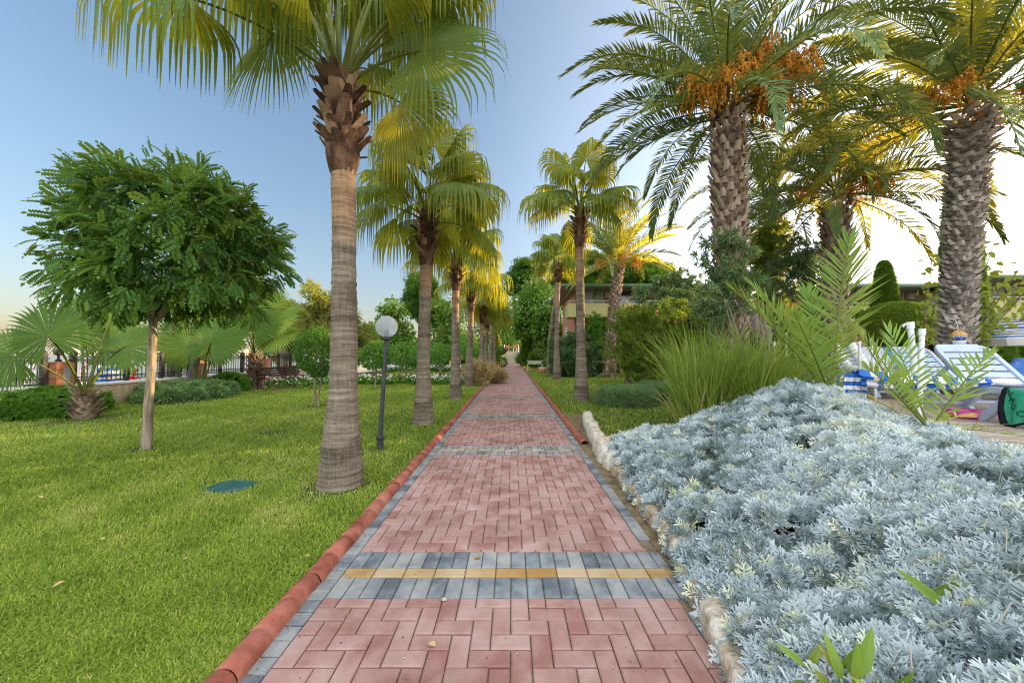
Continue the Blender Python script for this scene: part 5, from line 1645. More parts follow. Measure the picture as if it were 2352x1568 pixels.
# gaura and flower rows
M_gau = leafmat('gaura_stem', [(.16, .15, .06), (.27, .22, .10), (.36, .27, .15)], (.35, .28, .1), .3, .7, .1)
M_gfl = plain('pink_petal', (.62, .16, .3), .6, .2)
gb = A(1100, 865, 18.0)
root = thing('gaura_bush', 'wispy brownish bush with tiny pink flowers spilling over the left kerb', 'shrub', (gb[0], 18.0, 0))
mb = MB(); P, O, tn = clump_pts(60, 12, (1.05, 1.6, .5), .3, 4, .9); k = P[:, 2] > -.45
leaves(mb, P[k] + np.array([.1, 0, .48]), O[k], .34, NTUFT, .5, tn[k], -.4, .6); mb.build('foliage', M_gau, root)
mb = MB(); P, O = ell_pts(150, (1.1, 1.6, .75), .3); k = P[:, 2] > -.2
leaves(mb, P[k] + np.array([.1, 0, .5]), O[k], .05, DIA, .5); mb.build('flowers', M_gfl, root)
M_white = plain('white_petal', (.82, .82, .78), .6, .3); M_mag = plain('magenta_petal', (.32, .04, .14), .6, .3)
def flower_row(label, x0, x1, y0, y1, n, h, seed, maz=.15, fs=.085):
    r = np.random.default_rng(seed)
    mb = MB()
    P = np.stack([r.uniform(x0, x1, n), r.uniform(y0, y1, n), r.uniform(.03, h * .8, n)], -1)
    k = vnoise(P[:, :2], 2.2, seed) > -.45; P = P[k]
    leaves(mb, P, norm(rdirs(len(P)) + Z), .12, CT, .5, None, 0, .5, mat=0)
    m = n // 2
    Q = np.stack([r.uniform(x0, x1, m), r.uniform(y0, y1, m), r.uniform(h * .45, h * 1.1, m)], -1)
    k = vnoise(Q[:, :2], 2.2, seed) > -.35; Q = Q[k]
    isM = (Q[:, 1] > y0 + (y1 - y0) * (1 - maz))
    fl = tuft_tpl(6, .9, .3, 3)
    for mt, sel in ((1, ~isM), (2, isM)):
        leaves(mb, Q[sel], norm(rdirs(sel.sum()) * .5 + np.array([0, -.6, .8])), fs, fl, .5, None, 0, .3, mat=mt)
    return tag(mb.build('flower_row', [M_ficus, M_white, M_mag]), label, 'flower bed', kind='stuff')


flower_row('row of white and magenta periwinkles along the first cross path', -10.6, -1.7, 17.2, 18.8, 1900, .42, 1, .35)
flower_row('far row of white flowers edging the second lawn', -10.5, -2.2, 29.2, 30.3, 1100, .5, 2, .1, .12)
flower_row('white flowers on the corner before the dark bench', -10.2, -7.2, 15.0, 16.6, 260, .45, 5, .0)
# ------------------------------------------------------------------ sea wall, brick pillars, iron fence
M_iron = plain('black_iron', (.025, .022, .024), .5, .4)
def blockmat(name, c1, c2, mortar, sx=.4, sy=.2):
    m, nt, n, l, b = newmat(name)
    tc = n.new('ShaderNodeTexCoord')
    sep = n.new('ShaderNodeSeparateXYZ'); l.new(tc.outputs['Object'], sep.inputs[0])
    ad = n.new('ShaderNodeMath'); ad.operation = 'ADD'; l.new(sep.outputs['X'], ad.inputs[0]); l.new(sep.outputs['Y'], ad.inputs[1])
    cb = n.new('ShaderNodeCombineXYZ'); l.new(ad.outputs[0], cb.inputs['X']); l.new(sep.outputs['Z'], cb.inputs['Y'])
    br = n.new('ShaderNodeTexBrick'); br.inputs['Scale'].default_value = 1
    br.inputs['Brick Width'].default_value = sx; br.inputs['Row Height'].default_value = sy; br.inputs['Mortar Size'].default_value = .008
    br.inputs['Color1'].default_value = (*c1, 1); br.inputs['Color2'].default_value = (*c2, 1); br.inputs['Mortar'].default_value = (*mortar, 1)
    l.new(cb.outputs[0], br.inputs['Vector'])
    nz = n.new('ShaderNodeTexNoise'); nz.inputs['Scale'].default_value = 9; nz.inputs['Detail'].default_value = 6; l.new(tc.outputs['Object'], nz.inputs['Vector'])
    mx = n.new('ShaderNodeMix'); mx.data_type = 'RGBA'; mx.blend_type = 'OVERLAY'; mx.inputs['Factor'].default_value = .45
    l.new(br.outputs['Color'], mx.inputs['A']); l.new(nz.outputs['Fac'], mx.inputs['B']); l.new(mx.outputs['Result'], b.inputs['Base Color'])
    bp = n.new('ShaderNodeBump'); bp.inputs['Strength'].default_value = .5; bp.inputs['Distance'].default_value = .01
    l.new(nz.outputs['Fac'], bp.inputs['Height']); l.new(bp.outputs['Normal'], b.inputs['Normal'])
    b.inputs['Roughness'].default_value = .9; b.inputs['Specular IOR Level'].default_value = .15
    return m


M_sandst = blockmat('sandstone_block', (.44, .33, .2), (.52, .42, .28), (.3, .24, .16))
M_orange = blockmat('orange_block', (.40, .16, .08), (.48, .22, .12), (.2, .1, .07), .4, .21)
M_cap = surfmat('wall_cap', [(.6, .58, .55), (.72, .71, .69)], 6, .8, .2, 40, .2)
M_conc = surfmat('concrete', [(.26, .26, .26), (.38, .37, .36)], 6, .9, .3, 40, .2)
FX = -11.8
root = thing('sea_wall', 'low sandstone block wall with white coping under the black iron fence', 'wall', (FX, 14, 0))
mb = MB(); mb.box(-.14, .14, -9.5, 7.2, -.2, .58); mb.build('wall_body', M_sandst, root)
mb = MB(); mb.box(-.18, .18, -9.5, 7.2, .58, .65); mb.build('coping', M_cap, root, bevel=.01)
pil = [5.6, 9.58, 13.8, 17.55, 21.2]
for i, y in enumerate(pil):
    lb = ('', 'orange block pillar with grey cement patch between the laurel hedge and the shaggy young palm', 'orange block fence pillar behind the young palm in the juniper bed',
          'orange block fence pillar behind the dark bench', 'orange block pillar at the far end of the sea fence')[i]
    if i == 0: continue
    p = thing('brick_pillar', lb, 'pillar', (FX, y, 0), group='brick pillars of the sea fence')
    mb = MB(); mb.box(-.21, .21, -.21, .21, -.05, 1.2); mb.build('shaft', M_orange, p, bevel=.012)
    mb = MB(); mb.box(-.19, .19, -.19, .19, 1.2, 1.26); mb.build('cap', M_orange, p, bevel=.015)
    mb = MB(); mb.box(.211, .216, -.06, .1, .55, 1.12); mb.build('cement_patch', M_conc, p)
    mb = MB(); mb.lathe([(0, 1.26), (.07, 1.26), (.06, 1.31), (.025, 1.34), (.025, 1.42), (.09, 1.45), (.1, 1.55), (.05, 1.6), (0, 1.62)], 10); mb.build('lantern', M_iron, p)


def fence_bay(ya, yb, posts, lb):
    f = thing('iron_fence', lb, 'fence', (FX, ya, 0), group='black iron fence bays on the sea wall')
    L = yb - ya
    for py in posts:
        mb = MB(); y = py - ya; mb.box(-.05, .05, y - .05, y + .05, .65, 1.5); mb.lathe([(0, 1.58), (.03, 1.55), (.055, 1.5), (0, 1.5)], 8, (0, y, 0)); mb.build('post', M_iron, f)
    mb = MB()
    for z in (.70, 1.28, 1.38, .82): mb.box(-.014, .014, 0, L, z, z + .028)
    n = int(L / .125)
    for i in range(n):
        y = (i + .5) * L / n
        mb.box(-.009, .009, y - .009, y + .009, .73, 1.43)
        mb.lathe([(0, 1.55), (.02, 1.49), (.026, 1.46), (.01, 1.43)], 6, (0, y, 0))
        for zc in (.775, 1.345):
            a = np.linspace(0, 2 * PI, 9); mb.tube(np.stack([0 * a, y + L / n / 2 + .034 * np.cos(a), zc + .03 * np.sin(a)], -1), .008, 4, cap=False)
        for sgn in (-1, 1):
            mb.tube([(0, y, 1.2), (0, y + sgn * .03, 1.255), (0, y + sgn * .055, 1.27)], .008, 4, cap=False)
    mb.build('railings', M_iron, f)


fence_bay(5.0, 9.36, (6.4, 7.7, 9.28), 'black iron fence bay at the left edge, above the laurel hedge')
fence_bay(9.8, 13.58, (9.9, 11.28, 12.4, 13.5), 'black iron fence bay behind the round tree trunk')
fence_bay(14.02, 17.33, (14.9, 16.1), 'black iron fence bay left of the dark bench')
fence_bay(17.77, 21.0, (18.6, 19.6, 20.6), 'farthest black iron fence bay by the leaning trunk')

# things beyond the fence on the beach
M_blue = plain('blue_canvas', (.03, .14, .5), .8, .2); M_wht = plain('white_canvas', (.78, .78, .76), .8, .2); M_pink = plain('pink_canvas', (.65, .28, .38), .8, .2)
M_pole = plain('white_pole', (.75, .76, .78), .4, .5)
def closed_parasol(label, x, y, z0, h, mats, group):
    p = thing('closed_parasol', label, 'parasol', (x, y, z0), group=group)
    mb = MB(); mb.tube([(0, 0, 0), (0, 0, h)], .02, 6); mb.build('pole', M_pole, p)
    mb = MB()
    k = 12
    for i in range(k):
        z = h * .42 + (h * .56) * i / k; z2 = h * .42 + (h * .56) * (i + 1) / k
        r1, r2 = .17 * (1 - i / k) ** .6 + .02, .17 * max(1 - (i + 1) / k, 0) ** .6 + .02
        mb.lathe([(r1, z), (r2, z2)], 9, (0, 0, 0), .5, i % 2)
    mb.build('canopy', mats, p)


for i, (px, d, mt, lb) in enumerate(((232, 11.9, 0, 'closed blue and white striped beach parasol, leftmost of three beyond the iron fence'), (252, 12.2, 0, 'closed blue striped beach parasol, middle of three beyond the iron fence'), (268, 12.6, 0, 'closed blue striped beach parasol nearest the grey trunks beyond the fence'),
                                     (70, 12.2, 1, 'closed pink striped beach parasol beyond the fence above the laurel hedge'), (193, 13.2, 1, 'closed pink striped beach parasol behind the brick pillar palm'), (347, 14.5, 1, 'closed pink striped parasol between the pale tree trunk and grey trunks'), (395, 16, 1, 'closed pink striped beach parasol behind the grey trunks'))):
    q = A(px, 860, d + 1.2)
    closed_parasol(lb, q[0] * 1.0, d + 1.2, -1.0, 2.35, ([M_blue, M_wht], [M_pink, M_wht])[mt], 'closed parasols on the beach')
# a bather sitting beyond the fence in a red top
M_skin = plain('skin', (.55, .32, .22), .6, .3); M_redc = plain('red_cloth', (.6, .03, .06), .8, .2); M_hair = plain('fair_hair', (.42, .26, .1), .8, .2)
q = A(306, 870, 13.4)
pr = thing('person', 'person in a red top sitting beyond the iron fence', 'person', (q[0], q[1], -1.0))
def skin_body(name, pts, edges, rad, mat, parent, levels=1):
    me = bpy.data.meshes.new(name); me.from_pydata(pts, edges, []); o = bpy.data.objects.new(name, me); COL.objects.link(o); o.parent = parent
    s = o.modifiers.new('skin', 'SKIN'); s.use_smooth_shade = True
    for i, r_ in enumerate(rad): me.skin_vertices[0].data[i].radius = (r_, r_)
    me.skin_vertices[0].data[0].use_root = True
    u = o.modifiers.new('sub', 'SUBSURF'); u.levels = u.render_levels = levels
    me.materials.append(mat); return o


body = [(0, 0, 1.15), (0, 0, 1.38), (0, 0, 1.58), (0, 0, 1.68), (0, .0, 1.84), (-.19, 0, 1.6), (-.26, .05, 1.36), (-.2, .22, 1.2), (.19, 0, 1.6), (.26, .05, 1.36), (.2, .22, 1.2), (-.1, .4, 1.14), (.1, .4, 1.14), (-.1, .5, .7), (.1, .5, .7)]
skin_body('body', body, [(0, 1), (1, 2), (2, 3), (3, 4), (2, 5), (5, 6), (6, 7), (2, 8), (8, 9), (9, 10), (0, 11), (0, 12), (11, 13), (12, 14)],
          [.15, .13, .12, .055, .105, .055, .042, .03, .055, .042, .03, .08, .08, .05, .05], M_skin, pr)
mb = MB(); mb.lathe([(.165, 1.08), (.165, 1.2), (.15, 1.36), (.17, 1.52), (.12, 1.64), (.07, 1.66)], 14, (0, 0, 0)); mb.build('top', M_redc, pr, smooth=True)
mb = MB(); mb.add(ICO_V * np.array([.118, .12, .11]) + np.array([0, -.02, 1.88]), ICO_F); mb.build('hair', M_hair, pr, smooth=True)
mb = MB(); mb.box(-.5, .5, -.3, .5, .0, .98); tag(mb.build('stone_block', M_conc, None, (q[0], q[1], -1.0), bevel=.03), 'grey stone block the red dressed person sits on beyond the fence', 'block')
# far shore buildings
M_shore = plain('shore_wall', (.62, .5, .38), .9, .1); M_shr = plain('shore_roof', (.5, .2, .1), .9, .1)
for i, (x, wd, h) in enumerate(((-620, 46, 14), (-520, 30, 11), (-455, 38, 17), (-360, 34, 12), (-700, 50, 12), (-860, 60, 16), (-300, 26, 12))):
    bl = thing('shore_house', 'pale house on the far shore across the water', 'house', (x, 700, 0), group='houses on the far shore')
    mb = MB(); mb.box(-wd / 2, wd / 2, -6, 6, -2, h); mb.build('wall', M_shore, bl)
    mb = MB(); mb.box(-wd / 2 - 1, wd / 2 + 1, -7, 7, h, h + 1.6); mb.build('roof', M_shr, bl)

# ------------------------------------------------------------------ lamps
M_lamp = surfmat('dark_blue_paint', [(.02, .024, .03), (.035, .04, .05), (.05, .055, .065)], 8, .45, .2, 60, .5)
mg, nt, n, l, b = newmat('globe_glass')
b.inputs['Base Color'].default_value = (.82, .87, .9, 1); b.inputs['Roughness'].default_value = .2; b.inputs['Transmission Weight'].default_value = .7; b.inputs['IOR'].default_value = 1.12
b.inputs['Specular IOR Level'].default_value = .5
tr_ = n.new('ShaderNodeBsdfTranslucent'); tr_.inputs['Color'].default_value = (.8, .86, .9, 1)
ms_ = n.new('ShaderNodeMixShader'); ms_.inputs['Fac'].default_value = .38
l.new(b.outputs['BSDF'], ms_.inputs[1]); l.new(tr_.outputs['BSDF'], ms_.inputs[2]); l.new(ms_.outputs['Shader'], n['Material Output'].inputs['Surface'])
M_globe = mg
def lamp(label, base, lean=(0, 0), h=1.74, polemat=None):
    p = thing('globe_lamp', label, 'lamp post', (base[0], base[1], 0), group='globe lamps beside the path')
    lx, ly = lean
    mb = MB(); mb.tube([(0, 0, -.05), (0, 0, .13), (0, 0, .16), (0, 0, .19), (0, 0, .21)], [.05, .05, .062, .062, .04], 14); mb.build('base_socket', M_lamp, p, smooth=False)
    mb = MB(); mb.tube([(0, 0, .2), (lx * .5, ly * .5, h * .5 + .1), (lx, ly, h - .06)], [.034, .032, .03], 12); mb.build('pole', polemat or M_lamp, p, smooth=True)
    mb = MB(); mb.lathe([(.03, h - .08), (.06, h - .05), (.062, h - .02), (.045, h), (.0, h)], 14, (lx, ly, 0)); mb.build('collar', M_lamp, p, smooth=True)
    mb = MB(); mb.lathe([(.0, h - .01), (.034, h - .005), (.034, h + .09), (.028, h + .1), (0, h + .1)], 12, (lx, ly, 0)); mb.build('bulb_holder', M_lamp, p)
    mb = MB()
    prof = [(.045 if i == 0 else .168 * math.sin(t), h + .15 - .168 * math.cos(t)) for i, t in enumerate(np.linspace(.28, PI, 22))]
    mb.lathe(prof, 32, (lx, ly, 0)); g = mb.build('globe', M_globe, p, smooth=True)
    return p


lamp('near lamp post with frosted globe and chipped dark pole, beside the nearest palm', G(873, 1030), (.08, .0))
for px, d, lb in ((1118.5, 32.5, 'far globe lamp close beside the thin grey palm trunk'), (1137, 42, 'farthest globe lamp with a white pole by the cloud topiary'), (1079, 21, 'globe lamp hidden behind the fourth palm trunk')):
    c_ = A(px, 813, d); lamp(lb, (c_[0], d), h=1.8 if px > 1130 else 1.85, polemat=M_pole if px > 1130 else None)

# ------------------------------------------------------------------ benches
M_slat = surfmat('dark_slat', [(.035, .018, .012), (.07, .038, .025), (.1, .06, .04)], 6, .6, .3, 40, .3, (1, .2, 1))
def bench(label, x, y, rz, group='dark slat benches by the sea wall'):
    b_ = thing('park_bench', label, 'bench', (x, y, .016), rz, group)
    mb = MB()
    for i in range(4): mb.box(-.75, .75, -.22 + i * .115, -.12 + i * .115, .43, .46)
    mb.build('seat', M_slat, b_, bevel=.004)
    mb = MB()
    for i in range(4):
        z = .52 + i * .095; mb.box(-.75, .75, .25 + i * .03, .275 + i * .03, z, z + .075)
    mb.build('backrest', M_slat, b_, bevel=.004)
    for sx in (-1, 1):
        mb = MB(); X = sx * .68
        mb.tube([(X, -.26, 0), (X, -.2, .22), (X, -.24, .42)], .022, 6); mb.tube([(X, .3, 0), (X, .2, .24), (X, .22, .43), (X, .36, .92)], .022, 6)
        mb.tube([(X, -.24, .41), (X, .22, .41)], .018, 6); mb.tube([(X, -.24, .42), (X, -.25, .62), (X, .1, .66), (X, .28, .64)], .02, 6); mb.tube([(X, -.2, .18), (X, 0, .3), (X, .2, .2)], .012, 5)
        mb.build('iron_leg', M_iron, b_)
    return b_


q = G(628, 893); bench('dark slat bench seen from behind beside the shaggy young palm', q[0], q[1] + .3, PI + .35)
q = A(690, 880, 17.6); bench('dark slat bench seen end on under the leaning trunk', q[0], 17.2, PI / 2)

# ------------------------------------------------------------------ drain grate in the lawn
M_grate = plain('green_iron', (.025, .10, .09), .55, .4)
gp = G(533, 1119); gr = thing('drain_grate', 'dark green slotted drain grate sunk in the left lawn', 'drain grate', (gp[0], gp[1], 0), -.12)
mb = MB()
for y0, y1 in ((-.15, -.13), (.13, .15)): mb.box(-.22, .22, y0, y1, .0, .022)
for x0, x1 in ((-.22, -.2), (.2, .22)): mb.box(x0, x1, -.13, .13, .0, .022)
mb.build('frame', M_grate, gr)
mb = MB()
for i in range(9): y = -.118 + i * .0295; mb.box(-.2, .2, y - .0085, y + .0085, .0, .02)
mb.build('slats', M_grate, gr)
mb = MB(); mb.box(-.2, .2, -.13, .13, .003, .006); mb.build('pit_shade_plate', plain('pit_shade', (.008, .01, .01), .9, .1), gr)  # flat near-black plate, the shade below the slats put into its colour

# ------------------------------------------------------------------ fallen leaves and a snail on the path
M_dead = leafmat('dead_leaf', [(.16, .09, .04), (.3, .19, .09), (.42, .32, .18)], (.3, .2, .08), .2)
for i, (px, py, lb) in enumerate(((480, 1190, 0), (610, 1130, 0), (1105, 1290, 0), (1000, 1500, 0), (585, 1180, 0), (240, 1250, 0), (690, 1110, 0), (150, 1350, 0), (865, 1050, 0), (640, 1165, 0), (715, 1140, 0), (1395, 1010, 0), (150, 968, 0), (240, 972, 0), (262, 958, 0), (215, 985, 0), (176, 990, 0), (285, 968, 0), (310, 990, 0), (420, 1300, 0), (90, 1150, 0), (700, 1290, 0), (560, 1060, 0), (330, 1090, 0), (900, 1110, 0))):
    p = G(px, py)
    mb = MB(); V, F = leaf_tpl(.3, .1, -.25); M = frames(norm(np.array([[rng.normal(), rng.normal(), .05]])))[0] * rng.uniform(.035, .06)
    mb.add(V @ M.T, F, rng.random()); on = 1010 > py and px > 1300
    o = mb.build('fallen_leaf', M_dead, None, (p[0], p[1], .045 if not (960 < px < 1300) else .034))
    tag(o, 'dry brown fallen leaf lying on the paving' if 960 < px < 1300 else 'dry brown fallen leaf lying on the lawn', 'leaf', 'fallen leaves on the path' if 960 < px < 1300 else 'fallen leaves on the lawn')
p = G(1020, 1391)
sn = thing('snail', 'small snail shell on the red paving near the yellow band', 'snail', (p[0], p[1], .03))
a = np.linspace(0, 4.2 * PI, 40); r_ = .011 * (1 - a / a[-1]) + .0006
mb = MB(); mb.tube(np.stack([r_ * np.cos(a), r_ * np.sin(a), .006 + .008 * a / a[-1]], -1), r_ * .55 + .0015, 6); mb.build('shell', plain('snail_shell', (.45, .4, .33), .5, .4), sn, smooth=True)

# ------------------------------------------------------------------ hotel buildings
M_green = surfmat('green_roof', [(.10, .2, .13), (.16, .28, .19)], 3, .7, .1, 20, .3)
M_soff = plain('grey_soffit', (.3, .3, .3), .8, .2)
M_terra = surfmat('terracotta_wall', [(.48, .2, .12), (.56, .27, .17)], 5, .9, .2, 40, .1)
M_yelw = surfmat('yellow_render', [(.50, .46, .19), (.57, .53, .24)], 4, .9, .15, 60, .15)
M_glass = plain('window_glass', (.08, .1, .12), .08, .8)
M_frame = plain('white_frame', (.72, .74, .76), .5, .4)
M_curt = plain('pale_curtain', (.5, .52, .5), .9, .1)
M_bwht = plain('white_plaster', (.62, .58, .5), .9, .1)
M_dark = plain('recess_shade', (.03, .03, .03), .9, .1)


def building(label, x0, x1, yf, yb, floors, zroof, over, bays, name='hotel_building', bal=True, left=True):
    """a balcony fronted hotel wing facing the garden; local origin at its front left corner"""
    b_ = thing(name, label, 'building', (x0, yf, 0))
    L, D = x1 - x0, yb - yf
    mb = MB(); mb.box(1.0, L, 1.6, D, 0, zroof); mb.build('wall', M_terra, b_)
    mb = MB(); mb.box(-over * .4, L + over, -over, D + over, zroof + .004, zroof + .16); rf = mb.build('roof', M_green, b_, bevel=.02)
    mb = MB(); mb.box(-over * .4 + .05, L + over - .05, -over + .05, D + over - .05, zroof - .02, zroof); mb.build('soffit', M_soff, rf)
    for fl in range(floors):
        zf = fl * 2.95 + (1.05 if floors == 2 else 0)
        zf = zroof - (floors - fl) * 2.95 + .9 if floors > 1 else 0
        if fl > 0 or floors > 2:
            zb = zroof - 2.02 - 2.95 * (floors - 1 - fl)
            if bal:
                mb = MB(); mb.box(.3, L, 0, .14, zb, zb + .95); mb.box(.3, .44, .14, 1.6, zb, zb + .95); mb.box(.44, L, .14, 1.6, zb, zb + .14)
                bc = mb.build('balcony', M_yelw, b_, bevel=.01)
                mb = MB(); z = zb + 1.12
                mb.box(.34, L, .05, .09, z, z + .035); mb.box(.34, .38, .09, 1.6, z, z + .035)
                x = .36
                while x < L: mb.box(x - .012, x + .012, .058, .082, zb + .95, z); x += .8
                mb.build('railing', M_frame, bc)
            k = 0; x = 1.3
            while x + bays < L:
                wd = thing('window', None, None); wd.parent = b_
                mb = MB()
                for xa, xb, za, zb2 in ((x, x + .07, 0, 2.0), (x + .85, x + .92, 0, 2.0), (x + 1.7, x + 1.77, 0, 2.0), (x + .07, x + .85, 1.93, 2.0), (x + .92, x + 1.7, 1.93, 2.0), (x + .07, x + .85, 1.5, 1.55), (x + .92, x + 1.7, 1.5, 1.55)):
                    mb.box(xa, xb, 1.54, 1.6, zb + .15 + za, zb + .15 + zb2)
                fr = mb.build('window', M_frame, b_)
                mb = MB(); mb.box(x + .07, x + 1.7, 1.575, 1.585, zb + .15, zb + 2.08); mb.build('pane', M_curt if k % 2 == 0 else M_glass, fr)
                bpy.data.objects.remove(wd)
                mb = MB(); mb.box(x + 2.15, x + 2.29, .14, 1.58, zb + .95, zb + 1.75); mb.build('partition', M_yelw, b_)
                mb = MB(); mb.box(x + 1.15 + .75, x + 1.15 + 1.35 - .5 + .5, 1.3, 1.56, zb + 1.55, zb + 1.95); mb.build('air_conditioner', M_frame, b_, bevel=.02)
                k += 1; x += bays
        else:
            x = 1.0
            while x < L:
                mb = MB(); mb.box(x, x + .28, .7, .98, 0, zroof - 2.02); mb.build('column', M_terra, b_); x += bays
            mb = MB(); mb.box(1.2, L - .2, 1.585, 1.595, .1, 2.3); mb.build('shade_panel', M_dark, b_)  # flat dark panel, the shade under the balcony put into its colour
    return b_


bA = A(1300, 656, 25.0)
building('two storey hotel wing with green roof, yellow balcony and terracotta walls behind the slender palms', 3.55, 17.0, 25.0, 33, 2, 6.0, .55, 3.0)
building('hotel wing with long green roof and terracotta posts behind the cypress and dome topiary', 18.5, 31.0, 21.6, 29, 2, 5.35, .6, 3.2)
building('hotel wing with white windows and blue railings behind the mulberry leaves', 24.8, 46.0, 19.2, 20.6 + 1.0, 2, 5.35, .6, 3.2)
building('unseen taller hotel block added to shade the garden from low sun', 34.0, 46.0, -14, 18.0, 3, 8.6, .5, 3.4)  # added out of view, height set to shade the ground and lower trunks
# gable roof glimpsed behind the pomegranate
p = A(1590, 640, 30)
gh = thing('garden_house', 'house with a green pitched roof glimpsed above the pomegranate bush', 'house', (p[0], 34.2, 0))
mb = MB(); mb.box(-4, 4, 0, 5, 0, 6.0); mb.build('wall', M_bwht, gh)
mb = MB(); mb.add([(-4.4, -.4, 5.95), (4.4, -.4, 5.95), (4.4, 5.4, 5.95), (-4.4, 5.4, 5.95), (0, -.4, 8.3), (0, 5.4, 8.3)], [(0, 1, 4), (2, 3, 5), (1, 2, 5, 4), (3, 0, 4, 5), (0, 3, 2, 1)]); mb.build('roof', M_green, gh)

# ------------------------------------------------------------------ stairs and terrace at the path end
M_step = surfmat('stone_step', [(.36, .33, .25), (.48, .45, .36)], 4, .9, .2, 40, .1)
ST = 53.0
st = thing('staircase', 'pale stone stairs with white handrails at the end of the path', 'stairs', (0.0, ST, 0))
mb = MB()
for i in range(12): mb.box(-1.05, .85, i * .3, 3.7, i * .158 + (.001 if i else 0), (i + 1) * .158)
mb.build('steps', M_step, st)
for x in (-1.15, .95):
    mb = MB(); mb.tube([(x, -.1, 0), (x, -.1, 1.0), (x, 3.6, 2.9), (x, 3.6, 1.9)], .045, 6); mb.tube([(x, 1.8, .95), (x, 1.8, 1.95)], .03, 6); mb.build('handrail', M_pole, st)
mb = MB(); mb.box(-20, -1.2, ST + .3, ST + 8, -.1, 1.9); tw = mb.build('terrace_wall', M_sandst); tag(tw, 'block faced terrace on the left of the stairs', 'terrace')
mb = MB(); mb.box(1.02, 20, ST + .3, ST + 8, -.1, 1.9); tw = mb.build('terrace_wall', M_sandst); tag(tw, 'block faced terrace on the right of the stairs', 'terrace')
mb = MB(); mb.box(-1.2, 1.02, ST + 3.7, ST + 8, -.1, 1.895); tag(mb.build('terrace_floor', M_step), kind='structure')
M_ply = plain('orange_plastic', (.62, .13, .03), .5, .4)
for i, (x, y, rz, lb) in enumerate(((-.75, ST + 4.6, .2, 'left of two orange terrace chairs at the stair head'), (.45, ST + 4.6, -.1, 'right of two orange terrace chairs at the stair head'), (-3.2, ST + 1.2, .5, 'orange terrace chair behind the left railing'), (1.7, ST + 1.3, -.3, 'orange terrace chair behind the right railing'))):
    c = thing('terrace_chair', lb, 'chair', (x, y, 1.9), rz, 'orange chairs on the terrace')
    mb = MB(); mb.box(-.27, .27, -.25, .25, .42, .47); mb.build('seat', M_ply, c)
    mb = MB(); mb.box(-.27, .27, -.3, -.26, .47, .95); mb.build('backrest', M_ply, c)
    for sx in (-.24, .24):
        for sy in (-.24, .22): mb = MB(); mb.box(sx - .02, sx + .02, sy - .02, sy + .02, 0, .42); mb.build('leg', M_pole, c)
tb_ = thing('terrace_table', 'white table between the orange chairs on the terrace', 'table', (-.15, ST + 5.3, 1.9))
mb = MB(); mb.box(-.5, .5, -.4, .4, .7, .75); mb.build('top', M_wht, tb_)
for sx in (-.4, .4): mb = MB(); mb.box(sx - .03, sx + .03, -.03, .03, 0, .7); mb.build('leg', M_wht, tb_)
M_rail = plain('brown_rail', (.22, .09, .05), .7, .3)
for x0, x1, lb in ((-6, -1.25, 'brown terrace railing on the left of the stairs'), (1.1, 6, 'brown terrace railing on the right of the stairs')):
    f = thing('terrace_railing', lb, 'railing', (0, ST + .45, 1.9))
    mb = MB(); mb.box(x0, x1, -.03, .03, .92, 1.0); mb.build('top_rail', M_rail, f)
    mb = MB(); x = x0 + .1
    while x < x1: mb.box(x - .02, x + .02, -.018, .018, 0, .92); x += .2
    mb.build('balusters', M_rail, f)

# ------------------------------------------------------------------ small furniture on the right lawn
M_grn = surfmat('pale_worn_paint', [(.42, .45, .36), (.55, .57, .48)], 6, .7, .2, 40, .3)
q = A(1226, 835, 31.0)
t_ = thing('side_table', 'pale weathered side table on the lawn beside the path bend', 'table', (q[0], 31.0 - 1.2, 0))
mb = MB(); mb.box(-.62, .62, -.25, .25, .88, .93); mb.build('top', M_grn, t_)
mb = MB(); mb.box(-.6, .6, -.235, -.215, .66, .88); mb.box(-.6, .6, .215, .235, .66, .88); mb.build('apron', M_grn, t_)
for sx in (-.57, .57):
    for sy in (-.2, .2): mb = MB(); mb.box(sx - .035, sx + .035, sy - .035, sy + .035, 0, .88); mb.build('leg', M_grn, t_)
q = G(1229, 845); pt = thing('flower_pot', 'terracotta bowl shaped pot on the lawn in front of the side table', 'pot', (q[0] * .98, 28.2, 0))
mb = MB(); mb.lathe([(0, 0), (.22, 0), (.3, .18), (.33, .4), (.30, .42), (.27, .40), (.0, .36)], 16); mb.build('bowl', plain('terracotta', (.45, .2, .12), .8, .2), pt, smooth=True)
mb = MB(); mb.lathe([(.33, .385), (.345, .40), (.345, .435), (.29, .435), (.29, .4)], 16); mb.build('rim', M_cap, pt, smooth=True)
q = G(1300, 860); sp = thing('utility_pole', 'slim grey pole carrying white loudspeaker boxes beside the leaning palm', 'pole', (q[0], q[1], 0))
mb = MB(); mb.tube([(0, 0, 0), (0, 0, 3.4)], .045, 8); mb.build('pole', M_pole, sp)
for (dx, z0, z1, w_) in ((.05, 2.7, 3.35, .10), (.16, 2.1, 2.45, .16), (-.12, .9, 1.25, .13), (.22, 2.45, 3.2, .05)):
    mb = MB(); mb.box(dx - w_, dx + w_, -.17, -.05, z0, z1); mb.build('box', M_bwht, sp, bevel=.02)
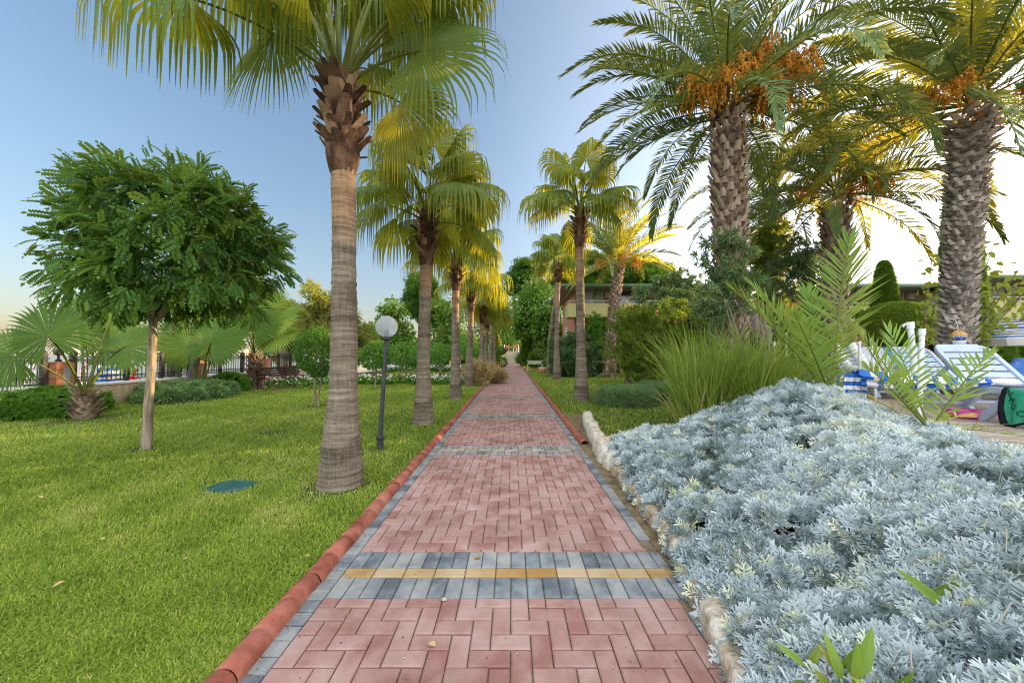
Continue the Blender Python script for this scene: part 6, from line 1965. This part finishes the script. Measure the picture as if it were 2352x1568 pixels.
# ------------------------------------------------------------------ raised pool deck and its furniture
ZD = .70
def deckx(y): return 2.35 + .45 * np.asarray(y, float)
m, nt, n, l, b = newmat('deck_plank')
tc = n.new('ShaderNodeTexCoord'); mp = n.new('ShaderNodeMapping'); mp.inputs['Rotation'].default_value = (0, 0, .3)
l.new(tc.outputs['Object'], mp.inputs['Vector'])
br = n.new('ShaderNodeTexBrick'); br.inputs['Scale'].default_value = 1; br.inputs['Brick Width'].default_value = 1.8; br.inputs['Row Height'].default_value = .14; br.inputs['Mortar Size'].default_value = .006
br.inputs['Color1'].default_value = (.36, .28, .22, 1); br.inputs['Color2'].default_value = (.5, .42, .35, 1); br.inputs['Mortar'].default_value = (.08, .06, .05, 1)
l.new(mp.outputs['Vector'], br.inputs['Vector']); l.new(br.outputs['Color'], b.inputs['Base Color']); b.inputs['Roughness'].default_value = .8
M_deck = m
mb = MB()
out = [(deckx(-3), -3), (deckx(3), 3), (deckx(7.2), 7.2), (6.6, 9.5), (7.6, 15), (30, 15), (30, -3)]
out = [(float(a), float(c)) for a, c in out]
V = [(x, y, ZD) for x, y in out] + [(x, y, -.05) for x, y in out]
k = len(out)
cx, cy = 18, 6
V.append((cx, cy, ZD))
F = [(i, (i + 1) % k, 2 * k) for i in range(k)] + [(i, i + k, (i + 1) % k + k, (i + 1) % k) for i in range(k)]
mb.add(V, F)
tag(mb.build('pool_deck', M_deck), kind='structure')

M_plas = plain('white_resin', (.42, .49, .62), .4, .4)  # white resin with its bluish shade put into the base colour


def lounger(label, x, y, rz, back=42):
    t = thing('sun_lounger', label, 'sun lounger', (x, y, ZD), rz, 'white resin loungers on the pool deck')
    for sx in (-1, 1):
        mb = MB(); X = sx * .27
        pts = [(X, -1.25, .33), (X, -.6, .37), (X, 0, .35), (X, .95, .34)]
        for a, c in zip(pts[:-1], pts[1:]): mb.bar(a, c, .05, .07)
        mb.build('side_rail', M_plas, t, bevel=.008)
    for sx in (-1, 1):
        for (ya, yb) in ((-.78, -1.02), (-.5, -.12), (.62, .92)):
            mb = MB(); mb.bar((sx * .27, ya, .33), (sx * .28, yb, 0.0), .055, .09, up=(0, 1, 0)); mb.build('leg', M_plas, t, bevel=.008)
    for ys_, zs_ in ((-.98, .12), (.86, .1)): mb = MB(); mb.bar((-.25, ys_, zs_), (.25, ys_, zs_), .04); mb.build('stretcher', M_plas, t)
    mb = MB()
    for i in range(12):
        yy_ = -1.22 + i * .1
        if yy_ < -.05: mb.box(-.25, .25, yy_, yy_ + .085, .355, .375)
    mb.build('seat', M_plas, t, bevel=.006)
    # backrest: a frame with a rolled top and cross slats
    mb = MB(); c, s = math.cos(R(back)), math.sin(R(back)); up_ = (0, -s, c)
    def bp_(u, q, o=0.): return (u, q * c - o * s, .37 + q * s + o * c)
    for u in (-.26, .26): mb.bar(bp_(u, 0), bp_(u * .97, .64), .05, .05, up=up_); mb.bar(bp_(u * .97, .64), bp_(u * .8, .74, -.02), .05, .05, up=up_)
    mb.bar(bp_(-.21, .745, -.025), bp_(.21, .745, -.025), .06, .06, up=up_)
    for k_ in range(6):
        q = .06 + k_ * .115
        mb.bar(bp_(-.24, q + .04, -.004), bp_(.24, q + .04, -.004), .092, .018, up=up_)
    mb.box(-.24, .24, -.01, .01, .33, .36)
    mb.build('backrest', M_plas, t, bevel=.008)
    for u in (-.2, .2):
        mb = MB(); mb.bar((u, .45 * c, .36 + .45 * s), (u, .75, .33), .035, .04); mb.build('back_prop', M_plas, t)
    return t


LZ = -math.atan2(.28, .96)
lounger('empty white lounger nearest the silver bed, striped parasol lying across it', 5.7, 4.30, LZ)
lounger('white lounger with rounded empty backrest, second from the silver bed', 6.75, 5.90, LZ)
lounger('white lounger carrying two rolled white cushions', 6.8, 7.2, LZ)
lounger('white lounger with a white towel over its backrest', 7.9, 7.9, LZ)
lounger('white lounger holding a turquoise towel', 8.5, 8.0, LZ)
lounger('white lounger at the picture edge under the blue towel', 8.6, 6.1, LZ - .9, 25)


def lw(lx, ly, lz, x, y, rz):
    c, s = math.cos(rz), math.sin(rz)
    return np.array([x + lx * c - ly * s, y + lx * s + ly * c, ZD + lz])


def cloth(name, label, pts_fn, nu, nv, mats, matfn=None, cat='towel', th=.008, group=None):
    """a draped sheet: pts_fn(u, v) -> xyz with u, v in [0, 1]"""
    P = np.array([[pts_fn(i / (nu - 1), j / (nv - 1)) for j in range(nv)] for i in range(nu)])
    mb = MB()
    for i in range(nu - 1):
        for j in range(nv - 1):
            mb.add([P[i, j], P[i + 1, j], P[i + 1, j + 1], P[i, j + 1]], [(0, 1, 2, 3)], .5, matfn(i / (nu - 1), j / (nv - 1)) if matfn else 0)
    o = mb.build(name, mats, smooth=True)
    bm_ = bmesh.new(); bm_.from_mesh(o.data); bmesh.ops.remove_doubles(bm_, verts=bm_.verts, dist=1e-5); bm_.to_mesh(o.data); bm_.free()
    so_ = o.modifiers.new('thick', 'SOLIDIFY'); so_.thickness = th
    return tag(o, label, cat, group)


M_gtow = surfmat('green_terry', [(.035, .30, .17), (.06, .40, .25)], 14, .95, .5, 200, .05)
M_btow = surfmat('black_terry', [(.012, .012, .022), (.03, .03, .04)], 14, .95, .5, 200, .05)
M_ttow = surfmat('turquoise_terry', [(.01, .26, .42), (.02, .36, .52)], 14, .95, .4, 200, .05)
M_btow2 = surfmat('blue_terry', [(.06, .16, .48), (.10, .24, .58)], 5, .95, .4, 200, .05)
M_wtow = surfmat('white_terry', [(.62, .65, .72), (.72, .75, .8)], 8, .95, .4, 200, .05)
# green towel over the left rail of the nearest lounger
g0 = (5.7, 4.30, LZ)
def gt(u, v):
    ly = -.42 - .55 * v
    k = .03 * math.sin(v * 17 + u * 2)
    if u < .35:
        return lw(-.02 - .27 * u / .35, ly, .405, *g0)
    q = (u - .35) / .65
    return lw(-.305 - .06 * math.sin(q * 2.2) - k * q, ly + .12 * q * (v - .5), .40 - q * (.36 + .05 * math.sin(v * 6 + .5)), *g0)
cloth('beach_towel', 'green beach towel with black border and lettering hanging from the nearest lounger', gt, 24, 20, [M_gtow, M_btow], lambda u, v: 1 if (v < .09 or u > .93) else 0)
# its lettering
def letters(txt, u, v, size, ang):
    cu = bpy.data.curves.new('lettering', 'FONT'); cu.body = txt; cu.size = size; cu.align_x = 'CENTER'; cu.align_y = 'CENTER'; cu.extrude = .001
    o = bpy.data.objects.new('lettering', cu); COL.objects.link(o)
    p = gt(u, v); du = gt(u + .02, v) - p; dv = gt(u, v + .02) - p
    du, dv = norm(du), norm(dv); nn = norm(np.cross(dv, -du))
    if nn[0] > 0: nn = -nn
    from mathutils import Matrix
    xax = norm(dv * math.cos(ang) + du * math.sin(ang)); yax = np.cross(nn, xax)
    M = Matrix(((xax[0], yax[0], nn[0], p[0] + nn[0] * .012), (xax[1], yax[1], nn[1], p[1] + nn[1] * .012), (xax[2], yax[2], nn[2], p[2] + nn[2] * .012), (0, 0, 0, 1)))
    o.matrix_world = M; cu.materials.append(M_btow)
    tw_ = bpy.data.objects['beach_towel']
    me_ = bpy.data.meshes.new_from_object(o); me_.materials.clear(); me_.materials.append(M_btow)
    o2 = bpy.data.objects.new('lettering', me_); COL.objects.link(o2); o2.matrix_world = o.matrix_world; o2.parent = tw_
    bpy.data.objects.remove(o); return o2


for ch, u, v in (('N', .44, .17), ('M', .55, .24), ('G', .67, .36), ('C', .80, .46), ('J', .9, .56)):
    letters(ch, u, v, .085, .5)
# cushions and towels on the other loungers
g3 = (6.8, 7.2, LZ)
for i, sx in enumerate((-.15, .15)):
    mb = MB(); c42, s42 = math.cos(R(42)), math.sin(R(42))
    mb.tube([lw(sx, -.75, .45, *g3), lw(sx, -.05, .45, *g3), lw(sx, .1, .5, *g3), lw(sx, .75 * c42, .46 + .75 * s42, *g3)], [.075, .08, .08, .075], 12)
    tag(mb.build('lounger_cushion', M_wht, smooth=True), ('white bolster cushion on the lounger, the one towards the silver bed', 'white bolster cushion on the lounger, the one towards the topiary dome')[i], 'cushion', 'white bolster cushions')
def over_back(gg, wid, q0, q1, hang):
    c42, s42 = math.cos(R(42)), math.sin(R(42))
    def f(u, v):
        x = (v - .5) * wid
        L_ = q1 - q0
        if u < .7:
            q = q0 + L_ * u / .7; return lw(x, q * c42 - .02, .42 + q * s42 + .008 * math.sin(v * 14), *gg)
        w_ = (u - .7) / .3; return lw(x, q1 * c42 + .04 + .03 * w_, .45 + q1 * s42 - hang * w_, *gg)
    return f
cloth('beach_towel', 'white towel spread over a lounger backrest behind the rolled cushions', over_back((7.9, 7.9, LZ), .62, .05, .76, .3), 16, 12, [M_wtow])
cloth('beach_towel', 'turquoise towel on a lounger beside the thin white parasol pole', over_back((8.5, 8.0, LZ), .62, -.3, .74, .2), 16, 12, [M_ttow])
cloth('beach_towel', 'blue towel laid along the lounger at the picture edge', lambda u, v: lw((v - .5) * .66, -1.2 + 1.85 * u, .43 + max(0, (u - .66)) * .75 + .01 * math.sin(u * 40 + v * 9), 8.6, 6.1, LZ - .9), 30, 8, [M_btow2])
cloth('beach_towel', 'crumpled blue and white striped towel at the left end of the loungers', lambda u, v: A(1850 + 120 * u, 878 - 14 * v, 6.3 + .5 * v) + np.array([0, 0, .05 * math.sin(u * 19) * math.sin(v * 8 + 1)]), 30, 12, [M_blue, M_wht], lambda u, v: int(u * 14) % 2)

# striped parasol lying closed across the nearest lounger
pa, pb = A(1968, 876, 4.75), A(2300, 886, 4.15)
pa[2] = pb[2] = ZD + .45
root = thing('closed_parasol', 'closed blue and white striped parasol lying across the nearest lounger, white tip at one end', 'parasol', tuple(pa))
d = pb - pa; Lp = np.linalg.norm(d); d /= Lp
sd_ = norm(np.cross(d, Z)); 
mb = MB(); nf = 22; na = 20
a = np.linspace(0, 2 * PI, na, endpoint=False)
rows = []
for i in range(nf + 1):
    t = i / nf
    r0 = .13 * (1 - t) ** .55 + .028
    rr = r0 * (1 + .28 * np.sin(a * 6 + 2.2 * t))
    c = d * Lp * t * .97 + Z * (-.03 * math.sin(t * PI))
    rows.append(c + sd_ * (rr * np.cos(a) * 1.25)[:, None] + Z * (rr * np.sin(a) * .62)[:, None])
rows = np.array(rows)
for i in range(nf):
    for j in range(na):
        j2 = (j + 1) % na
        mb.add([rows[i, j], rows[i, j2], rows[i + 1, j2], rows[i + 1, j]], [(0, 1, 2, 3)], .5, int(i * .72 + (0, .55, .2, .8, .35)[j // 4]) % 2)
mb.build('canopy', [M_blue, M_wht], root, smooth=True)
mb = MB(); mb.tube([d * Lp * .96, d * (Lp + .02), d * (Lp + .1), d * (Lp + .13)], [.03, .042, .036, .02], 10); mb.build('tip', M_wht, root, smooth=True)
# valance hanging over the lounger end
def val(u, v):
    base = pa + sd_ * -.05 + d * (.24 * v - .1)
    k = .035 * math.sin(v * 22)
    return base + sd_ * (k * u + .05 * u) - d * .06 * u + np.array([-.02 * u, -.02 * u, .06 - .34 * u])
P = np.array([[val(i / 13, j / 23) for j in range(24)] for i in range(14)]) - pa
mb = MB()
for i in range(13):
    for j in range(23): mb.add([P[i, j], P[i + 1, j], P[i + 1, j + 1], P[i, j + 1]], [(0, 1, 2, 3)], .5, (i // 2) % 2)
o = mb.build('valance', [M_blue, M_wht], root); s_m = o.modifiers.new('thick', 'SOLIDIFY'); s_m.thickness = .01

# parasol poles
def pole(label, px, pt, pb_, d_, r, hook=False, lean=0):
    b_ = A(px, pb_, d_); t_ = A(px + lean, pt, d_)
    p = thing('parasol_pole', label, 'pole', (b_[0], b_[1], ZD), group='white parasol poles among the loungers')
    h = t_[2] - ZD; lx = t_[0] - b_[0]
    mb = MB(); mb.tube([(0, 0, 0), (lx, 0, h)], r, 10); mb.build('tube', M_pole, p, smooth=True)
    mb = MB(); mb.tube([(lx * .94, 0, h * .94), (lx, 0, h + .01)], r * 1.3, 10); mb.build('collar', M_pole, p)
    if hook: mb = MB(); mb.tube([(lx, 0, h - .02), (lx - .07, 0, h - .02), (lx - .09, 0, h - .05)], r * .4, 6); mb.build('clamp', M_pole, p)


pole('thick white parasol pole with a clamp hook, in front of the topiary dome', 2108, 741, 880, 4.5, .030, True, -18)
pole('thick white parasol pole leaning against its taller neighbour', 2108, 757, 880, 4.35, .026, False, 10)
pole('thin white parasol pole with a hook beside the rolled cushions', 1974, 785, 862, 5.9, .017, True)
pole('thin white parasol pole leaning left of the turquoise towel', 2010, 779, 862, 6.0, .016, False, -9)
pole('thin white pole standing in the tall grass on the left', 1778, 785, 860, 7.6, .018)
pole('thin white pole with a hook behind the tall grass', 1806, 766, 860, 7.8, .017, True)


# open striped parasols
def open_parasol(label, c, r, h):
    p = thing('parasol', label, 'parasol', (c[0], c[1], ZD), group='open blue and white striped parasols')
    mb = MB(); mb.tube([(0, 0, 0), (0, 0, c[2] - ZD + h)], .025, 8); mb.build('pole', M_pole, p)
    mb = MB(); k = 13
    for i in range(k):
        a0, a1 = i / k * 1.35, (i + 1) / k * 1.35
        mb.lathe([(r * math.sin(a0) / math.sin(1.35), c[2] - ZD + h * math.cos(a0)), (r * math.sin(a1) / math.sin(1.35), c[2] - ZD + h * math.cos(a1))], 8, (0, 0, 0), .5, i % 2)
    mb.lathe([(r, c[2] - ZD + h * math.cos(1.35)), (r * .97, c[2] - ZD + h * math.cos(1.35) - .14)], 8, (0, 0, 0), .5, 0)
    mb.build('canopy', [M_wht, M_blue], p)


q = A(2366, 770, 8.6); open_parasol('large open blue and white striped parasol at the picture edge', (q[0], q[1], q[2]), .95, .42)
q = A(2400, 785, 7.6); open_parasol('smaller striped parasol in front of the larger one, half out of view', (q[0], q[1], q[2]), .8, .3)

# ball in a net on the palm trunk
q = A(2202, 772, 6.75)
root = thing('net_ball', 'blue and white ball in a yellow net hanging on the swollen palm trunk', 'ball', tuple(q))
mb = MB(); V = ICO_V * .095; mt = (np.array([V[f].mean(0)[2] for f in ICO_F]) < -.01).astype(int)
mb.add(V, ICO_F[mt == 0], .5, 0); mb.add(V, ICO_F[mt == 1], .5, 1); mb.build('ball', [plain('faded_lilac', (.5, .42, .5), .6, .3), M_blue], root, smooth=True)
mb = MB(); M_ynet = plain('yellow_cord', (.7, .42, .03), .8, .2)
for i in range(6):
    a = np.linspace(-1.2, 1.5, 9); th = i * PI / 3; mb.tube(np.stack([.1 * np.cos(a) * math.cos(th), .1 * np.cos(a) * math.sin(th), .1 * np.sin(a)], -1), .006, 4, cap=False)
for z in (.02, .06): a = np.linspace(0, 2 * PI, 17); rr = math.sqrt(.1 ** 2 - z ** 2); mb.tube(np.stack([rr * np.cos(a), rr * np.sin(a), np.full(17, z)], -1), .006, 4, cap=False)
mb.build('net', M_ynet, root)
mb = MB(); mb.tube([(0, 0, .1), (-.01, 0, .2), (-.05, 0, .3), (-.3, -.05, .34)], .006, 4); mb.tube([(.08, 0, 0), (.22, 0, -.12), (.2, 0, -.16), (.05, 0, -.15)], .006, 4); mb.build('cord', M_pole, root)
mb = MB(); mb.lathe([(0, -.2), (.05, -.19), (.085, -.1), (.09, -.08)], 14); mb.lathe([(0, -.25), (.016, -.22), (.02, -.14)], 8, (0, -.09, 0)); mb.build('float', [M_wht], root, smooth=True)

# railings and floats
for (pa_, pb2, d_, lb) in ((2062, 2086, 9.2, 'white pool railing left of the dome topiary foot'), (2245, 2306, 8.4, 'white pool railing right of the swollen palm')):
    q0, q1 = A(pa_ - 20, 815 if pa_ < 2100 else 833, d_), A(pb2, 815 if pa_ < 2100 else 835, d_)
    r_ = thing('pool_railing', lb, 'railing', (q0[0], q0[1], ZD)); L_ = q1 - q0; h = q0[2] - ZD
    mb = MB(); mb.tube([(0, 0, h), (L_[0], L_[1], h)], .03, 8); mb.build('top_rail', M_pole, r_)
    for f in (.05, .5, .95): mb = MB(); mb.tube([(L_[0] * f, L_[1] * f, 0), (L_[0] * f, L_[1] * f, h)], .02, 6); mb.build('post', M_pole, r_)
M_pf = plain('pink_vinyl', (.75, .16, .38), .35, .5)
q = A(2345, 905, 5.6); mb = MB(); V = np.sign(ICO_V) * np.abs(ICO_V) ** .6; mb.add(V * np.array([.75, .4, .10]), ICO_F)
o = mb.build('pool_float', M_pf, None, (q[0] + .25, q[1], ZD + .32), smooth=True); tag(o, 'pink inflatable pool float lying on the deck behind the nearest lounger', 'pool float')
q = G(2218, 940, ZD + .1); mb = MB(); a = np.linspace(0, 2 * PI, 25); mb.tube(np.stack([.13 * np.cos(a), .13 * np.sin(a), 0 * a], -1), .05, 10, cap=False)
o = mb.build('swim_ring', plain('magenta_vinyl', (.62, .04, .3), .35, .5), None, (q[0], q[1], ZD + .055), smooth=True); tag(o, 'magenta swim ring on the deck under the nearest lounger', 'swim ring')

# green weedy shoots at the near end of the silver bed
M_ole = leafmat('oleander_shoot', [(.05, .10, .015), (.085, .15, .02), (.13, .19, .03), (.3, .25, .04)], (.35, .42, .04), .3, .35, .5, 2, .3)
for i, (px, py, lb, nn, sz) in enumerate(((2010, 1500, 'green oleander shoot with long upright leaves low in the silver bed', 15, .16), (1905, 1550, 'smaller lobed green shoot beside the oleander, nearest the path corner', 9, .13), (2200, 1520, 'long single green leaf blade lying across the silver foliage', 3, .16))):
    dd = 1.22 + .1 * i; q = A(px, py, dd); q[2] = float(bed_h(q[0], q[1])) - .02
    s = thing('green_shoot', lb, 'plant', tuple(q))
    mb = MB(); D = norm(np.stack([rng.normal(-.1, .55, nn), rng.normal(0, .5, nn), rng.uniform(.5, 1.0, nn)], -1))
    if nn == 3: D = norm(np.array([[1, -.25, .15], [.9, -.1, .35], [-.6, .2, .6]]))
    T = np.stack([rng.normal(0, .03, nn), rng.normal(0, .03, nn), rng.uniform(0, .1, nn)], -1)
    lt_ = leaf_tpl(.12, .025, -.12)
    mb.inst(lt_, frames(D, np.tile(np.array([[0, -.7, .6]]), (nn, 1)) + rng.normal(0, .3, (nn, 3))) * (sz * rng.uniform(.7, 1.2, nn))[:, None, None], T, rng.uniform(.2, .9, nn)); mb.build('leaves', M_ole, s)
    mb = MB(); mb.tube([(0, 0, -.2), (.01, 0, 0), (0, .01, .12)], [.006, .005, .003], 5); mb.build('stem', M_wood, s)
